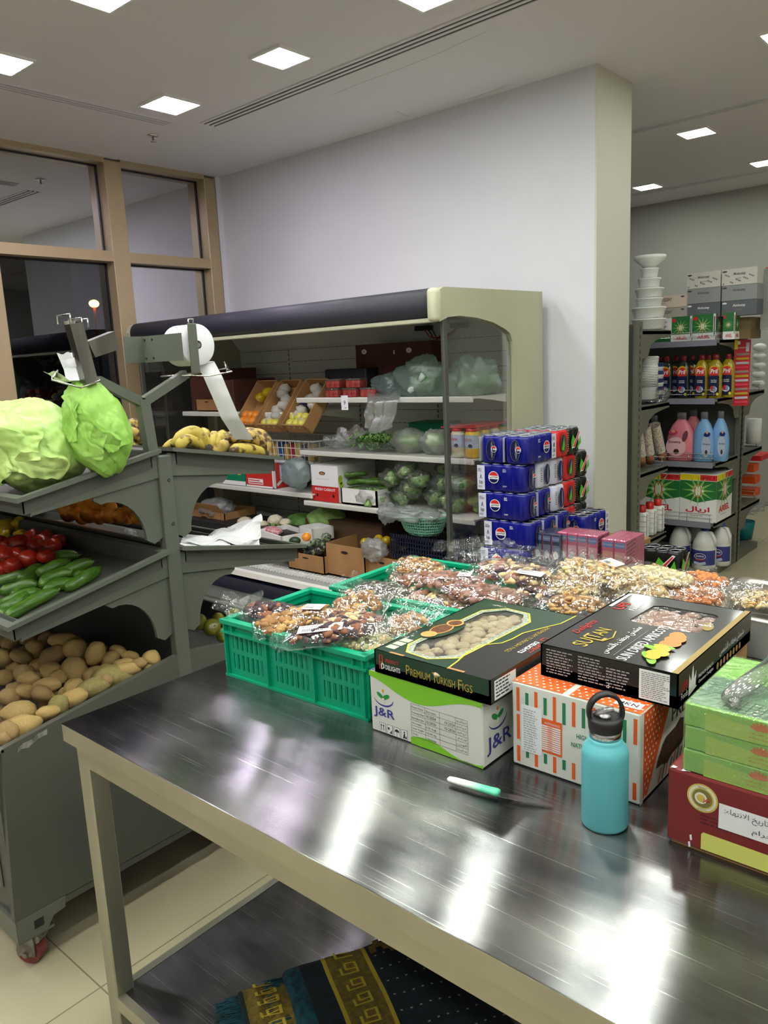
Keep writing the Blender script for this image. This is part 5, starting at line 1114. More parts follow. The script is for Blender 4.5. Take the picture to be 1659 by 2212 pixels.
def pack(kind, origin, rz, label, grp, word='PEPSI'):
    """8 cans in film; local x along the long side. front = -y long side"""
    t = empty('drink_pack', (0, 0, 0), label, 'drink pack', grp)
    body = dict(b=shr_b, w=shr_w, r=shr_r, k=shr_k)[kind]; q = MB(); pts = wavy(CW, CD); inn = [(CW/2+(x-CW/2)*.96, CD/2+(y-CD/2)*.92) for x, y in pts]
    n = len(pts)
    vs = [(x, y, .0+.006) for x, y in inn]; rings = [(inn, 0), (pts, .010), (pts, CHt-.012), (inn, CHt-.001)]
    vs = [(x, y, z) for rg, z in rings for x, y in rg]; fs = [(j*n+i, j*n+(i+1) % n, (j+1)*n+(i+1) % n, (j+1)*n+i) for j in range(3) for i in range(n)]+[tuple(range(3*n, 4*n)), tuple(range(n-1, -1, -1))]
    q.add(vs, fs, body, True)
    F_r = Frame((0, 0, 0), (1, 0, 0), (0, 0, 1)); R_r = Frame((CW, 0, 0), (0, 1, 0), (0, 0, 1)); L_r = Frame((0, CD, 0), (0, -1, 0), (0, 0, 1)); B_r = Frame((CW, CD, 0), (-1, 0, 0), (0, 0, 1)); T_r = Frame((0, 0, CHt), (1, 0, 0), (0, 1, 0))
    if kind == 'b':
        for f, wd in ((F_r, word), (B_r, 'PEPSI')):
            s = 0
            e_ = wd == 'PEPSI'; so = CW-.048 if e_ else 0; lx = .165 if e_ else .098; sx_ = .085 if e_ else .15
            q.frect(f, .002+so, .006, .046+so, CHt-.006, shr_w, .0066); q.ftext(f, .024+so, .06, '8' if f is B_r or word == 'PEPSI' else '\u0668', .022, black_print, .0078, 'c', .014, .02); q.ftext(f, .024+so, .034, '15' if f is B_r or word == 'PEPSI' else '\u0661\u0665', .018, black_print, .0078, 'c', .02, .02)
            q.scribble(f, .008+so, .108, .032, 3, .006, black_print, .0078); q.scribble(f, .008+so, .022, .032, 2, .005, black_print, .0078)
            logo(q, f, lx, .07, .030, wd); q.scribble(f, sx_, .11, .025, 3, .006, white_print, .0075); q.scribble(f, sx_, .03, .03, 2, .004, white_print, .0075)
        for f, o in ((R_r, .066), (L_r, .066)): window(q, f, o, .066, .05, .098, mat('can_dark_blue', (30, 34, 70), .2)); logo(q, f, o+.018, .07, .016, 'P', .0088)
        q.ftext(T_r, .05, .05, 'PEPSI', .03, white_print, .001, 'l', .12, .02)
    elif kind == 'w':
        for f in (F_r, B_r): window(q, f, .18, .066, .05, .1, nav); q.scribble(f, .07, .1, .03, 8, .009, black_print, .0075); logo(q, f, .196, .07, .016, 'PEPSI', .009)
        for f in (R_r, L_r): window(q, f, .075, .066, .05, .1, nav); q.scribble(f, .012, .1, .02, 8, .009, black_print, .0075)
    elif kind == 'r':
        for f in (F_r, B_r, R_r, L_r):
            o = .07 if f in (R_r, L_r) else .17
            window(q, f, o-.02, .066, .05, .09, mat('dark_green_print', (24, 54, 24), .4)); q.fpoly(f, [(o-.04, .04), (o-.02, .09), (o-.01, .05), (o-.025, .03)], lime, .009); q.scribble(f, o+.02, .11, .016, 9, .011, gold_print, .008)
    else:
        for f in (F_r, B_r, R_r, L_r):
            o = 0 if f in (R_r, L_r) else .13
            q.fpoly(f, [(.02+o, .02), (.06+o, .07), (.03+o, .1), (.012+o, .06)], lime, .0078); q.fpoly(f, [(.07+o, .02), (.12+o, .05), (.11+o, .09), (.09+o, .05)], lime, .0078)
            q.fpoly(f, [(.02+o, .03), (.05+o, .03), (.115+o, .115), (.1+o, .118)], white_print, .0082); q.fpoly(f, [(.03+o, .036), (.05+o, .034), (.105+o, .108), (.098+o, .11)], lred, .0086)
    q.build('shrink_wrap', t, origin=(0, 0, 0))
    c = MB()
    for i in range(4):
        for j in range(2): c.lathe([(.027, CHt-.004), (.029, CHt+.002), (.027, CHt+.003), (.025, CHt-.001), (0, CHt-.001)], lsil, 14, T(.034+i*.0647, .034+j*.063, 0))
    c.build('can_tops', t, origin=(0, 0, 0))
    t.location = origin; t.rotation_euler = (0, 0, rz); return t
LH = .1385; ZT0 = 1.245-CHt   # top layer base
X0 = -2.178; Y0 = 3.2
pal = MB()
for k in range(6): pal.box(-2.31+.0, -1.78, 3.19+k*.16, 3.30+k*.16, .09, .11, mat('pallet_wood', (150, 120, 84), .8))
for xx in (-2.31, -2.09, -1.87): pal.box(xx, xx+.09, 3.19, 4.1, 0, .09, mat('pallet_wood'))
tag(pal.build('pallet'), 'low wooden pallet under the drink packs, hidden from view', 'pallet')
base_n = 8; zb = ZT0-(base_n-1)*LH
pos = ['topmost layer', 'second layer from the top', 'third layer from the top', 'fourth layer from the top', 'fifth layer from the top', 'sixth layer from the top', 'seventh layer from the top', 'bottom layer']
off = [(0, 0), (-.0, .0), (.005, -.0), (.035, .0), (.01, 0), (.0, 0), (.02, 0), (.01, 0)]
for L_ in range(base_n):
    z = ZT0-L_*LH; dx, dy = off[L_]
    if L_ == 0:
        pack('b', (X0+.15+dx, Y0, z), PI/2, f'blue cola can pack turned end-on, front column, {pos[0]}', 'cola can packs in the front column')
        pack('b', (X0+.285, Y0, z), PI/2, 'blue cola can pack behind the corner of the front column, topmost layer', 'cola can packs in the front column')
    else:
        pack('b', (X0+dx, Y0+dy, z), 0, f'blue cola can pack with Arabic label, front column, {pos[L_]}', 'cola can packs in the front column', arabic('بيبسي'))
        pack('w' if L_ == 1 else 'b', (X0-.0+dx, Y0+CD+.006, z), 0, f'{"white" if L_ == 1 else "blue"} can pack directly behind the front column, {pos[L_]}', 'can packs of the middle column')
        pack('w' if L_ < 3 else 'b', (X0+dx, Y0+2*CD+.012, z), 0, f'{"white" if L_ < 3 else "blue"} can pack third from the front, {pos[L_]}', 'can packs of the middle column')
    pack('r' if L_ < 4 else 'b', (X0+(.03 if L_ == 0 else .0), Y0+(.272 if L_ == 0 else .406), z+.002), 0, f'{"red" if L_ < 4 else "blue"} can pack, {pos[L_]} of the red column', 'red can packs')
    pack('k', (X0+(.02 if L_ == 0 else .0), Y0+(.408 if L_ == 0 else .541), z+.002), 0, f'black and green can pack beside the red column, {pos[L_]}', 'black and green can packs')
# pack on its own at the right, on low stack
P = at_y(1212, 1145, 3.7)
tag(MB().box(-1.86, -1.58, 3.55, 3.9, 0, .66, card_m).build('carton'), 'brown carton under the separate cola pack, hidden by the nut bags', 'carton')
pack('b', (at_y(1215, 1130, 3.62).x+CD, 3.62, .661), PI/2, 'separate blue cola can pack right of the stacks, in front of the wall end', 'loose cola can packs', 'PEPSI')
# milk and juice cartons
pk = mat('pink_carton', (226, 110, 148), .4); pk2 = mat('pale_pink_carton', (238, 176, 190), .4); straw = mat('straw_stripes', (60, 30, 50), .4)
def juice(label, x, y, z, w, d, h, n, c1, c2, word, grp='shrink-wrapped carton drink packs'):
    t = empty('carton_drink_pack', (x, y, z), label, 'drink pack', grp)
    for k in range(n):
        q = MB(); u0 = x+w*k/n+.001; u1 = x+w*(k+1)/n-.001; q.rbox(u0, u1, y, y+d, z, z+h, .003, c1, 1, smooth=False); f = Frame((u0, y, z), (1, 0, 0), (0, 0, 1)); ww = u1-u0
        q.frect(f, .003, h*.08, ww-.003, h*.7, c2); q.frect(f, .004, h*.8, ww-.004, h*.94, mat('logo_sky', (120, 150, 210), .4)); q.ftext(f, ww/2, h*.83, word, h*.07, white_print, .001, 'c', ww*.8); q.fdisc(f, ww*.5, h*.42, ww*.28, h*.12, white_print, .0008); q.fdisc(f, ww*.6, h*.28, ww*.16, h*.06, mat('berry_print', (120, 50, 90), .4), .0012)
        q.frect(f, 0, 0, .004, h, mat('magenta_edge', (200, 40, 96), .4), .0006); q.build('drink_carton', t)
    s = MB(); f = Frame((x+w, y, z), (0, 1, 0), (0, 0, 1))
    for k in range(10): s.fline(f, [(.002, h*k/10), (d*.5, h*(k+.6)/10)], .004, straw, .0015)
    s.frect(f, 0, 0, d, h, c1, .0008); s.build('wrapped_straws', t)
    MB().rbox(x-.002, x+w+.002, y-.003, y+d+.003, z-.0, z+h+.003, .004, film('pack_shrink_film', (236, 236, 240), .05, .3, .08, .4, 40), 1).build('shrink_film', t)
    return t
a = at_y(1208, 1200, 3.3); b_ = at_y(1295, 1205, 3.3); zt = at_y(1250, 1152, 3.3).z
ZP = .60
tag(MB().box(-2.05, -1.25, 3.26, 3.52, 0, ZP, card_m).build('carton'), 'long carton base under the pink milk packs, hidden by the nut bags', 'carton')
juice('pink strawberry milk carton pack, left of the two pink packs', a.x, 3.28, ZP, b_.x-a.x, .12, zt-ZP, 4, pk, pk2, 'Nesquik')
a2 = at_y(1297, 1205, 3.26); b2 = at_y(1350, 1205, 3.26); juice('pink fruit milk carton pack at the right of the pink row', a2.x, 3.27, ZP, b2.x-a2.x, .2, zt-ZP-.005, 2, pk, mat('peach_carton', (240, 170, 160), .4), 'Nesquik')
a3 = at_y(1148, 1198, 3.24); b3 = at_y(1206, 1198, 3.24); juice('dark blue carton drink pack left of the pink packs', a3.x, 3.26, ZP, b3.x-a3.x, .14, zt-ZP-.01, 3, mat('dark_blue_carton', (44, 50, 92), .4), mat('grey_blue_carton', (130, 140, 170), .4), 'Nesquik')
a4 = at_y(1357, 1235, 3.75)
pk_ = pack('k', (a4.x, 3.75, a4.z), .0, 'black and green soda can pack right of the pink milk packs', 'loose soda packs'); tag(MB().box(a4.x-.01, a4.x+.28, 3.74, 3.9, 0, a4.z-.001, card_m).build('carton'), 'carton base under the black and green soda pack, hidden by nut bags', 'carton')
# ================================================================ grey shelving in the next room
gon_m = mat('gondola_grey_green', (104, 104, 92), .5, col2=(98, 98, 86), scale=3); gon_d = mat('gondola_shadow_slot', (48, 48, 44), .7); rail_m = mat('price_rail_plastic', (132, 132, 146), .25)
def gondola(name_label, X1, X0, ysp, levels, dep, side, top, base_h=.12):
    """spine at ysp, shelves reaching to y = ysp + side*dep; right end at X1"""
    t = empty('shop_shelving', ((X0+X1)/2, ysp, 0), name_label, 'shelving')
    for X in (X1, X1-.93*1, X0):
        if X < X0-.001: continue
        q = MB(); q.box(X-.03, X, ysp-.035, ysp+.035, 0, top, gon_m); f = Frame((X, ysp-.035, 0), (0, 1, 0), (0, 0, 1)); z = .06
        while z < top-.05: q.frect(f, .028, z, .042, z+.022, gon_d, .001); z += .044
        q.build('upright', t)
    MB().box(X0, X1-.03, ysp-.008, ysp+.008, .1, top-.02, mat('gondola_back', (96, 98, 92), .6)).build('back_panel', t)
    for i, z in enumerate(levels):
        q = MB(); ye = ysp+side*dep; a, b = sorted((ysp+side*.02, ye)); x0, x1 = X0, X1-.004
        q.box(x0, x1, a, b, z-.02, z-.0, gon_m)
        for X in (x0, x1-.004):
            pts = [(ysp, z+.012), (ye, z+.006), (ye, z-.03), (ye-side*.12, z-.04), (ye-side*.24, z-.055), (ye-side*.33, z-.09), (ye-side*.37, z-.16), (ysp, z-.17)] if dep > .38 else [(ysp, z+.012), (ye, z+.006), (ye, z-.03), (ysp, z-.13)]
            q.prism(pts, 'x', X, X+.004, gon_m)
        so = q.build('shelf', t)
        r = MB(); r.box(x0, x1-.02, ye+side*.001, ye+side*.006, z-.036, z+.004, rail_m); r.build('price_rail', so, origin=wloc(so))
        g = MB(); yy = ye-side*.02
        for h in (.03, .06): g.tube([(x0, yy, z+h), (x1-.02, yy, z+h)], .0022, chrome, 4)
        k = x0
        while k < x1-.02: g.tube([(k, yy, z), (k, yy, z+.06)], .0018, chrome, 4); k += .16
        g.build('wire_guard', so, origin=wloc(so))
    q = MB(); a, b = sorted((ysp, ysp+side*dep)); q.box(X0, X1-.004, a, b, 0, base_h, gon_m); q.build('base', t)
    return t
LV = (1.735, 1.27, .845, .385)
gondola('grey shop shelving right behind the partition wall, its end facing the camera', -2.0, -3.8, 4.72, LV, .50, 1, 1.79)
L2 = (1.665, 1.27, .825, .395)
YF = 5.57
gondola('grey shop shelving stocked with detergents, facing the camera beyond the wall', -1.80, -3.6, 6.08, L2, .51, -1, 1.76, .05)
gondola('back side of the detergent shelving with orange baskets, at the right picture edge', -1.80, -3.6, 6.13, (1.27, .825, .4), .52, 1, 1.76, .05)
# ---- products
def px_x(px_, Y, py_=900): return at_y(px_, py_, Y).x
def printed_box(name, label, cat, px0, px1, py0, py1, z0, Y, d, face, fn=None, group=None, h=None, side=None):
    a = at_y(px0, (py0+py1)/2, Y).x; b_ = at_y(px1, (py0+py1)/2, Y).x
    if h is None: h = (py1-py0)*depth(at_y(px0, py1, Y))/FPX
    q = MB(); q.box(a, b_, Y, Y+d, z0, z0+h, face); f = box_frames(a, b_, Y, Y+d, z0, z0+h)
    if fn: fn(q, f, b_-a, h, d)
    return tag(q.build(name), label, cat, group)
ar_g = mat('detergent_green', (40, 112, 58), .4); ar_l = mat('leaf_light_green', (136, 184, 96), .4); ar_y = mat('banner_yellow', (230, 206, 30), .4); ar_r = mat('banner_red', (206, 44, 50), .4)
def star(q, f, x, y, r, m_, n=14, h=.001, inner=.35):
    pts = []
    for k in range(2*n): a = PI*k/n; rr = r if k % 2 == 0 else r*inner; pts.append((x+rr*math.cos(a), y+rr*math.sin(a)))
    q.fpoly(f, pts, m_, h)
def flower(q, f, x, y, r, h=.0014):
    for k in range(6): a = k*PI/3; q.fdisc(f, x+r*.45*math.cos(a), y+r*.45*math.sin(a), r*.42, r*.2, mat('flower_white', (214, 224, 196), .4), h+.0002*k, 14, rot=a)
    pts = [(x+r*.62*math.cos(a)*.7, y+r*.95*math.sin(a)) for a in [k/20*2*PI for k in range(21)]]; q.fline(f, pts, r*.09, ar_r, h+.002)
def ariel(q, f, w, h, word, big=True):
    q.fpoly(f, [(0, h*.50), (w*.5, h*.40), (w, h*.50), (w, h*.86), (0, h*.86)], ar_g, .0006); star(q, f, w*.5, h*.66, w*.46, ar_l, 12, .0009, .3); flower(q, f, w*.5, h*.65, w*.2)
    q.frect(f, 0, h*.87, w*.55, h*.99, ar_y, .0006); q.frect(f, w*.55, h*.87, w, h*.99, ar_r, .0006); q.ftext(f, w*.6, h*.90, arabic('رقم')+' 1', h*.06, white_print, w=w*.34)
    q.ftext(f, w*.5, h*.19, word, h*.13, ar_r, .0012, 'c', w*.66, .03); q.scribble(f, w*.3, h*.12, w*.5, 1, h*.03, mat('grey_print', (130, 130, 130), .5))
def fA(word):
    return lambda q, f, w, h, d: (ariel(q, f['front'], w, h, word), ariel(q, f['right'], d, h, 'ARIEL'))
printed_box('detergent_box', 'large ARIEL washing powder box with Latin lettering, left of the two big ones', 'detergent box', 1378, 1468, 1012, 1108, L2[3], YF+.03, .22, white_print, fA('ARIEL'))
printed_box('detergent_box', 'large washing powder box with Arabic lettering at the shelf end', 'detergent box', 1469, 1548, 1012, 1114, L2[3], YF+.03, .34, white_print, fA(arabic('اريال')))
def fT(kind):
    def fn(q, f, w, h, d):
        for fr_, ww in ((f['front'], w), (f['right'], d)):
            q.frect(fr_, 0, h*.3, ww*.9, h, ar_g, .0006); star(q, fr_, ww*.45, h*.55, min(ww, h)*.42, ar_l, 12, .001, .3); flower(q, fr_, ww*.45, h*.55, min(ww, h)*.2)
            q.ftext(fr_, ww*.5, h*.08, 'ARIEL' if kind else 'Tomso', h*.13, ar_r, .0014, 'c', ww*.55, .02); q.fdisc(fr_, ww*.12, h*.86, ww*.1, h*.08, ar_r, .0012)
            q.frect(fr_, ww*.93, h*.2, ww*.97, h*.9, dark, .0008)
    return fn
ZA = L2[0]
def fTom(q, f, w, h, d):
    fr_ = f['front']; q.frect(fr_, 0, 0, w, h*.3, ar_g, .0006); q.ftext(fr_, w*.5, h*.62, 'Tomso', h*.13, ar_r, .0014, 'c', w*.55, .02); q.ftext(fr_, w*.5, h*.8, 'POWDER', h*.07, mat('logo_blue'), .0014, 'c', w*.6)
    star(q, fr_, w*.6, h*.38, w*.2, ar_l, 10, .001, .3); q.fdisc(fr_, w*.8, h*.3, w*.08, h*.16, ar_l, .0016)
printed_box('detergent_box', 'white and green powder box at the left end of the top shelf', 'detergent box', 1403, 1450, 672, 722, ZA, YF+.04, .14, white_print, fTom)
printed_box('detergent_box', 'green washing powder box second from left on the top shelf', 'detergent box', 1451, 1495, 672, 725, ZA, YF+.05, .12, white_print, fT(1))
printed_box('detergent_box', 'green washing powder box third from left on the top shelf', 'detergent box', 1496, 1546, 670, 725, ZA, YF+.05, .16, white_print, fT(1))
printed_box('detergent_box', 'small green washing powder box at the right end of the top shelf', 'detergent box', 1562, 1588, 670, 726, ZA, YF+.06, .1, white_print, fT(1))
tis = mat('tissue_box_white', (206, 202, 196), .6); tis2 = mat('tissue_box_pink', (216, 196, 182), .6); tisg = mat('tissue_box_grey', (146, 148, 150), .6); tisd = mat('tissue_box_dark', (96, 100, 106), .6)
def al(m_, lc=None):
    def fn(q, f, w, h, d):
        q.ftext(f['front'], w*.04, h*.52, 'ALOKOZAY', h*.26, lc or mat('grey_dark_print', (70, 76, 86), .5), .0012, 'l', w*.5, .02); q.scribble(f['front'], w*.04, h*.34, w*.35, 1, h*.1, mat('grey_print')); q.fdisc(f['front'], w*.88, h*.82, w*.06, h*.07, lc or mat('grey_dark_print'), .0009)
    return fn
def alc(lc=None, dots=False):
    def fn(q, f, w, h, d):
        q.ftext(f['front'], w*.5, h*.55, 'Alokozay', h*.22, lc or mat('grey_dark_print'), .0012, 'c', w*.36, .02); q.scribble(f['front'], w*.4, h*.38, w*.25, 1, h*.08, mat('grey_print')); q.fdisc(f['front'], w*.08, h*.85, w*.07, h*.06, lc or mat('grey_dark_print'), .0009)
        if dots:
            for k in range(16): q.fdisc(f['front'], w*((k*.37) % .9+.05), h*((k*.23) % .6+.1), .006, .006, mat('grey_print'), .0007, 8)
    return fn
zz = ZA+.155; ha = .105
printed_box('tissue_box', 'pinkish tissue box upper one of the short stack, beside the tubs', 'tissue box', 1415, 1483, 630, 655, zz+.085, YF+.06, .14, tis2, al(1), h=.085)
printed_box('tissue_box', 'grey-beige tissue box lower one of the short stack, beside the tubs', 'tissue box', 1415, 1483, 650, 672, zz, YF+.06, .14, mat('tissue_box_beige', (172, 164, 154), .6), al(1), h=.083)
printed_box('tissue_box', 'tissue box half hidden behind the white tubs, upper', 'tissue box', 1400, 1413, 640, 658, zz+.075, YF+.09, .14, tis, al(1), h=.075)
printed_box('tissue_box', 'tissue box half hidden behind the white tubs, lower', 'tissue box', 1400, 1413, 655, 672, zz, YF+.09, .14, tisg, al(1), h=.073)
for i, (p0, p1, nm) in enumerate([(1484, 1556, 'left'), (1559, 1635, 'right')]):
    printed_box('tissue_box', f'white dotted tissue box, top of the {nm} tall stack', 'tissue box', p0, p1, 600, 630, zz+.2, YF+.08, .14, tis, alc(None, True), h=.105)
    printed_box('tissue_box', f'mid grey tissue box, middle of the {nm} tall stack', 'tissue box', p0, p1, 630, 650, zz+.1, YF+.08, .14, tisg, alc(), h=.098)
    printed_box('tissue_box', f'dark grey tissue box, bottom of the {nm} tall stack', 'tissue box', p0, p1, 650, 672, zz, YF+.08, .14, tisd, alc(white_print), h=.098)
tag(MB().box(-2.6, -1.82, YF+.24, YF+.44, ZA, zz, card_m).build('carton'), 'brown carton row at the back under the tissue boxes', 'carton')
tag(MB().box(px_x(1592, YF+.25), -1.66, YF+.16, YF+.4, ZA, zz-.012, mat('brown_wrapped_carton', (110, 92, 60), .6)).build('carton'), 'brown wrapped carton at the shelving end beside the red blister strip', 'carton')
tag(MB().box(px_x(1637, YF+.3), px_x(1664, YF+.3), YF+.26, YF+.5, zz-.1, zz+.3, film('foil_wrap', (200, 200, 196), .5, .4, .15, .6, 20)).build('wrapped_rolls'), 'clear wrapped rolls pack at the top right picture edge', 'pack')
tag(MB().box(px_x(1640, YF+.5), px_x(1662, YF+.5), YF+.5, YF+.6, zz+.31, zz+.33, mat('orange_plastic', (216, 84, 30), .4)).build('orange_tub'), 'orange tub on top of the packs at the right picture edge', 'tub')
# dish soap bottles
pril_y = mat('dish_soap_yellow', (150, 132, 14), .1, coat=.4); pril_d = mat('dish_soap_dark', (34, 44, 34), .12, coat=.4); cap_r = mat('cap_dark_red', (120, 24, 28), .35); pril_b = mat('label_night_blue', (28, 32, 70), .35)
def squeeze(q, x, y, z, w, h, d, m_, prof):
    """bottle with oval section: prof = [(width factor, height factor)]"""
    n = 20; vs = []
    for wf, hf in prof:
        for k in range(n):
            a = 2*PI*k/n; c, s = math.cos(a), math.sin(a); e = .7
            vs.append((x+w/2*wf*math.copysign(abs(c)**e, c), y+d/2*min(1, wf*1.1)*math.copysign(abs(s)**e, s), z+h*hf))
    fs = [(j*n+i, j*n+(i+1) % n, (j+1)*n+(i+1) % n, (j+1)*n+i) for j in range(len(prof)-1) for i in range(n)]+[tuple(range(n-1, -1, -1)), tuple((len(prof)-1)*n+i for i in range(n))]
    q.add(vs, fs, m_, True)
def pril(label, px_, m_, Y, z, lemon=True):
    x = at_y(px_, 800, Y).x; w, h, d = .092, .30, .055; t = empty('dish_soap_bottle', (x, Y, z), label, 'bottle', 'dish soap bottles on the second shelf')
    q = MB(); squeeze(q, x, Y, z, w, h, d, m_, [(.86, 0), (.95, .02), (1, .2), (.93, .45), (1, .62), (.9, .76), (.5, .86), (.34, .88)]); q.build('bottle_body', t)
    q = MB(); squeeze(q, x, Y, z, w, h, d, cap_r, [(.36, .88), (.40, .89), (.40, .965), (.3, 1.0), (.2, 1.0)]); q.build('cap', t)
    q = MB(); f = Frame((x-w/2, Y-d/2-.002, z), (1, 0, 0), (0, 0, 1)); q.frect(f, w*.12, h*.06, w*.88, h*.5, pril_b); q.fdisc(f, w/2, h*.62, w*.40, h*.14, mat('label_yellow_ring', (214, 170, 40), .4), .0008); q.fdisc(f, w/2, h*.6, w*.36, h*.12, lred, .0012)
    q.frect(f, w*.14, h*.42, w*.86, h*.52, pril_b, .0014); q.ftext(f, w/2, h*.57, 'Pril', h*.1, white_print, .002, 'c', w*.56, .03, shear=.15); q.ftext(f, w/2, h*.40, 'ULTRA', h*.026, white_print, .002, 'c', w*.42, .03); q.ftext(f, w/2, h*.36, 'POWER', h*.026, white_print, .002, 'c', w*.42, .03)
    q.fdisc(f, w*.48, h*.21, w*.26, h*.07, white_print, .0016); q.fdisc(f, w*.4, h*.23, w*.16, h*.06, lred, .002); q.fdisc(f, w*.56, h*.22, w*.1, h*.065, mat('logo_sky'), .0024); q.fdisc(f, w*.78, h*.1, w*.1, h*.035, mat('lemon_yellow') if lemon else lime, .002)
    q.build('label', t)
for px_, m_, l, lem in [(1410, pril_d, 'dark dish soap bottle half hidden by the foam plates stack', False), (1440, pril_d, 'dark dish soap bottle second from left with a green lime mark', False), (1477, pril_d, 'dark dish soap bottle third from left with a lemon mark', True), (1516, pril_y, 'yellow dish soap bottle fourth from left', True), (1546, pril_y, 'yellow dish soap bottle nearest the shelf end, in front', True), (1573, pril_y, 'yellow dish soap bottle turned at the very end of the shelf', True)]:
    pril(l, px_, m_, YF+.07 if px_ < 1560 else YF+.16, L2[1], lem)
for px_ in (1425, 1460, 1495, 1530): pril('dish soap bottle in the second row, %s' % {1425: 'far left', 1460: 'second from left', 1495: 'third from left', 1530: 'behind the two yellow ones'}[px_], px_, pril_d if px_ < 1500 else pril_y, YF+.17, L2[1])
# softener bottles
so_p = mat('softener_pink', (222, 128, 142), .35); so_b = mat('softener_blue', (118, 164, 212), .35); so_d = mat('softener_blue_grey', (88, 120, 150), .35); cap_g = mat('cap_translucent_grey', (110, 106, 116), .3)
def softener(label, px_, Y, w, h, m_, front=True, lab=True, cm_=None):
    x = at_y(px_, 930, Y).x; z = L2[2]; d = .09; t = empty('softener_bottle', (x, Y, z), label, 'bottle', 'fabric softener bottles on the third shelf')
    q = MB(); squeeze(q, x, Y, z, w, h, d, m_, [(.8, 0), (.93, .02), (1, .25), (1, .45), (.86, .6), (.62, .74), (.34, .84), (.28, .87)])
    if front:   # handle hole: its shade painted on as a darker disc
        f = Frame((x, Y-d/2-.003, z), (1, 0, 0), (0, 0, 1)); q.fdisc(f, w*.22, h*.52, w*.09, h*.12, mat('handle_hole_shade', (120, 60, 74), .6) if m_ is so_p else mat('handle_hole_blue_shade', (60, 80, 110), .6), .001, rot=-.3)
    q.build('bottle_body', t)
    q = MB(); squeeze(q, x, Y, z, w, h, d*.9, cm_ or cap_g, [(.33, .86), (.34, .97), (.3, 1.0)]); q.build('cap', t)
    if lab:
        q = MB(); f = Frame((x-w/2, Y-d/2-.003, z), (1, 0, 0), (0, 0, 1)); lx = 0 if front else w*.3
        if m_ is so_p: q.fdisc(f, w*.4, h*.3, w*.36, h*.2, mat('label_pale_pink', (240, 190, 200), .4)); q.ftext(f, w*.14, h*.36, 'Downy', h*.065, mat('maroon_print', (110, 30, 70), .4), .002, 'l', w*.44, .02); q.fdisc(f, w*.42, h*.2, w*.1, h*.055, mat('brown_hair_print', (60, 34, 28), .6), .0015); q.fdisc(f, w*.3, h*.6, w*.16, h*.045, mat('hot_pink_print', (206, 60, 110), .4), .0012); q.fdisc(f, w*.3, h*.62, w*.07, h*.03, mat('skin_print', (224, 160, 130), .5), .0016)
        else: q.fdisc(f, w*.72, h*.32, w*.22, h*.22, mat('label_pale_blue'), .0008); q.ftext(f, w*.58, h*.34, 'Downy', h*.045, mat('navy_print', (30, 40, 110), .4), .002, 'l', w*.34, .02); q.fdisc(f, w*.76, h*.56, w*.16, h*.05, mat('navy_print'), .0012, rot=.3); q.fdisc(f, w*.76, h*.6, w*.06, h*.03, mat('skin_print'), .0016); q.fdisc(f, w*.74, h*.2, w*.06, h*.05, mat('brown_hair_print'), .0015)
        q.build('label', t)
softener('big pink fabric softener bottle with a handle, third shelf', 1472, YF+.08, .20, .345, so_p)
softener('blue fabric softener bottle right of the pink one', 1521, YF+.08, .145, .35, so_b, False)
softener('blue fabric softener bottle at the end of the third shelf', 1556, YF+.14, .12, .35, so_b, False)
softener('blue-grey softener bottle left of the pink one, behind the paper cups', 1413, YF+.1, .14, .32, so_d, False, False)
softener('pink softener bottle in the second row behind the big pink one', 1497, YF+.2, .15, .36, so_p, False, False)
softener('dark blue-grey bottle at the left end behind the paper cups', 1385, YF+.14, .12, .3, so_d, False, False)
# bleach jugs on the base
wj = mat('bleach_jug_white', (206, 206, 202), .4); jb = mat('label_bleach_blue', (50, 56, 124), .4)
def jug(label, px_, pyb, Y, rr=.075, h=.30):
    P = at_y(px_, pyb, Y); x = P.x; z = .051; t = empty('bleach_jug', (x, Y, z), label, 'jug', 'white bleach jugs on the bottom shelf')
    q = MB(); q.lathe([(rr*.9, 0), (rr, .01), (rr, h*.5), (rr*.97, h*.52), (rr, h*.54), (rr*.86, h*.68), (rr*.55, h*.86), (rr*.28, h*.92), (rr*.26, h*.95)], wj, 26, T(x, Y, z)); q.build('jug_body', t)
    q = MB(); q.tube([(x+rr*.2, Y-.01, z+h*.9), (x+rr*.62, Y-.012, z+h*.88), (x+rr*.92, Y-.012, z+h*.72), (x+rr*.93, Y-.01, z+h*.55)], [.012, .013, .013, .012], wj, 8); q.build('handle', t)
    MB().lathe([(rr*.33, h*.92), (rr*.35, h*.93), (rr*.33, h*1.0), (0, h*1.0)], mat('cap_blue', (40, 60, 130), .35), 16, T(x, Y, z)).build('cap', t)
    q = MB(); n = 18; r2 = rr+.001
    q.add([(x+r2*math.cos(-PI*.95+PI*.9*k/n), Y+r2*math.sin(-PI*.95+PI*.9*k/n), z+zz_) for zz_ in (h*.12, h*.48) for k in range(n+1)], [(k, k+1, n+2+k, n+1+k) for k in range(n)], jb, True)
    f = Frame((x, Y-rr-.001, z), (1, 0, 0), (0, 0, 1)); q.fdisc(f, 0, h*.34, rr*.5, h*.075, white_print, .001); q.fdisc(f, 0, h*.34, rr*.46, h*.065, mat('navy_print'), .0016); q.fline(f, [(-rr*.4, h*.26), (0, h*.24), (rr*.4, h*.27)], .006, lred, .002); q.ftext(f, 0, h*.32, 'CLOROX', h*.045, white_print, .0024, 'c', rr*.7, .03)
    q.fline(f, [(-rr*.5, h*.18), (0, h*.15), (rr*.5, h*.19)], .02, mat('label_pale_blue'), .0012); q.build('label', t)
jug('white bleach jug nearest the camera, middle of three in front', 1520, 1222, YF+.07, .082, .30)
jug('white bleach jug at the left of the three front ones', 1468, 1215, YF+.10, .078, .31)
jug('white bleach jug at the right of the three front ones', 1555, 1222, YF+.22, .072, .31)
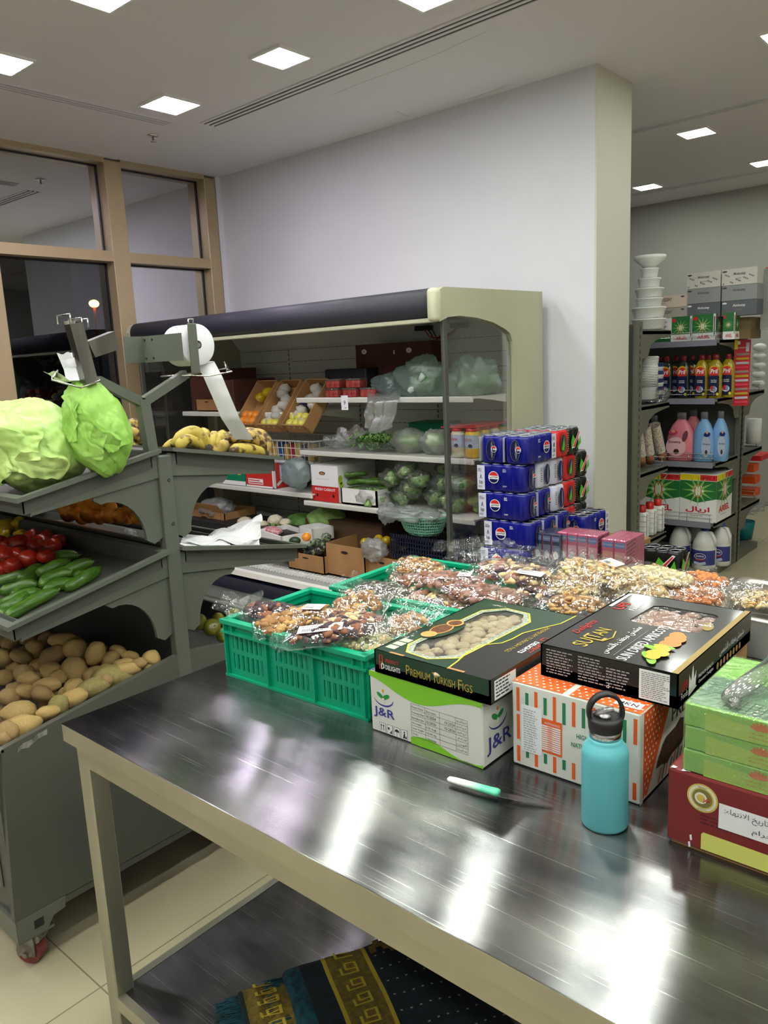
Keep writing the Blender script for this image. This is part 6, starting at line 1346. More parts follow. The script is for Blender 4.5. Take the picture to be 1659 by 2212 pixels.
jug('white bleach jug in the dark second row', 1500, 1205, YF+.28, .072, .31)
# ---- on the near shelving behind the wall: tubs, plates, cups, spray bottles (its end faces us)
XE = -2.10
def nx(px_, py_, X=XE): return at_x(px_, py_, X)
foam = mat('white_foam', (222, 224, 220), .55)
def tub(label, px_, py0, py1, r, z0, h, y, kind='lathe'):
    P = nx(px_, py1); q = MB()
    q.lathe([(0, z0), (r*.82, z0), (r*.86, z0+h*.1), (r, z0+h*.85), (r*1.04, z0+h*.88), (r*1.04, z0+h*.98), (r*.98, z0+h), (r*.9, z0+h*.9), (0, z0+h*.9)], foam, 28, T(XE, y, 0)); return tag(q.build('foam_container'), label, 'container', 'white foam containers on the near shelving')
y0 = nx(1385, 690).y+.12; z = LV[0]+.012
for i, (r, h, l) in enumerate([(.105, .07, 'bottom white foam bowl stack, widest at the base'), (.105, .07, 'second white foam bowl stack'), (.085, .055, 'third white foam container with a lid'), (.088, .06, 'fourth white foam container'), (.07, .06, 'narrow white foam cup part in the middle of the tower'), (.055, .06, 'narrowest white foam neck of the tower')]):
    tub(l, 1390, 0, 0, r, z, h, y0+.0); z += h+.002
q = MB(); q.lathe([(.04, z), (.045, z+.01), (.098, z+.055), (.10, z+.075), (.094, z+.075), (.05, z+.03), (0, z+.03)], foam, 28, T(XE, y0, 0)); tag(q.build('foam_container'), 'wide white foam bowl topping the tower beside the wall end', 'container', 'white foam containers on the near shelving')
# stacked foam plates seen on edge and striped cups
Pp = nx(1388, 850)
for k in range(26):
    q = MB(); zc = LV[1]+.02+.011*k; q.lathe([(0, zc), (.06, zc), (.088-.0016*k, zc+.012), (.09-.0016*k, zc+.013), (.06, zc+.003), (0, zc+.003)], foam, 22, T(XE-.02, Pp.y+.09+.0028*k, 0)); tag(q.build('foam_plate'), 'white foam plate in the tall stack beside the wall end', 'plate', 'stacked white foam plates')
q = MB(); yc = nx(1412, 850).y
for k in range(9): q.lathe([(.03, LV[1]+.03+k*.026), (.034, LV[1]+.052+k*.026), (.036, LV[1]+.054+k*.026), (.03, LV[1]+.05+k*.026)], foam if k % 2 else mat('cup_navy_print', (34, 44, 110), .4), 18, T(XE+.03, yc, 0))
tag(q.build('cup_sleeve'), 'sleeve of navy striped paper cups next to the foam plates', 'cups')
crumpled('plastic_bag', 'small crumpled clear bag at the foot of the foam plates', 'plastic bag', (XE+.02, yc-.0, LV[1]+.05), (.07, .09, .045), bag_c, 12.2, amp=.4)
cup_b = mat('speckled_paper_cup', (196, 186, 172), .6, col2=(150, 136, 124), scale=90, contrast=(.45, .6)); cup_o = mat('cup_orange_band', (156, 84, 50), .5, col2=(96, 84, 52), scale=40)
for i, (pt, pb) in enumerate([((1376, 925), (1386, 1012)), ((1393, 920), (1405, 1008)), ((1414, 918), (1430, 1005))]):
    A = nx(*pb, -2.08+.0*i); B = nx(*pt, -2.08); A.z = LV[2]+.03; t = empty('cup_stack', tuple(A), ['leaning stack of speckled paper cups, leftmost, touching the wall', 'leaning stack of speckled paper cups, middle', 'leaning stack of speckled paper cups, rightmost'][i], 'paper cups', 'leaning paper cup stacks')
    d = (B-A); Mx = T(*A) @ d.to_track_quat('Z', 'Y').to_matrix().to_4x4(); l = d.length; pr = [(0, 0), (.026, 0), (.029, .05)]; q = MB(); q.lathe([(0, 0), (.027, 0), (.031, .065)], cup_o, 20, Mx); q.build('printed_cup', t)
    pr = [(.031, .065)]; k = .065
    while k < l-.01: pr += [(.036, k+.004), (.0345, k+.007)]; k += .0085
    pr += [(.038, l), (.033, l), (.028, l-.07), (0, l-.07)]; q = MB(); q.lathe(pr, cup_b, 20, Mx); q.build('nested_cups', t)
# white spray bottles with red caps (lower shelf)
for i, (px_, pyb) in enumerate([(1383, 1160), (1400, 1158), (1417, 1150), (1380, 1140)]):
    P = nx(px_, pyb, -2.06); y = P.y+.02; z = LV[3]+.005; h = .225 if i < 3 else .27; x = -2.06-(.1 if i == 3 else 0); t = empty('cleaner_bottle', (x, y, z), ['white cleaner bottle with a red cap touching the wall edge', 'white cleaner bottle with a red cap, middle of three', 'white cleaner bottle with a red cap, rightmost', 'white cleaner bottle with a red cap in the second row'][i], 'bottle', 'white cleaner bottles with red caps')
    q = MB(); q.rbox(x-.04, x+.04, y-.034, y+.034, z, z+h*.8, .014, foam, 3)
    for k in range(5): q.rbox(x-.042, x+.042, y-.036, y+.036, z+.02+k*.034, z+.024+k*.034, .001, mat('bottle_groove', (186, 188, 190), .5), 1)
    q.box(x+.0405, x+.0415, y-.02, y-.014, z+.01, z+h*.76, mat('dark_red_print')); q.build('bottle_body', t)
    MB().lathe([(.024, h*.8), (.026, h*.82), (.026, h), (0, h)], mat('cap_bright_red', (190, 40, 34), .35), 18, T(x, y, z)).build('cap', t)
# blister strip hanging at the post
P = at_x(1600, 740, -1.79); q = MB(); f = Frame((-1.80, P.y-.10, 1.20), (.75, .66, 0), (0, 0, 1)); w, h = .115, .46
q.frect(f, 0, 0, w, h, mat('blister_red', (196, 30, 44), .3)); q.frect(f, .0, h*.86, w*.2, h, ar_y, .0008); q.frect(f, w*.2, h*.93, w*.34, h*.98, white_print, .0012); q.frect(f, w*.7, h*.82, w*.9, h*.96, mat('silver_print', (190, 190, 200), .3), .0012); q.ftext(f, w*.2, h*.87, 'EVEREST', h*.02, white_print, .0016, 'l', w*.5)
for k in range(12):
    c_ = [mat('blister_silver', (170, 150, 140), .2, metal=.3), mat('blister_gold', (190, 160, 50), .25), mat('silver_print'), mat('blister_pink', (220, 60, 90), .3)][k % 4]; zz_ = h*.8-k*h*.066; q.add([f.p(w*.1, zz_, .001), f.p(w*.9, zz_, .001), f.p(w*.9, zz_-h*.03, .009), f.p(w*.1, zz_-h*.03, .009), f.p(w*.9, zz_-h*.04, .001), f.p(w*.1, zz_-h*.04, .001)], [(0, 3, 2, 1), (3, 5, 4, 2)], c_)
q.add([f.p(0, 0, 0), f.p(w, 0, 0), f.p(w, 0, -.002), f.p(w, h, -.002), f.p(0, h, -.002), f.p(0, 0, -.002)], [(2, 3, 4, 5)], white_p); tag(q.build('blister_strip'), 'red hanging strip of small blister packs at the shelving post', 'blister strip')
# stock seen past the post on the back side
for i, z in enumerate([1.29, 1.36, 1.43, 1.50, 1.57]):
    P = at_x(1636, 800, -1.86); tag(MB().blob((-1.86, P.y+.04, z+.03), (.05, .05, .032), foam, 16, 10).build('bulb_pack'), 'rounded white pack in the column right of the red strip, %s' % ['lowest', 'second from below', 'middle', 'second from top', 'topmost'][i], 'pack', 'rounded white packs')
P = at_x(1634, 935, -1.85); tag(MB().lathe([(0, 0), (.055, 0), (.055, .2), (0, .2)], foam, 22, T(-1.87, P.y, .845)).build('paper_roll'), 'white upright roll on the shelf right of the post', 'roll')
org = mat('orange_plastic'); 
for i, (px_, py_, zz_) in enumerate([(1625, 1010, .60), (1628, 1035, .52), (1628, 1065, .43)]):
    P = at_x(px_, py_, -1.87); q = MB(); q.prism([(-.06, 0), (.06, 0), (.075, .06), (-.075, .06)], 'x', -2.05, -1.84, org, M=T(0, P.y, max(.415, P.z-.03))); tag(q.build('orange_basket'), ['top orange plastic basket right of the post', 'middle orange plastic basket right of the post', 'lowest orange plastic basket right of the post'][i], 'basket')
P = at_x(1640, 980, -1.85); tag(MB().box(-2.1, -1.82, P.y-.06, P.y+.25, .70, .74, ar_r).build('red_tray'), 'flat red tray above the orange baskets', 'tray')
P = at_x(1640, 1140, -1.85); crumpled('plastic_bag', 'grey-white filled bag low on the shelf at the right picture edge', 'plastic bag', (-1.95, P.y, .30), (.12, .16, .07), bag_w, 14.4, amp=.3)
P = at_x(1618, 1185, -1.86); tag(MB().lathe([(0, 0), (.07, 0), (.09, .15), (.085, .15), (.065, .01), (0, .01)], mat('teal_plastic', (0, 110, 116), .4), 22, T(-1.93, P.y+.06, .051)).build('bucket'), 'small teal bucket low behind the shelving post', 'bucket')
tag(MB().box(-1.2, -.6, 8.0, 8.4, 0, 1.2, mat('far_shelf_dark', (60, 58, 54), .7)).build('cabinet'), 'dark cabinet far back at the right, mostly out of the picture', 'cabinet')
# ================================================================ goods on the steel tables
crate_m = mat('jade_green_plastic', (0, 162, 122), .38, col2=(0, 154, 114), scale=3, bump=.03, bscale=120, sss=.05)
def crate(label, cx, cy, L, D, h, rz=0):
    t = empty('plastic_crate', (0, 0, 0), label, 'crate'); w = .004; hx, hy = L/2, D/2; tp = .008     # slight taper
    r = MB(); o = .006
    for z0, z1, oo, th in ((h-.010, h, .007, .013), (h-.034, h-.028, .006, .008), (0, .006, .004, .008)):
        r.box(-hx-oo, hx+oo, -hy-oo, -hy+th, z0, z1, crate_m).box(-hx-oo, hx+oo, hy-th, hy+oo, z0, z1, crate_m).box(-hx-oo, -hx+th, -hy, hy, z0, z1, crate_m).box(hx-th, hx+oo, -hy, hy, z0, z1, crate_m)
    r.build('rim', t, origin=(0, 0, 0))
    q = MB()
    for s, A, isx in ((-1, hx, 1), (1, hx, 1), (-1, hy, 0), (1, hy, 0)):
        nb = 3 if isx else 2; wdt = 2*A; off = hy if isx else hx
        def bx(u0, u1, z0, z1, d0, d1):
            a, b_ = sorted((s*(off-d0), s*(off-d1)))
            (q.box(u0, u1, a, b_, z0, z1, crate_m) if isx else q.box(a, b_, u0, u1, z0, z1, crate_m))
        bx(-A, A, h-.034, h-.004, .004, .008)              # solid band under the rim
        bx(-A, A, 0, .022, .004, .008); bx(-A, A, h*.42, h*.50, .004, .008); bx(-A, A, h*.73, h-.03, .004, .008)
        for k in range(nb+1):
            u = -A+wdt*k/nb; u = max(-A+.004, min(A-.004, u)); bx(u-.002, u+.002, .0, h-.008, -.005, .008)     # ribs
            for e in (-.028, .028): 
                v = u+e
                if abs(v) < A-.005: bx(v-.0015, v+.0015, h-.03, h-.01, -.004, .006)
        for k in range(nb):                                 # slotted fields: slats between the slots
            u0 = -A+wdt*k/nb; u1 = u0+wdt/nb; ns = 6; m0 = .024; fw = u1-u0-2*m0
            bx(u0, u0+m0, .02, h-.03, .004, .008); bx(u1-m0, u1, .02, h-.03, .004, .008)
            for (z0, z1) in ((.022, h*.43), (h*.49, h*.74)):
                for j in range(ns):
                    c0 = u0+m0+fw*(j+.0)/ns; bx(c0+.0035, c0+fw/ns-.006, z0, z1, .004, .008); bx(c0+fw/ns-.0045, c0+fw/ns-.002, z0, z1, .004, .008)
    q.build('slotted_wall', t, origin=(0, 0, 0))
    b = MB(); b.box(-hx+.004, hx-.004, -hy+.004, hy-.004, .002, .006, crate_m); b.build('bottom', t, origin=(0, 0, 0))
    t.location = (cx, cy, TZ+.0005); t.rotation_euler = (0, 0, rz); return t
crate('front jade green slotted plastic crate filled with bagged nuts and dried fruit', -1.292, 1.272, .455, .305, .146, .03)
crate('jade green plastic crate behind the front one, its left half empty', -1.23, 1.645, .50, .37, .150, .02)
# ---- nut bags
def nut_mesh(kind, mm, n, a, b_, hh, seed):
    rnd = random.Random(seed); q = MB()
    for k in range(n):
        r = math.sqrt(rnd.random())*.92; th = rnd.random()*2*PI; x = a*r*math.cos(th); y = b_*r*math.sin(th); zt = hh*(1-r*r)**.5*rnd.uniform(.35, .95)+.004
        m_ = mm[rnd.randrange(len(mm))]; R = Matrix.Rotation(rnd.random()*6.3, 4, 'Z') @ Matrix.Rotation(rnd.uniform(-.8, .8), 4, 'X'); M_ = T(x, y, zt) @ R
        if kind == 'cashew':
            s = rnd.uniform(.008, .0105); pts = [M_ @ Vector((s*math.cos(t), s*.9*math.sin(t), 0)) for t in (-1.6, -.8, 0, .8, 1.6)]; q.tube(pts, [s*.3, s*.5, s*.52, s*.48, s*.25], m_, 6)
        elif kind == 'round': s = rnd.uniform(.0065, .009); q.blob((0, 0, 0), (s*1.2, s, s), m_, 8, 5, M_)
        elif kind == 'long': s = rnd.uniform(.011, .015); q.blob((0, 0, 0), (s, s*.28, s*.22), m_, 6, 4, M_)
        elif kind == 'date': s = rnd.uniform(.012, .017); q.blob((0, 0, 0), (s, s*.6, s*.45), m_, 9, 6, M_, lambda d: 1+.25*noise.noise(d*3+Vector((k, 0, 0))))
        elif kind == 'walnut': s = rnd.uniform(.010, .015); q.blob((0, 0, 0), (s, s*.8, s*.6), m_, 10, 7, M_, lambda d: 1+.5*noise.noise(d*4+Vector((k, 0, 0))))
    return q
cash = mat('cashew_cream', (214, 194, 146), .5, col2=(198, 172, 122), scale=40); cashw = mat('cashew_roasted', (196, 154, 96), .5); alm = mat('almond_brown', (130, 82, 56), .6); rai = mat('raisin_purple', (74, 48, 56), .4, col2=(52, 34, 42), scale=50, bump=.5, bscale=200)
pis = mat('pistachio_green', (172, 174, 124), .55); wal = mat('walnut_tan', (170, 124, 72), .6, col2=(140, 96, 54), scale=60); sun = mat('sunflower_grey', (62, 60, 54), .5, col2=(170, 166, 150), scale=70, contrast=(.45, .6)); apr = mat('apricot_orange', (206, 128, 66), .5, col2=(184, 106, 50), scale=30); fig_m = mat('fig_cream', (226, 210, 172), .6, col2=(206, 184, 140), scale=40, bump=.3, bscale=120); oat = mat('pale_flakes', (206, 194, 152), .7)
mixl = mat('mixed_nut_mauve', (150, 112, 100), .5)
KINDS = dict(cashew=('cashew', [cash, cash, cashw], 150), roasted=('cashew', [cashw, wal], 150), mixed=('date', [alm, rai, cash, mixl], 130), mauve=('date', [mixl, alm, mixl], 130), raisin=('date', [rai, rai, alm], 110), walnut=('walnut', [wal, wal, cashw], 90),
             pistachio=('round', [pis, cash], 120), sun=('long', [sun], 420), apricot=('round', [apr], 170), oat=('round', [oat, oat, cash], 240))
NUTCACHE = {}
BF = film('nut_bag_film', (236, 240, 240), .03, .13, .07, .4, 26)
def pillow_fn(a, b_, h, seed, amp):
    def fn(u, v):
        # u along the length, v round the section
        x = (u-.5)*2; e = max(0, 1-abs(x)**3.2)**.5; an = v*2*PI; cy, cz = math.cos(an), math.sin(an)
        w = b_*(.92+.08*e); zz = h*e
        n = noise.noise(Vector((x*2.6+seed, cy*1.8, cz*1.8)))*amp; n2 = noise.noise(Vector((x*8+seed, cy*5, cz*5)))*amp*.35
        k = 1+n+n2
        y = w*math.copysign(abs(cy)**.8, cy)*(1+.06*math.sin(x*7+seed)*(abs(cy)))
        return Vector((a*x*1.12, y*k, max(cz*zz*k*1.08, -.004)+ (.012*noise.noise(Vector((x*5+seed, y*40, 0)))*(abs(x) > .8))))
    return fn
def nut_bag(kind, label, c, a, b_, h, rz=0, tilt=(0, 0), seed=1, group=None, sticker=None, fin=0, finend=1):
    t = empty('nut_bag', (0, 0, 0), label, 'bag of nuts', group)
    key = (kind, round(a, 3), round(b_, 3), round(h, 3))
    if key not in NUTCACHE:
        k_, mm, n = KINDS[kind]; n = int(n*min(1.6, max(.5, a*b_/(.085*.055)))); NUTCACHE[key] = nut_mesh(k_, mm, n, a*.95, b_*.93, h*.92, len(NUTCACHE)+3)
    co = NUTCACHE[key].build('nuts', t, origin=(0, 0, 0)); co['kind'] = 'stuff'
    q = MB(); q.grid(pillow_fn(a, b_, h, seed, .16), 34, 26, BF)
    if fin:
        def ff(u, v):
            s = finend; x = s*(a*1.08+fin*v); y = (u-.5)*2*b_*(1.0+.12*v); return Vector((x, y, .006+fin*.55*v*abs(math.sin(seed*3+1))+.010*noise.noise(Vector((u*6+seed, v*3, 0)))+.006*math.sin(u*14+seed)*v))
        q.grid(ff, 24, 8, BF)
    q.build('film', t, origin=(0, 0, 0))
    if sticker:
        s = MB(); sx, sy, sw, sh = sticker; zz = h*1.04*max(0, 1-abs(sx/a)**3.2)**.5*(1-min(.95, abs(sy)/b_)**2)**.5+.003; f = Frame((sx-sw/2, sy-sh/2, zz), (1, 0, 0), (0, 1, 0)); s.frect(f, 0, 0, sw, sh, paper_w, 0); s.add([f.p(0, 0, -.0006), f.p(sw, 0, -.0006), f.p(sw, sh, -.0006), f.p(0, sh, -.0006)], [(3, 2, 1, 0)], paper_w)
        for k in range(12): s.frect(f, sw*.1+k*sw*.04, sh*.15, sw*.1+k*sw*.04+sw*.018, sh*.5, black_print, .0004)
        s.scribble(f, sw*.08, sh*.8, sw*.7, 2, sh*.14, mat('grey_dark_print'), .0004); s.build('price_label', t, origin=(0, 0, 0))
    t.location = c; t.rotation_euler = (tilt[0], tilt[1], rz); return t
NB = 0
def nb(kind, label, px_, py_, z, a, b_, h, rz, tilt=(0, 0), sticker=None, fin=.03, finend=1, group=None):
    global NB; NB += 1; P = at_z(px_, py_, z); return nut_bag(kind, label, (P.x, P.y, z-h*.55), a, b_, h, rz, tilt, NB*1.37, group, sticker, fin, finend)
G1 = 'bags in the front green crate'; G2 = 'bags heaped on the back table'
# inside the front crate (fill)
nb('mixed', 'bag of mixed nuts underneath the others, left half of the front crate', 620, 1345, .985, .10, .07, .035, .2, group=G1)
nb('cashew', 'bag of nuts underneath the others, right half of the front crate', 780, 1370, .985, .10, .07, .035, .1, group=G1)
nb('raisin', 'dark raisin bag at the left end of the front crate, clear flap sticking up left', 590, 1318, 1.035, .075, .05, .026, .5, (.1, .12), None, .06, -1, group=G1)
nb('walnut', 'walnut bag in the middle left of the front crate', 605, 1345, 1.03, .06, .042, .022, .9, (.2, 0), None, .02, group=G1)
nb('roasted', 'reddish roasted nut bag with a sticker in the middle of the front crate', 672, 1325, 1.04, .085, .05, .03, .35, (.05, -.05), (.01, .0, .05, .035), .03, group=G1)
nb('walnut', 'walnut bag standing at the back of the front crate', 775, 1297, 1.05, .06, .05, .035, .3, (.5, 0), None, .02, group=G1)
nb('raisin', 'purple raisin bag with a long white label lying across the front crate rim', 715, 1365, 1.045, .105, .036, .022, .62, (.15, -.1), (-.02, .0, .10, .034), .02, -1, group=G1)
nb('mixed', 'brown nut bag behind the purple raisin bag', 760, 1340, 1.045, .075, .045, .026, .5, (.1, 0), None, .02, group=G1)
nb('pistachio', 'pale pistachio bag in the right front corner of the front crate', 795, 1382, 1.025, .065, .05, .030, .1, (.1, 0), None, .03, group=G1)
nb('walnut', 'small walnut bag near the right end of the front crate', 880, 1345, 1.03, .05, .04, .026, 1.2, (.3, 0), None, .05, group=G1)
def flap(label, pts, z=None, seed=0, mm=None, nm='bag_flap'):
    """free clear end of a bag standing up; pts = 4 (px, py, y)"""
    c = [at_y(x, y, Y) for x, y, Y in pts]; q = MB()
    def fn(u, v):
        p = c[0]*(1-u)*(1-v)+c[1]*u*(1-v)+c[2]*u*v+c[3]*(1-u)*v
        return p+Vector((0, .02*noise.noise(Vector((u*4+seed, v*3, 0)))+.006*math.sin(u*16+seed+v*3), .008*noise.noise(Vector((u*5, v*4, seed)))))
    q.grid(fn, 26, 18, mm or BF); o = q.build(nm); m_ = (c[0]+c[1]+c[2]+c[3])/4
    bag = min([b for b in bpy.data.objects if b.name.startswith('nut_bag') and b.parent is None], key=lambda b: (b.matrix_basis.translation-m_).length)
    o.parent = bag; o.matrix_parent_inverse = bag.matrix_basis.inverted(); return o
flap('clear bag mouth sticking up over the left end of the front crate', [(500, 1350, 1.15), (570, 1325, 1.25), (562, 1275, 1.27), (480, 1305, 1.17)], seed=1)
flap('clear bag mouth standing up at the right end of the front crate', [(800, 1370, 1.18), (935, 1355, 1.25), (960, 1300, 1.30), (900, 1275, 1.33)], seed=4)
flap('clear bag side rising between the nut bags of the front crate', [(860, 1385, 1.17), (900, 1380, 1.2), (905, 1290, 1.3), (830, 1330, 1.22)], seed=7)
# second crate and the heap to its right
tray_s = mat('steel_tray_rim', (190, 188, 180), .3, metal=.9)
def pan(label, cx, cy, L, D, h, rz, z=TZ+.0006, rim=.018):
    t = empty('steel_tray', (0, 0, 0), label, 'tray'); q = MB(); hx, hy = L/2, D/2
    def ring(x, y, r, n=5):
        out = []
        for sx, sy, a0 in ((1, 1, 0), (-1, 1, PI/2), (-1, -1, PI), (1, -1, 3*PI/2)):
            for k in range(n): a = a0+k/(n-1)*PI/2; out.append((sx*(x-r)+r*math.cos(a), sy*(y-r)+r*math.sin(a)))
        return out
    lv = [(ring(hx, hy, .02), h-.006), (ring(hx, hy, .02), h), (ring(hx-rim, hy-rim, .035), h), (ring(hx-rim-.003, hy-rim-.003, .035), h-.008), (ring(hx-rim-.008, hy-rim-.008, .035), .012), (ring(hx-rim-.02, hy-rim-.02, .03), .002)]
    n = len(lv[0][0]); vs = [(x, y, zz) for rg, zz in lv for x, y in rg]; fs = [(j*n+i, j*n+(i+1) % n, (j+1)*n+(i+1) % n, (j+1)*n+i) for j in range(len(lv)-1) for i in range(n)]+[tuple((len(lv)-1)*n+i for i in range(n))]
    q.add(vs, fs, tray_s, True); q.build('pan', t, origin=(0, 0, 0)); t.location = (cx, cy, z); t.rotation_euler = (0, 0, rz); return t
P = at_z(1590, 1285, .99)
pan('deep stainless steel food tray at the right picture edge with a nut bag inside', -.375, 2.03, .56, .34, .115, -.10)
pan('shallow steel tray under the nut bags, its rim showing behind the fig box', -.93, 1.72, .42, .40, .06, -.02)
pan('shallow steel tray under the cashew bags', -.78, 2.16, .36, .33, .06, .0)
nb('cashew', 'bag of pale nuts inside the deep steel tray', 1618, 1290, .955, .095, .07, .035, .1, (0, 0), None, .03, group=G2)
# layers underneath
for i, (x, y, k_) in enumerate([(-1.2, 1.62, 'mixed'), (-1.05, 1.75, 'roasted'), (-.95, 1.62, 'mauve'), (-.85, 1.8, 'mixed'), (-.8, 2.02, 'cashew'), (-.95, 2.05, 'mixed'), (-1.15, 1.9, 'roasted'), (-.68, 2.2, 'cashew'), (-.9, 2.25, 'cashew')]):
    nut_bag(k_, 'nut bag in the bottom layer of the heap, %s' % ['under the sunflower seed bag', 'under the roasted nut bag', 'behind the fig box', 'in the steel tray middle', 'under the cashews, left', 'in the middle back', 'at the rear of the green crate', 'under the cashews, right', 'at the far back'][i], (x, y, .905+.012*(i % 3)), .11, .075, .045, i*.7, (0, 0), i*2.3, G2, None, .03)
nb('roasted', 'bag of golden roasted nuts lying high at the back left of the heap', 905, 1222, 1.06, .075, .055, .03, .15, (.15, .1), None, .05, group=G2)
nb('roasted', 'second golden nut bag under the first one in the green crate', 890, 1245, 1.02, .07, .05, .026, .2, (0, 0), None, .02, group=G2)
nb('sun', 'grey striped sunflower seed bag at the left of the heap in the back crate', 825, 1272, 1.035, .09, .05, .028, .05, (.1, 0), None, .04, -1, group=G2)
nb('mauve', 'long mauve nut bag with a small white sticker, left centre of the heap', 950, 1250, 1.06, .13, .045, .028, .30, (.1, -.04), (.07, .0, .035, .025), .03, group=G2)
nb('mauve', 'mauve nut bag in front of the long one, behind the fig box', 1040, 1280, 1.045, .125, .055, .034, .0, (.12, .03), None, .03, group=G2)
nb('mixed', 'dark mixed nut bag at the left, sagging over the crate edge', 900, 1290, 1.02, .10, .045, .03, -.1, (.2, 0), None, .02, group=G2)
nb('mixed', 'dark mixed nut bag with cashews behind the fig box corner', 985, 1300, 1.015, .10, .045, .03, -.15, (.2, 0), None, .02, group=G2)
nb('mixed', 'big mixed nut bag with a torn white label at the middle top of the heap', 1110, 1232, 1.075, .115, .07, .038, .1, (.1, .04), (.06, -.03, .07, .03), .05, group=G2)
nb('mixed', 'dark nut bag below the torn label, right of the mauve one', 1170, 1275, 1.04, .085, .05, .032, .7, (.1, .05), None, .03, group=G2)
nb('cashew', 'cashew bag right of the mixed nuts, upright fold in front', 1225, 1262, 1.05, .085, .06, .034, .4, (.15, 0), None, .05, group=G2)
nb('cashew', 'cashew bag at the top with a clear fold running down it', 1260, 1228, 1.075, .085, .055, .034, -.5, (.1, .1), None, .06, -1, group=G2)
nb('cashew', 'cashew bag with a white label near the black soda pack', 1315, 1235, 1.075, .09, .06, .034, -.45, (.1, .08), (-.01, .02, .055, .035), .05, group=G2)
nb('cashew', 'cashew bag lying just behind the apricot box', 1370, 1270, 1.045, .10, .055, .034, -.3, (.12, 0), None, .03, group=G2)
nb('oat', 'matt pale bag of flakes at the upper right of the heap', 1420, 1243, 1.06, .10, .055, .032, .05, (.06, 0), None, .05, group=G2)
nb('roasted', 'small tan nut bag touching the left edge of the apricot box', 1240, 1303, 1.05, .075, .045, .03, .45, (.1, 0), None, .04, group=G2)
nb('apricot', 'bag of orange dried apricots beside the deep steel tray', 1490, 1280, 1.03, .085, .06, .04, .2, (.1, 0), None, .03, group=G2)
nb('apricot', 'second orange apricot bag behind, with clear flap', 1515, 1252, 1.05, .07, .05, .026, .0, (.1, 0), None, .06, group=G2)
for i, (p, lab) in enumerate([
    ([(960, 1205, 1.9), (1050, 1200, 1.9), (1035, 1160, 1.95), (975, 1165, 1.92)], 'clear crumpled bag top at the back left of the heap'),
    ([(1010, 1215, 1.9), (1075, 1212, 1.9), (1060, 1160, 1.95), (1020, 1158, 1.92)], 'second clear bag top, pointed, at the back of the heap'),
    ([(1060, 1215, 1.95), (1150, 1215, 1.95), (1110, 1165, 2.0), (1055, 1165, 2.0)], 'broad clear bag top in front of the cola packs'),
    ([(930, 1190, 1.88), (1020, 1190, 1.9), (1000, 1165, 1.95), (945, 1170, 1.92)], 'low clear bag top near the back rim of the green crate'),
    ([(1120, 1220, 1.95), (1215, 1220, 1.95), (1180, 1185, 2.0), (1110, 1175, 2.0)], 'clear bag top in front of the blue carton drinks'),
    ([(1215, 1215, 2.1), (1290, 1215, 2.1), (1270, 1170, 2.12), (1235, 1160, 2.1)], 'tall clear bag tip in front of the pink milk packs'),
    ([(1300, 1240, 2.1), (1400, 1240, 2.1), (1385, 1205, 2.12), (1290, 1195, 2.1)], 'clear bag end over the labelled cashew bag'),
    ([(1450, 1240, 2.1), (1560, 1250, 2.1), (1545, 1225, 2.14), (1480, 1225, 2.12)], 'clear bag flap over the apricots'),
    ([(1150, 1290, 1.75), (1260, 1300, 1.7), (1300, 1262, 1.75), (1180, 1250, 1.8)], 'large clear bag sheet between the two nut rows'),
    ([(950, 1215, 1.85), (1130, 1230, 1.8), (1120, 1195, 1.85), (985, 1185, 1.9)], 'wide crinkled clear sheet over the back of the heap')]):
    flap(lab, p, seed=i*2.7)
# ---- printed boxes
cor_w = mat('white_corrugated_box', (222, 222, 214), .55, col2=(214, 214, 206), scale=5); jr_g = mat('box_lime_green', (128, 196, 48), .5); jr_b = mat('box_violet_blue', (56, 56, 140), .5); jr_l = mat('leaf_green_print', (44, 140, 60), .5); jr_o = mat('orange_dot_print', (232, 160, 50), .5)
berry = mat('berry_photo_print', (120, 150, 196), .5, col2=(30, 40, 58), scale=70, contrast=(.4, .6)); tline = mat('table_line_print', (60, 60, 60), .5)
def jr_logo(q, f, x, y, s):
    pts = [(x+s*.5*math.cos(a), y+s*.02+s*.34*math.sin(a)) for a in [PI+.35+k/16*(PI-.5) for k in range(17)]]; n = len(pts)
    for i in range(n-1): q.fline(f, pts[i:i+2], s*.02+s*.045*math.sin(PI*i/(n-1)), jr_b, .0006+.00001*i)
    q.fdisc(f, x-s*.15, y+s*.08, s*.19, s*.085, jr_l, .0008, rot=-.55); q.fdisc(f, x+s*.15, y+s*.08, s*.19, s*.085, jr_l, .0009, rot=.5); q.fdisc(f, x, y+s*.3, s*.055, s*.07, jr_o, .0008)
    q.fpoly(f, [(x-.003, y+.0), (x, y-.012), (x+.003, y)], white_print, .001)
def wave(q, f, w, top, base, amp, ph, m_, up=True, x0=0, n=24, h=.0005):
    for k in range(n):
        u0, u1 = x0+(w-x0)*k/n, x0+(w-x0)*(k+1)/n; g = lambda u: base+amp*math.sin(u/w*2*PI+ph)
        q.fpoly(f, [(u0, g(u0)), (u1, g(u1)), (u1, top), (u0, top)] if up else [(u0, top), (u1, top), (u1, g(u1)), (u0, g(u0))], m_, h)
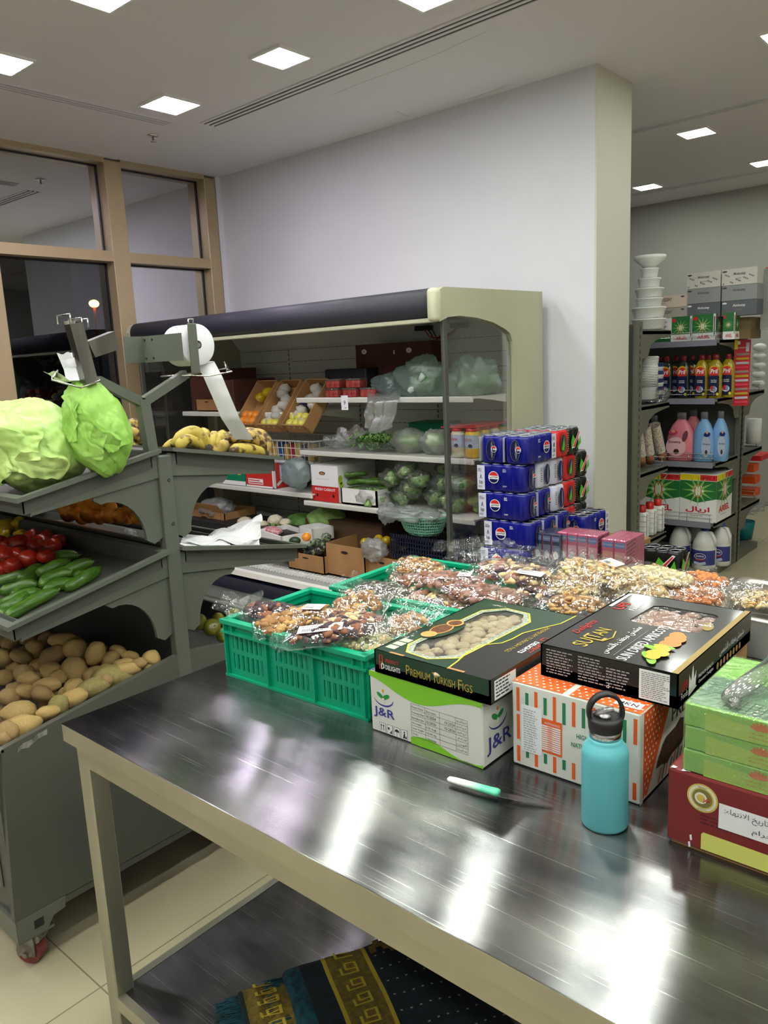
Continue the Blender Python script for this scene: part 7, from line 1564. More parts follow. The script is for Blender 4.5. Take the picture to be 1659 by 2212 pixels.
def jrbox():
    x0, x1, y0, y1, z0 = -1.027, -.752, 1.102, 1.46, TZ+.0005; h = .131; z1 = z0+h; w = x1-x0; q = MB(); q.rbox(x0, x1, y0, y1, z0, z1, .003, cor_w, 1, smooth=False); f = box_frames(x0, x1, y0, y1, z0, z1); F = f['front']
    wave(q, F, w, h, h*.80, h*.12, 1.9, jr_g)
    for k in range(14):
        u0, u1 = w*.38+w*.62*k/14, w*.38+w*.62*(k+1)/14; g = lambda u: max(.001, h*.13*math.sin((u/w-.38)*9.0+.3)*.6+h*.09)
        q.fpoly(F, [(u0, .001), (u1, .001), (u1, g(u1)), (u0, g(u0))], jr_g, .0005)
    jr_logo(q, F, .036, h*.60, .052); q.ftext(F, .009, h*.25, 'J&R', .024, jr_b, .0009, 'l', .056, .012)
    tx0, tx1, ty0, ty1 = w*.39, w*.88, h*.14, h*.66; rows = 6
    for k in range(rows+1): yy = ty0+(ty1-ty0)*k/rows; q.fline(F, [(tx0, yy), (tx1, yy)], .0006, tline, .0008)
    for xx in (0, .26, .52, .8, 1): q.fline(F, [(tx0+(tx1-tx0)*xx, ty0), (tx0+(tx1-tx0)*xx, ty1)], .0006, tline, .0009)
    rh = (ty1-ty0)/rows
    for k, s in enumerate(['Product Name', 'Production Date', 'Best before date', 'Net weight', 'Gross Weight', 'Origin']): q.ftext(F, tx0+.002, ty1-rh*(k+.75), s, .0045, black_print, .0008, 'l', min(.030, .0024*len(s)))
    for k, s in enumerate(['Black raisins', '10.2024', '10.2026', '10 kg', '10.45 kg', 'Uzbekistan']): q.ftext(F, tx0+(tx1-tx0)*.28, ty1-rh*(k+.8), s, .0062 if k in (1, 2) else .0045, black_print, .0008, 'l', .0235)
    for k, s in ((1, '10.2024'), (2, '10.2026')): q.ftext(F, tx0+(tx1-tx0)*.61, ty1-rh*(k+.8), s, .006, black_print, .0008, 'l', .0235)
    for k, s in enumerate(['اسم المنتج', 'تاريخ الانتاج', 'تاريخ الانتهاء', 'الوزن الصافي', 'الوزن', 'بلد المنشا']): q.ftext(F, tx0+(tx1-tx0)*.98, ty1-rh*(k+.8), arabic(s), .0055, black_print, .0008, 'r', .022)
    for k in range(4):
        xx = w*.085+k*.019; q.frect(F, xx, .003, xx+.0155, .024, black_print, .0006); q.frect(F, xx+.0007, .0037, xx+.0148, .0233, white_print, .0008)
        if k == 0: [q.frect(F, xx+.0035+j*.006, .007, xx+.005+j*.006, .019, black_print, .001) for j in range(2)]; [q.fpoly(F, [(xx+.002+j*.006, .017), (xx+.0065+j*.006, .017), (xx+.0042+j*.006, .022)], black_print, .001) for j in range(2)]
        if k == 1: star(q, F, xx+.005, .016, .004, black_print, 8, .001, .5); q.fpoly(F, [(xx+.007, .006), (xx+.013, .006), (xx+.013, .014)], black_print, .001)
        if k == 2: q.fdisc(F, xx+.0077, .014, .006, .006, black_print, .001, 12, 0, PI); q.fline(F, [(xx+.0077, .014), (xx+.0077, .006), (xx+.0095, .005)], .001, black_print, .001)
        if k == 3: q.fdisc(F, xx+.008, .019, .002, .002, black_print, .001, 10); q.fpoly(F, [(xx+.004, .006), (xx+.007, .017), (xx+.010, .016), (xx+.009, .006)], black_print, .001); q.frect(F, xx+.010, .006, xx+.0135, .011, black_print, .001)
    Rr = f['right']; jr_logo(q, Rr, .05, h*.64, .062); q.ftext(Rr, .012, h*.14, 'J&R', .036, jr_b, .0009, 'l', .085, .012)
    Tp = f['top']; q.frect(Tp, .002, .002, w-.002, .34, berry, .0006)
    tag(q.build('cardboard_box'), 'white and lime green J&R raisin carton under the fig box', 'box')
jrbox()
fg = mat('glossy_dark_green_card', (24, 58, 36), .28, coat=.3); fk = mat('glossy_black_card', (24, 24, 22), .25, coat=.3); gy = mat('gold_yellow_line', (198, 190, 58), .4); lace = mat('silver_lace_print', (176, 182, 168), .5, col2=(110, 120, 104), scale=220)
win_film = film('box_window_film', (235, 235, 235), .10, .35, .06, .25, 25)
def window_box(name, label, x0, x1, y0, y1, z0, h, rz, face, win, fill, decorate, wfn=None, side=None):
    """flat lidded box with a cut-out film window showing the fruit"""
    t = empty(name, (0, 0, 0), label, 'box'); w, d = x1-x0, y1-y0; q = MB(); hx, hy = w/2, d/2
    q.box(-hx, hx, -hy, hy, 0, h*.35, face)
    for a in ((-hx, hx, -hy, -hy+.003), (-hx, hx, hy-.003, hy), (-hx, -hx+.003, -hy, hy), (hx-.003, hx, -hy, hy)): q.box(*a, 0, h, face)
    # lid with a hole: fan between outer rectangle and window outline
    n = len(win); cx = sum(p[0] for p in win)/n; cy = sum(p[1] for p in win)/n; outer = []
    for (x, y) in win:
        dx, dy = x-cx, y-cy; k = min([((hx if dx > 0 else -hx)-cx)/dx if abs(dx) > 1e-6 else 9e9, ((hy if dy > 0 else -hy)-cy)/dy if abs(dy) > 1e-6 else 9e9]); outer.append((cx+dx*k, cy+dy*k))
    # add the box corners by splitting segments
    vs = [(x, y, h) for x, y in win]+[(x, y, h) for x, y in outer]; fs = []
    cor = [(-hx, -hy), (hx, -hy), (hx, hy), (-hx, hy)]; extra = []
    for i in range(n):
        j = (i+1) % n; a, b_ = outer[i], outer[j]; poly = [i, j, n+j]
        ci = []
        for c_ in cor:
            aa = math.atan2(a[1]-cy, a[0]-cx); bb = math.atan2(b_[1]-cy, b_[0]-cx); cc_ = math.atan2(c_[1]-cy, c_[0]-cx)
            d1 = (bb-aa) % (2*PI); d2 = (cc_-aa) % (2*PI)
            if 1e-4 < d2 < d1-1e-4: ci.append((d2, c_))
        ci.sort(reverse=True)
        for _, c_ in ci: vs.append((c_[0], c_[1], h)); poly.append(len(vs)-1)
        poly.append(n+i); fs.append(tuple(reversed(poly)))
    q.add(vs, fs, face); q.add([(x, y, h) for x, y in win]+[(x, y, h-.004) for x, y in win], [(i, i+n, (i+1) % n+n, (i+1) % n) for i in range(n)], face)
    f = box_frames(-hx, hx, -hy, hy, 0, h); decorate(q, f, w, d, h, win); q.build('printed_box', t, origin=(0, 0, 0))
    MB().add([(x, y, h-.0015) for x, y in win], [tuple(range(n))], win_film).build('window_film', t, origin=(0, 0, 0))
    g = MB(); rnd = random.Random(5); xs = [p[0] for p in win]; ys = [p[1] for p in win]; s = fill[1]; yy = min(ys)-.01; k = 0
    while yy < max(ys)+.01:
        xx = min(xs)-.01+(k % 2)*s*.5
        while xx < max(xs)+.01:
            g.blob((xx+rnd.uniform(-.3, .3)*s, yy+rnd.uniform(-.3, .3)*s, h-.006-s*.30+rnd.uniform(-.004, .002)), (s*rnd.uniform(.5, .75), s*rnd.uniform(.42, .6), s*.3), fill[0], 10, 6, Rz(rnd.random()*3), lambda d, k=k: 1+.18*noise.noise(d*2.3+Vector((k*3+xx*90, 0, 0)))); xx += s
        yy += s*.86; k += 1
    fo = g.build('dried_fruit', t, origin=(0, 0, 0)); fo['kind'] = 'stuff'
    t.location = ((x0+x1)/2, (y0+y1)/2, z0); t.rotation_euler = (0, 0, rz); return t
seedp = mat('seeds_print', (120, 70, 34), .6, col2=(70, 40, 20), scale=160); figp = mat('cut_fig_print', (206, 150, 80), .5)
def dec_fig(q, f, w, d, h, win):
    F = f['front']; q.ftext(F, .030, h*.55, 'PERFECT', .008, mat('brick_red_print', (176, 62, 50), .4), .0008, 'l', .034, .02); q.ftext(F, .029, h*.24, 'DELIGHTS', .010, white_print, .0008, 'l', .038, .02)
    q.fline(F, [(.014, h*.2), (.014, h*.82), (.021, h*.82), (.022, h*.55), (.016, h*.52)], .0028, mat('brick_red_print'), .0008); q.fline(F, [(.020, h*.5), (.025, h*.42), (.025, h*.3), (.019, h*.22), (.019, h*.45)], .0028, white_print, .001)
    q.ftext(F, .082, h*.28, 'P', .020, gold_print, .0008, 'l', .009); q.ftext(F, .093, h*.28, 'REMIUM', .015, gold_print, .0008, 'l', .048); q.ftext(F, .146, h*.28, 'T', .020, gold_print, .0008, 'l', .011); q.ftext(F, .157, h*.28, 'URKISH', .015, gold_print, .0008, 'l', .042); q.ftext(F, .206, h*.28, 'F', .020, gold_print, .0008, 'l', .009); q.ftext(F, .216, h*.28, 'IGS', .015, gold_print, .0008, 'l', .022)
    Rr = f['right']; q.frect(Rr, .002, .002, d-.002, h-.002, fk, .0004); q.frect(Rr, .012, h*.1, .085, h*.88, white_print, .0008); q.scribble(Rr, .016, h*.76, .062, 5, h*.14, black_print, .0012)
    Tp = f['top']; 
    # black lower right field edged by a gold curve
    crv = [(w*.66, 0), (w*.64, d*.10), (w*.60, d*.22), (w*.60, d*.34), (w*.70, d*.42), (w*.72, d*.50), (w*.72, d*.60), (w*.78, d*.72), (w*.85, d*.84), (w*.86, d*.95), (w*.86, d)]
    for a, b_ in zip(crv[:-1], crv[1:]): q.fpoly(Tp, [a, (w, a[1]), (w, b_[1]), b_], fk, .0004)
    q.fline(Tp, crv, .0035, gy, .0008)
    # lace frame round the window
    wn = [(x+w/2, y+d/2) for x, y in win]; cx = sum(p[0] for p in wn)/len(wn); cy = sum(p[1] for p in wn)/len(wn)
    def ring(k1, k2, m_, hh):
        a = [(cx+(x-cx)*k1[0], cy+(y-cy)*k1[1]) for x, y in wn]; b2 = [(cx+(x-cx)*k2[0], cy+(y-cy)*k2[1]) for x, y in wn]; n = len(a)
        q.add([Tp.p(x, y, hh) for x, y in a+b2], [(i, (i+1) % n, n+(i+1) % n, n+i) for i in range(n)], m_)
    ring((1.0, 1.0), (1.20, 1.07), lace, .0005); ring((1.20, 1.07), (1.26, 1.09), gy, .0006)
    # bowl of seeds and cut figs over the left edge
    bx, by = w*.16, d*.42
    q.fdisc(Tp, bx+.008, by-.004, .026, .062, fg, .0012, rot=-.15); q.fdisc(Tp, bx, by, .021, .034, figp, .0016); q.fdisc(Tp, bx, by, .018, .030, seedp, .002); q.fdisc(Tp, bx+.004, by+.044, .019, .021, figp, .0024, rot=.5); q.fdisc(Tp, bx+.004, by+.044, .014, .016, mat('seeds_print'), .0028); q.fdisc(Tp, bx-.002, by-.042, .017, .018, figp, .0024)
    for k in range(3): q.frect(Tp, .012, .020+k*.022, .036, .038+k*.022, mat('sage_print', (186, 196, 170), .5), .0008)
    q.ftext(Tp, w*.22, d*.93, arabic('حلويات'), .010, white_print, .0008, 'c', .035, rot=PI)
    for tx, ty, s, ww, mm_ in ((w*.80, d*.52, 'PREMIUM TURKISH FIGS', .165, gold_print),): q.ftext(Tp, tx, ty+.09, s, .010, mm_, .0008, 'l', ww, rot=-PI/2)
    q.ftext(Tp, w*.935, d*.53, 'PERFECT', .010, mat('brick_red_print'), .0008, 'l', .06, .02, rot=-PI/2); q.ftext(Tp, w*.885, d*.53, 'DELIGHTS', .011, white_print, .0008, 'l', .07, .02, rot=-PI/2); q.fline(Tp, [(w*.96, d*.56), (w*.90, d*.56), (w*.90, d*.60), (w*.94, d*.60)], .003, mat('brick_red_print'), .0008)
    for u in (.14, .66): q.frect(Tp, w*u, .0, w*(u+.13), .007, card_m, .001)
hexw = [(-.035, -.165), (.012, -.17), (.05, -.135), (.055, .10), (.03, .145), (-.02, .15), (-.052, .11), (-.055, -.13)]
hexw = [(x-.03, y+.0) for x, y in hexw]
window_box('fig_box', 'flat dark green PREMIUM TURKISH FIGS box with a long window, on the J&R carton', -1.008, -.732, 1.10, 1.50, TZ+.1325, .048, .0, fg, hexw, (fig_m, .029), dec_fig)
# orange starred date carton
ob = mat('carton_orange', (232, 98, 36), .45); og = mat('stripe_green', (40, 122, 84), .5)
def orbox():
    x0, x1, y0, y1, z0 = -.722, -.478, 1.155, 1.52, TZ+.0005; h = .163; w = x1-x0; z1 = z0+h; q = MB(); q.rbox(x0, x1, y0, y1, z0, z1, .003, cor_w, 1, smooth=False); f = box_frames(x0, x1, y0, y1, z0, z1); F = f['front']
    def st(fr_, x, y, r, hh=.0012):
        pts = []
        for k in range(10): a = PI/2+PI*k/5; rr = r if k % 2 == 0 else r*.42; pts.append((x+rr*math.cos(a), y+rr*math.sin(a)))
        q.fpoly(fr_, pts, white_print, hh)
    Tp = f['top']; q.frect(Tp, .001, .001, w*.42, y1-y0, ob, .0004); q.frect(Tp, w*.47, .001, w-.001, y1-y0, ob, .0004)
    yy = .006; r_ = 0
    while yy < .2:
        xx = .008+(r_ % 2)*.007
        while xx < w-.004:
            if not (w*.41 < xx < w*.48): st(Tp, xx, yy, .0034)
            xx += .014
        yy += .011; r_ += 1
    q.frect(Tp, w*.78, .012, w*.97, .036, white_print, .0016); q.ftext(Tp, w*.875, .018, '4KN', .011, black_print, .002, 'c', .032, .01, rot=PI*0)
    for k in range(13):
        u = .010+k*.0185; m_ = ob if k % 2 == 0 else og; t1 = h*(.94 if k % 2 == 0 else .90); b1 = h*(.70 if k % 2 else .66)-(k % 3)*.004
        q.frect(F, u, b1, u+.0065, t1, m_); q.frect(F, u, .008+(0 if k % 2 == 0 else .012), u+.0065, h*.24, m_)
    q.frect(F, .010, h*.32, .0165, h*.62, ob)
    q.frect(F, .020, h*.20, .062, h*.76, paper_w, .0012); q.scribble(F, .025, h*.70, .034, 18, .0046, mat('faint_grey_print', (176, 176, 178), .6), .0016)
    q.frect(F, .060, h*.26, .102, h*.66, ob, .0006)
    for k in range(12): q.frect(F, .062, h*.29+k*.0041, .0995, h*.29+k*.0041+.0028, white_print, .0010); q.frect(F, .074, h*.29+k*.0041+.0008, .083, h*.29+k*.0041+.0018, ob, .0014)
    q.ftext(F, .068, h*.60, 'NUTRITION FACTS', .004, white_print, .0010, 'l', .03)
    q.ftext(F, .130, h*.54, 'HIGH', .009, og, .0010, 'l', .022, .01); q.ftext(F, .120, h*.43, 'NATURAL', .009, og, .0010, 'l', .042, .01)
    Rr = f['right']; d = y1-y0; q.fpoly(Rr, [(.012, .008), (.012, h-.002), (.145, h-.002), (.100, h*.62), (.030, .006)], ob, .0004); q.frect(Rr, .0, .0, .012, h, cor_w, .0006)
    yy = .010; r_ = 0
    while yy < h-.008:
        xx = .018+(r_ % 2)*.0065
        while xx < .022+(yy/h)*.100: st(Rr, xx, yy, .0036); xx += .013
        yy += .011; r_ += 1
    q.ftext(Rr, .135, h*.60, 'PREMIUM', .026, mat('dark_brown_print', (70, 50, 40), .5), .0008, 'l', .17, .01)
    q.fpoly(Rr, [(.095+.05*math.cos(a)*1.5+.05+.006*math.sin(5*a), h*.36+.026*math.sin(a)+.012*math.cos(a)+.003*math.sin(7*a)) for a in [k/28*2*PI for k in range(28)]], mat('date_print', (58, 40, 26), .5, col2=(84, 58, 34), scale=60), .0010)
    for k in range(9): u = .075+k*.016; q.fpoly(Rr, [(u, .006), (u+.006, .006), (u+.02, .03+.004*(k % 3)), (u+.014, .03+.004*(k % 3))], ob if k % 2 == 0 else og, .0008)
    tag(q.build('cardboard_box'), 'white and orange carton with stars and orange-green bars behind the water bottle', 'box')
orbox()
apm = mat('apricot_photo_orange', (230, 128, 56), .35, coat=.3); apy = mat('apricot_photo_yellow', (236, 170, 44), .35, coat=.3); aleaf = mat('leaf_photo_green', (120, 170, 50), .35); gband = mat('gold_foil_band', (156, 130, 62), .3, metal=.5)
def dec_apr(q, f, w, d, h, win):
    F = f['front']; 
    for x in (.012, .075): q.scribble(F, x, h*.86, .058, 9, h*.088, mat('faint_white_print', (150, 150, 150), .5), .0008, fill=.95)
    q.scribble(F, .128, h*.7, .052, 7, h*.09, mat('faint_white_print'), .0008)
    q.frect(F, w*.74, h*.06, w*.945, h*.94, white_print, .0008); q.scribble(F, w*.755, h*.85, w*.17, 14, h*.056, mat('grey_print'), .0012, fill=1.2)
    q.ftext(F, .128, h*.12, 'd', .008, white_print, .0008, 'l', .006)
    Tp = f['top']; q.frect(Tp, w-.012, .001, w-.001, d-.001, gband, .0008)
    # the lettering reads from the long right-hand side, rotated a quarter turn
    TT = Frame(Tp.p(w, 0), (0, 1, 0), (-1, 0, 0)) if False else None
    fr_ = Frame(Tp.p(0, 0, 0), (0, 1, 0), (-1, 0, 0))      # u = away from the camera, v = to the left
    def P(x, y): return x, y
    q.ftext(fr_, .03, -.075, 'SU', .030, gold_print, .0008, 'l', .038, .01); q.ftext(fr_, .072, -.088, 'L', .040, gold_print, .0009, 'l', .018, .01); q.ftext(fr_, .078, -.075, 'T', .030, gold_print, .0010, 'l', .020, .005); q.ftext(fr_, .098, -.075, 'AN', .026, gold_print, .0008, 'l', .040, .01); q.fline(fr_, [(.075, -.087), (.10, -.094), (.135, -.084)], .0028, gold_print, .0009)
    q.ftext(fr_, .085, -.036, 'Delights', .020, mat('deep_red_print', (176, 34, 34), .4), .0008, 'l', .085, .008, shear=.3)
    q.ftext(fr_, .26, -.040, 'UFS', .022, mat('deep_red_print'), .0008, 'l', .05, .02); q.ftext(fr_, .268, -.062, 'Foods', .012, white_print, .0008, 'l', .05)
    q.ftext(fr_, .02, -.122, arabic('مشمش مجفف بالشمس'), .020, white_print, .0008, 'l', .16); q.fline(fr_, [(.02, -.132), (.17, -.132)], .0008, mat('faint_white_print'), .0008)
    q.ftext(fr_, .008, -.160, 'SUN DRIED APRICOTS', .020, white_print, .0008, 'l', .205, .004)
    for k in range(9): q.fdisc(fr_, .125+.012*(k % 5), -.185-.008*(k//5)-.004*(k % 2), .017, .013, apm, .0008+.0003*k, 18)
    for (a, b_, m_) in ((.03, -.195, aleaf), (.045, -.182, aleaf), (.085, -.176, aleaf), (.10, -.19, aleaf)): q.fdisc(fr_, a, b_, .020, .008, m_, .0034, rot=.5*(a*30))
    for (a, b_) in ((.045, -.192), (.062, -.186), (.065, -.200), (.085, -.194), (.095, -.186)): q.fdisc(fr_, a, b_, .014, .012, apy, .0038+a*.001, 18)
    q.fdisc(fr_, .25, -.215, .022, .010, gband, .0008, rot=.2); q.ftext(fr_, .25, -.220, '5', .014, white_print, .0014, 'l', .009, .02); q.ftext(fr_, .262, -.218, 'kg', .008, white_print, .0014, 'l', .010)
    q.frect(fr_, .27, -.014, .37, -.006, mat('silver_print'), .0009)
    Rr = f['right']; q.frect(Rr, .001, h*.45, d, h*.99, mat('dark_olive_gold', (58, 52, 30), .4), .0004)
    q.ftext(Rr, .012, h*.42, 'UFS', .014, mat('deep_red_print'), .0008, 'l', .028, .02); q.ftext(Rr, .012, h*.18, 'Foods', .011, white_print, .0008, 'l', .030)
    q.fpoly(Rr, [(.045, h*.1), (.047, h*.75), (.056, h*.5), (.064, h*.95), (.070, h*.5), (.080, h*.7), (.078, h*.25), (.085, h*.2)], white_print, .0008)
    q.ftext(Rr, .092, h*.36, 'PREMIUM QUALITY', .007, white_print, .0008, 'l', .075); q.ftext(Rr, .092, h*.18, 'Ottoman Delights', .008, white_print, .0008, 'l', .075)
    q.ftext(Rr, .20, h*.42, arabic('مشمش مجفف بالشمس'), .018, white_print, .0008, 'l', .14)
    for k in range(8): q.fdisc(Rr, .19+k*.018, h*.2, .006, .007, mat('amber_print', (150, 120, 60), .4), .0008, 10)
wq = [(-.04, .012), (.075, .012), (.085, .022), (.085, .128), (.075, .138), (-.03, .138), (-.045, .128), (-.05, .022)]
window_box('apricot_box', 'glossy black SUN DRIED APRICOTS box with a small window on top of the orange carton', -.690, -.437, 1.205, 1.590, TZ+.165, .060, .0, fk, wq, (mat('apricot_pale', (206, 168, 150), .5), .022), dec_apr)
tag(MB().box(-.66, -.45, 1.525, 1.62, TZ+.0005, TZ+.1645, card_m).build('carton'), 'plain brown carton behind the orange starred one, under the apricot box', 'box')
# maroon carton, green date boxes and more
mar = mat('maroon_card', (122, 40, 40), .42, col2=(112, 36, 36), scale=5); lemon = mat('pale_lemon_label', (212, 214, 110), .5); pale_l = lemon
def marbox():
    z0 = TZ+.0005; h = .124; w = .36; d = .32; q = MB(); q.rbox(0, w, 0, d, .004, h, .004, mar, 2, smooth=False); q.box(.006, w, .004, d, 0, .006, card_m); f = box_frames(0, w, 0, d, 0, h); F = f['front']
    gold = mat('seal_gold', (196, 178, 84), .35); wt = mat('seal_white', (222, 216, 196), .4)
    cx, cy = .052, h*.73; q.fdisc(F, cx, cy, .0225, .0225, gold, .0006, 32); q.fdisc(F, cx, cy, .020, .020, wt, .0009, 32); q.fdisc(F, cx, cy, .0165, .0165, gold, .0012, 28); q.fdisc(F, cx, cy, .0145, .0145, mat('seal_olive', (120, 112, 60), .4), .0014, 28); q.fdisc(F, cx-.002, cy, .009, .009, wt, .0016, 24); q.fdisc(F, cx-.002, cy, .006, .006, gold, .0018, 20)
    q.ftext(F, cx+.006, cy-.006, arabic('تمر'), .010, red_print, .002, 'c', .010, .02); q.ftext(F, cx, cy+.0165, 'PREMIUM', .0022, black_print, .002, 'c', .013); q.ftext(F, cx, cy-.0185, 'QUALITY', .0022, black_print, .002, 'c', .013)
    q.frect(F, .076, h*.42, .235, h*.74, white_print, .0008); q.ftext(F, .144, h*.60, arabic('تاريخ الانتهاء:'), .013, mat('grey_dark_print'), .0012, 'r', .060); q.ftext(F, .182, h*.46, arabic('كيلو جرام'), .011, mat('grey_dark_print'), .0012, 'r', .06)
    q.scribble(F, .05, h*.5, .1, 3, .006, mat('dark_maroon_print', (84, 26, 28), .5), .0007); q.fline(F, [(.148, h*.23), (.157, h*.21), (.168, h*.215), (.175, h*.20)], .0012, paper_w, .0008)
    q.fpoly(F, [(.052, .008), (.33, .008), (.33, .034), (.055, .036), (.052, .032)], pale_l, .0008)
    Tp = f['top']; q.fpoly(Tp, [(.062, .004), (.34, .004), (.34, .05), (.06, .05)], pale_l, .0008)
    for x, y in ((.004, .004), (.02, .003), (.026, .006)): q.fpoly(Tp, [(x, y-.004), (x+.006, y-.003), (x+.008, y+.002), (x+.001, y+.004)], paper_w, .0010)
    for x, y in ((.034, .008), (.036, .02)): q.fpoly(F, [(x, y-.004), (x+.003, y-.003), (x+.002, y+.006), (x-.001, y+.004)], paper_w, .0008)
    o = q.build('cardboard_box', origin=(0, 0, 0)); o.location = (-.407, 1.089, z0); o.rotation_euler = (0, 0, .0); tag(o, 'maroon carton with a gold seal and Arabic white label at the right picture edge', 'box')
marbox()
lg = mat('lime_date_box', (150, 206, 100), .4, col2=(136, 196, 86), scale=6); lgt = mat('date_box_top_photo', (150, 186, 150), .35, col2=(96, 130, 104), scale=12); lot = mat('lotus_print', (214, 130, 74), .5)
def dbox(k, label):
    w, d, h = .30, .22, .0355; q = MB(); q.rbox(0, w, 0, d, 0, h, .002, lg, 1, smooth=False); f = box_frames(0, w, 0, d, 0, h); F = f['front']
    q.fpoly(F, [(.03, 0), (.12, 0), (.26, .012), (.26, .024), (.1, .022), (.03, .028)], mat('lime_yellow_print', (178, 214, 96), .4), .0004)
    for j in range(7): a = PI*(.12+.76*j/6); q.fdisc(F, .106+.009*math.cos(a), .020+.006*math.sin(a), .007, .0022, lot, .0008+.0001*j, 10, rot=a)
    q.ftext(F, .106, .0105, arabic('تمر السلام'), .005, lot, .0008, 'c', .032); q.ftext(F, .106, .005, 'Royal Dates', .0035, lot, .0008, 'c', .030)
    if k == 2:
        Tp = f['top']; q.frect(Tp, .003, .003, w-.003, .12, lgt, .0004)
        gl = mat('net_print', (96, 84, 84), .5)
        for j in range(9): q.fline(Tp, [(.04+j*.010, .004+abs(j-4)*.003), (.045+j*.010, .05)], .0012, gl, .0008)
        for j in range(5): q.fline(Tp, [(.04, .008+j*.01), (.135, .008+j*.01)], .001, gl, .0009)
        q.fdisc(Tp, .16, .075, .05, .035, mat('leaf_photo_light', (120, 196, 104), .4), .0008); q.fline(Tp, [(.150, .05), (.155, .07), (.175, .085), (.19, .07)], .003, mat('pale_print', (206, 226, 180), .4), .0012)
    else:
        for j in range(14): q.frect(f['top'], .03+j*.012, .0006, .036+j*.012, .004, gasket, .0004)
    o = q.build('date_box', origin=(0, 0, 0)); o.location = (-.386+.0015*(k == 1), 1.092, TZ+.1252+k*.0365); o.rotation_euler = (0, 0, [.0, .01, -.0][k]); tag(o, label, 'box', 'lime green date boxes')
dbox(0, 'lowest lime green date box, directly on the maroon carton'); dbox(1, 'middle lime green date box of the stack of three'); dbox(2, 'top lime green date box with a net pattern, under the clear cutter')
MBz = TZ+.1252+3*.0365
tag(MB().rbox(-.3875, -.083, 1.090, 1.316, TZ+.1256, MBz+.0006, .003, film('date_stack_film', (236, 244, 236), .02, .22, .06, .8, 36), 1).build('shrink_film'), 'clear shrink film around the three lime green date boxes', 'film')
# clear plastic holder on the stack
cp = film('clear_hard_plastic', (200, 204, 200), .34, .4, .08, .1, 10); A = at_z(1572, 1505, MBz+.012); B = at_z(1670, 1440, MBz+.028)
t = empty('plastic_dispenser', tuple(A-Vector((0, 0, .011))), 'translucent grey plastic scoop handle lying on the top lime green box', 'scoop')
q = MB(); q.tube([A+Vector((-.008, -.002, -.002)), A, A.lerp(B, .3), B], [.004, .0105, .0135, .0145], cp, 12); q.build('tube', t); q = MB(); q.tube([A+Vector((.008, -.004, 0)), A+Vector((.016, -.008, -.010))], [.010, .006], cp, 8); q.build('tip', t)
# dark green box and black edge behind the stack
q = MB(); q.box(-.42, -.05, 1.40, 1.72, TZ+.0006, TZ+.115, fg); f = box_frames(-.42, -.05, 1.40, 1.72, TZ, TZ+.115); q.fpoly(f['top'], [(.0, .0), (.37, .0), (.37, .14), (.2, .17), (.05, .12)], fk, .0005); q.fline(f['top'], [(.0, .1), (.08, .15), (.2, .175), (.37, .14)], .003, gy, .0009); q.scribble(f['top'], .06, .1, .1, 3, .012, mat('faint_white_print'), .0009)
tag(q.build('fig_box'), 'second dark green fig box lying behind the lime green stack', 'box')
# ---- teal water bottle
teal = mat('powder_coated_teal', (98, 182, 190), .42, bump=.02, bscale=900); blk = mat('matt_black_plastic', (34, 30, 32), .45); bst = mat('bottle_neck_steel', (200, 198, 192), .2, metal=1)
bx, by = -.5035, 1.078; t = empty('water_bottle', (bx, by, TZ), 'teal insulated water bottle with a black loop straw lid standing on the steel table', 'bottle')
MB().lathe([(0, 0), (.034, 0), (.0358, .002), (.0365, .005), (.0365, .118), (.036, .126), (.0335, .134), (.028, .141), (.0262, .145), (.0258, .150)], teal, 48, T(bx, by, TZ+.0006)).build('bottle_body', t)
MB().lathe([(.0250, .1495), (.0250, .1625), (.0245, .163)], bst, 40, T(bx, by, TZ)).build('steel_neck', t)
lid = MB(); lid.lathe([(.0255, .163), (.0262, .165), (.0270, .178), (.0262, .184), (.018, .185), (0, .181)], blk, 40, T(bx, by, TZ)); lo = lid.build('lid', t)
hd = MB(); pts = []
for k in range(25): a = -.12*PI+k/24*1.24*PI; pts.append(Vector((bx+.0262*math.cos(a)*R_.x/1.0, by+.0262*math.cos(a)*R_.y, TZ+.192+.0295*math.sin(a))))
rs = .0062
def band(pts, w, th):
    n = len(pts); nrm = Vector((F_.x, F_.y, 0)).normalized()
    for i, p in enumerate(pts):
        a = pts[max(i-1, 0)]; b_ = pts[min(i+1, n-1)]; tt = (b_-a).normalized(); s = tt.cross(nrm).normalized()
        for e, g in ((-1, -1), (1, -1), (1, 1), (-1, 1)): hd.v.append(tuple(p+nrm*w*e/2+s*th*g/2))
    for i in range(n-1):
        for k in range(4): hd.f.append((i*4+k, i*4+(k+1) % 4, i*4+4+(k+1) % 4, i*4+4+k)); hd.m.append(hd.mi(blk)); hd.sm.append(True)
    for q_ in ((0, 1, 2, 3), tuple((n-1)*4+k for k in (3, 2, 1, 0))): hd.f.append(q_); hd.m.append(hd.mi(blk)); hd.sm.append(False)
band(pts, .013, .0055); hd.build('loop_handle', t)
sp_ = MB(); cpl = film('clear_mouthpiece', (214, 214, 216), .4, .5, .05, .1, 10); sp_.tube([(bx-.014, by-.008, TZ+.186), (bx-.006, by-.008, TZ+.192), (bx+.006, by-.004, TZ+.198), (bx+.014, by, TZ+.200)], [.005, .0058, .0052, .004], cpl, 12); sp_.blob((bx+.0, by-.004, TZ+.188), (.012, .01, .006), cpl, 14, 8); sp_.build('mouthpiece', t)
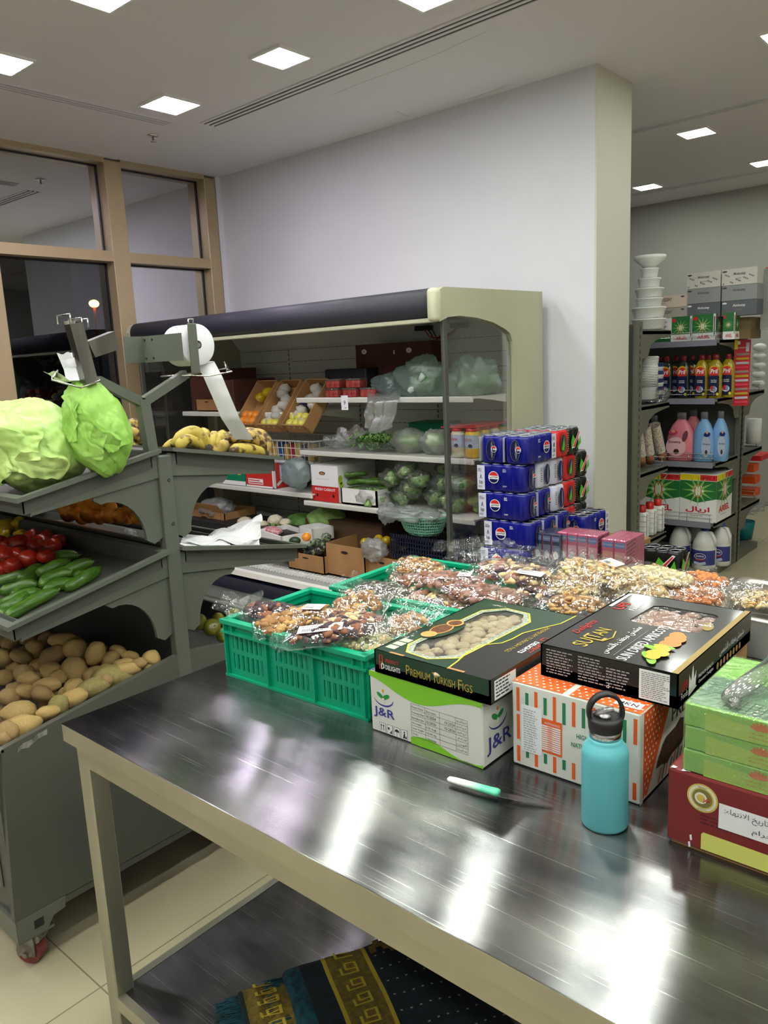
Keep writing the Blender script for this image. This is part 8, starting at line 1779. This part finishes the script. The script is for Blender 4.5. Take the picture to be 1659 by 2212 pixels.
# ---- knife
kA = at_z(967, 1681, TZ+.012); kB = at_z(1078, 1712, TZ+.012); kC = at_z(1192, 1741, TZ+.002)
t = empty('kitchen_knife', (kA.x, kA.y, TZ), 'small knife with a white-to-mint handle lying in front of the J&R carton', 'knife')
def khandle():
    m = bpy.data.materials.new('white_to_mint_plastic'); m.use_nodes = True; N = m.node_tree.nodes; L = m.node_tree.links; b = N['Principled BSDF']; b.inputs['Roughness'].default_value = .35
    tc = N.new('ShaderNodeTexCoord'); sx = N.new('ShaderNodeSeparateXYZ'); r = N.new('ShaderNodeMapRange'); r.inputs[1].default_value = .035; r.inputs[2].default_value = .070; cr = N.new('ShaderNodeMix'); cr.data_type = 'RGBA'
    cr.inputs[6].default_value = lin((226, 228, 220)); cr.inputs[7].default_value = lin((96, 208, 168)); L.new(tc.outputs['Object'], sx.inputs[0]); L.new(sx.outputs[0], r.inputs[0]); L.new(r.outputs[0], cr.inputs[0]); L.new(cr.outputs[2], b.inputs['Base Color']); return m
d = (kB-kA); q = MB(); n = 12; q.tube([kA+d*u for u in (0, .03, .15, .35, .6, .85, .95, 1)], [.003, .0065, .0078, .0080, .0084, .0088, .0094, .0078], khandle(), 12); q.v = [(x, y, TZ+.011+(z-TZ-.012)*.72) for x, y, z in q.v]; q.build('handle', t)
q = MB(); e = (kC-kB).normalized(); s = Vector((-e.y, e.x, 0)); bl = mat('knife_blade', (150, 150, 152), .25, metal=1); pts = [kB-s*.008, kB+e*.05-s*.008, kB+e*.095-s*.0045, kC, kB+e*.07+s*.004, kB+s*.007]
top = [(p.x, p.y, TZ+.010-.007*min(1, (p-kB).length/.115)+.0) for p in pts]; q.add(top+[(x, y, z-.0012) for x, y, z in top], [tuple(range(6)), tuple(range(11, 5, -1))]+[(i, i+6, (i+1) % 6+6, (i+1) % 6) for i in range(6)], bl); q.build('blade', t)
# ================================================================ folded woven mats on the lower shelf
tealw = mat('teal_fringe_wool', (14, 66, 76), .95, col2=(6, 40, 50), scale=60); navyw = mat('dark_teal_weave', (12, 30, 36), .95, col2=(8, 20, 26), scale=50, bump=.4, bscale=400)
goldw = mat('olive_gold_weave', (116, 96, 22), .9, col2=(84, 72, 22), scale=90, bump=.5, bscale=400); goldb = mat('bright_gold_weave', (170, 148, 40), .9, bump=.4, bscale=400); dash = mat('light_stitch', (120, 134, 120), .9)
def rug(label, A, B, width, z0, h, seed, bands, fringe, side=1):
    """A, B: front-left and front-right points on the shelf; folded pile, bands run across; bands = [(u0, u1, material)]"""
    A = Vector(A); B = Vector(B); e = (B-A).normalized(); s = Vector((-e.y, e.x, 0)); L_ = (B-A).length
    t = empty('folded_mat', (A.x, A.y, z0), label, 'mat')
    def prof(u, v):    # v 0..1 over the section: front bottom -> over the top -> back
        a = v*3
        if v < .2: y, z = 0-.01*math.sin(v/.2*PI), h*(v/.2)
        elif v > .86: y, z = width, h*(1-(v-.86)/.14)
        else: k = (v-.2)/.66; y, z = width*k, h+(.018*math.sin(k*PI)+.010*noise.noise(Vector((u*5+seed, k*3, 0))))
        ed = min(1, u/.03, (1-u)/.03)
        return A+e*(L_*u)+s*(y+.006*noise.noise(Vector((u*6, v*5, seed))))+Vector((0, 0, z0-A.z+z*(.55+.45*ed**.5)))
    q = MB(); n = 90; m_ = 30; vs = [prof(i/n, j/m_) for j in range(m_+1) for i in range(n+1)]
    for i in range(n):
        u = (i+.5)/n; mm = navyw
        for u0, u1, bm in bands:
            if u0 <= u < u1: mm = bm
        k = q.mi(mm)
    q.v = [tuple(v) for v in vs]
    for j in range(m_):
        for i in range(n):
            u = (i+.5)/n; mm = navyw
            for u0, u1, bm in bands:
                if u0 <= u < u1: mm = bm
            q.f.append((j*(n+1)+i, j*(n+1)+i+1, (j+1)*(n+1)+i+1, (j+1)*(n+1)+i)); q.m.append(q.mi(mm)); q.sm.append(True)
    # woven key pattern on bands and stitches on the field
    def dec(u0, v0, u1, v1, mm):
        a = [prof(u0, v0), prof(u1, v0), prof(u1, v1), prof(u0, v1)]; q.add([p+Vector((0, -.001, .0022)) for p in a], [(0, 1, 2, 3)], mm)
    for u0, u1, bm in bands:
        if bm is not goldw: continue
        w = u1-u0; v = .06
        while v < .85:
            for (a, b_, c, d_) in ((.25, 0, .75, .006), (.25, 0, .32, .035), (.68, 0, .75, .05), (.4, .02, .68, .026), (.4, .02, .46, .05), (.4, .05, .75, .056)): dec(u0+w*a, v+b_, u0+w*c, v+d_, goldb if (a+b_)*10 % 2 < 1 else navyw)
            v += .085
        for a in (.08, .86): dec(u0+w*a, .02, u0+w*(a+.05), .9, navyw)
    rnd = random.Random(seed)
    fld = [b for b in bands if b[2] is navyw and b[1]-b[0] > .2]
    for (u0, u1, _) in fld:
        u = u0+.03
        while u < u1-.02:
            v = .22
            while v < .84: dec(u, v, u+.012, v+.006, dash); v += .07
            u += .05
        for k in range(14):
            ua, ub = u0+.02+(u1-u0-.04)*k/14, u0+.02+(u1-u0-.04)*(k+1)/14; dv = .02*math.sin(k*1.6); dec(ua, .80+dv, ub, .84+dv, goldw)
    q.build('woven_cloth', t)
    if fringe:
        f = MB()
        for k in range(fringe):
            v = rnd.random()*.95; p = prof(.004, v); l = rnd.uniform(.03, .05); d = (-e*l+Vector((0, rnd.uniform(-.01, .01), rnd.uniform(-.014, .004))))
            f.tube([p+e*.004, p+d*.5+Vector((0, 0, rnd.uniform(-.003, .003))), p+d], [.0022, .002, .0012], tealw, 4)
        fo = f.build('fringe', t); fo['kind'] = 'stuff'
    return t
SZ = .201
e_ = Vector((.5, .866, 0)); s_ = Vector((.866, -.5, 0))
def lay(P, w, L_): a = Vector(P)+s_*w; return tuple(a), tuple(a+e_*L_)
a, b_ = lay((-1.294, .898, SZ), .26, .115)
rug('olive gold and teal woven mat with a teal fringe, leftmost on the lower shelf', a, b_, .26, SZ, .045, 3, [(0, .1, navyw), (.1, .95, goldw), (.95, 1, navyw)], 420)
a, b_ = lay((-1.245, .985, SZ), .42, .43)
rug('dark teal woven mat with gold bands and pale stitches, folded high at the right', a, b_, .42, SZ, .065, 7, [(0, .1, tealw), (.1, .22, navyw), (.22, .245, goldb), (.245, .44, goldw), (.44, .465, goldb), (.465, 1, navyw)], 620)
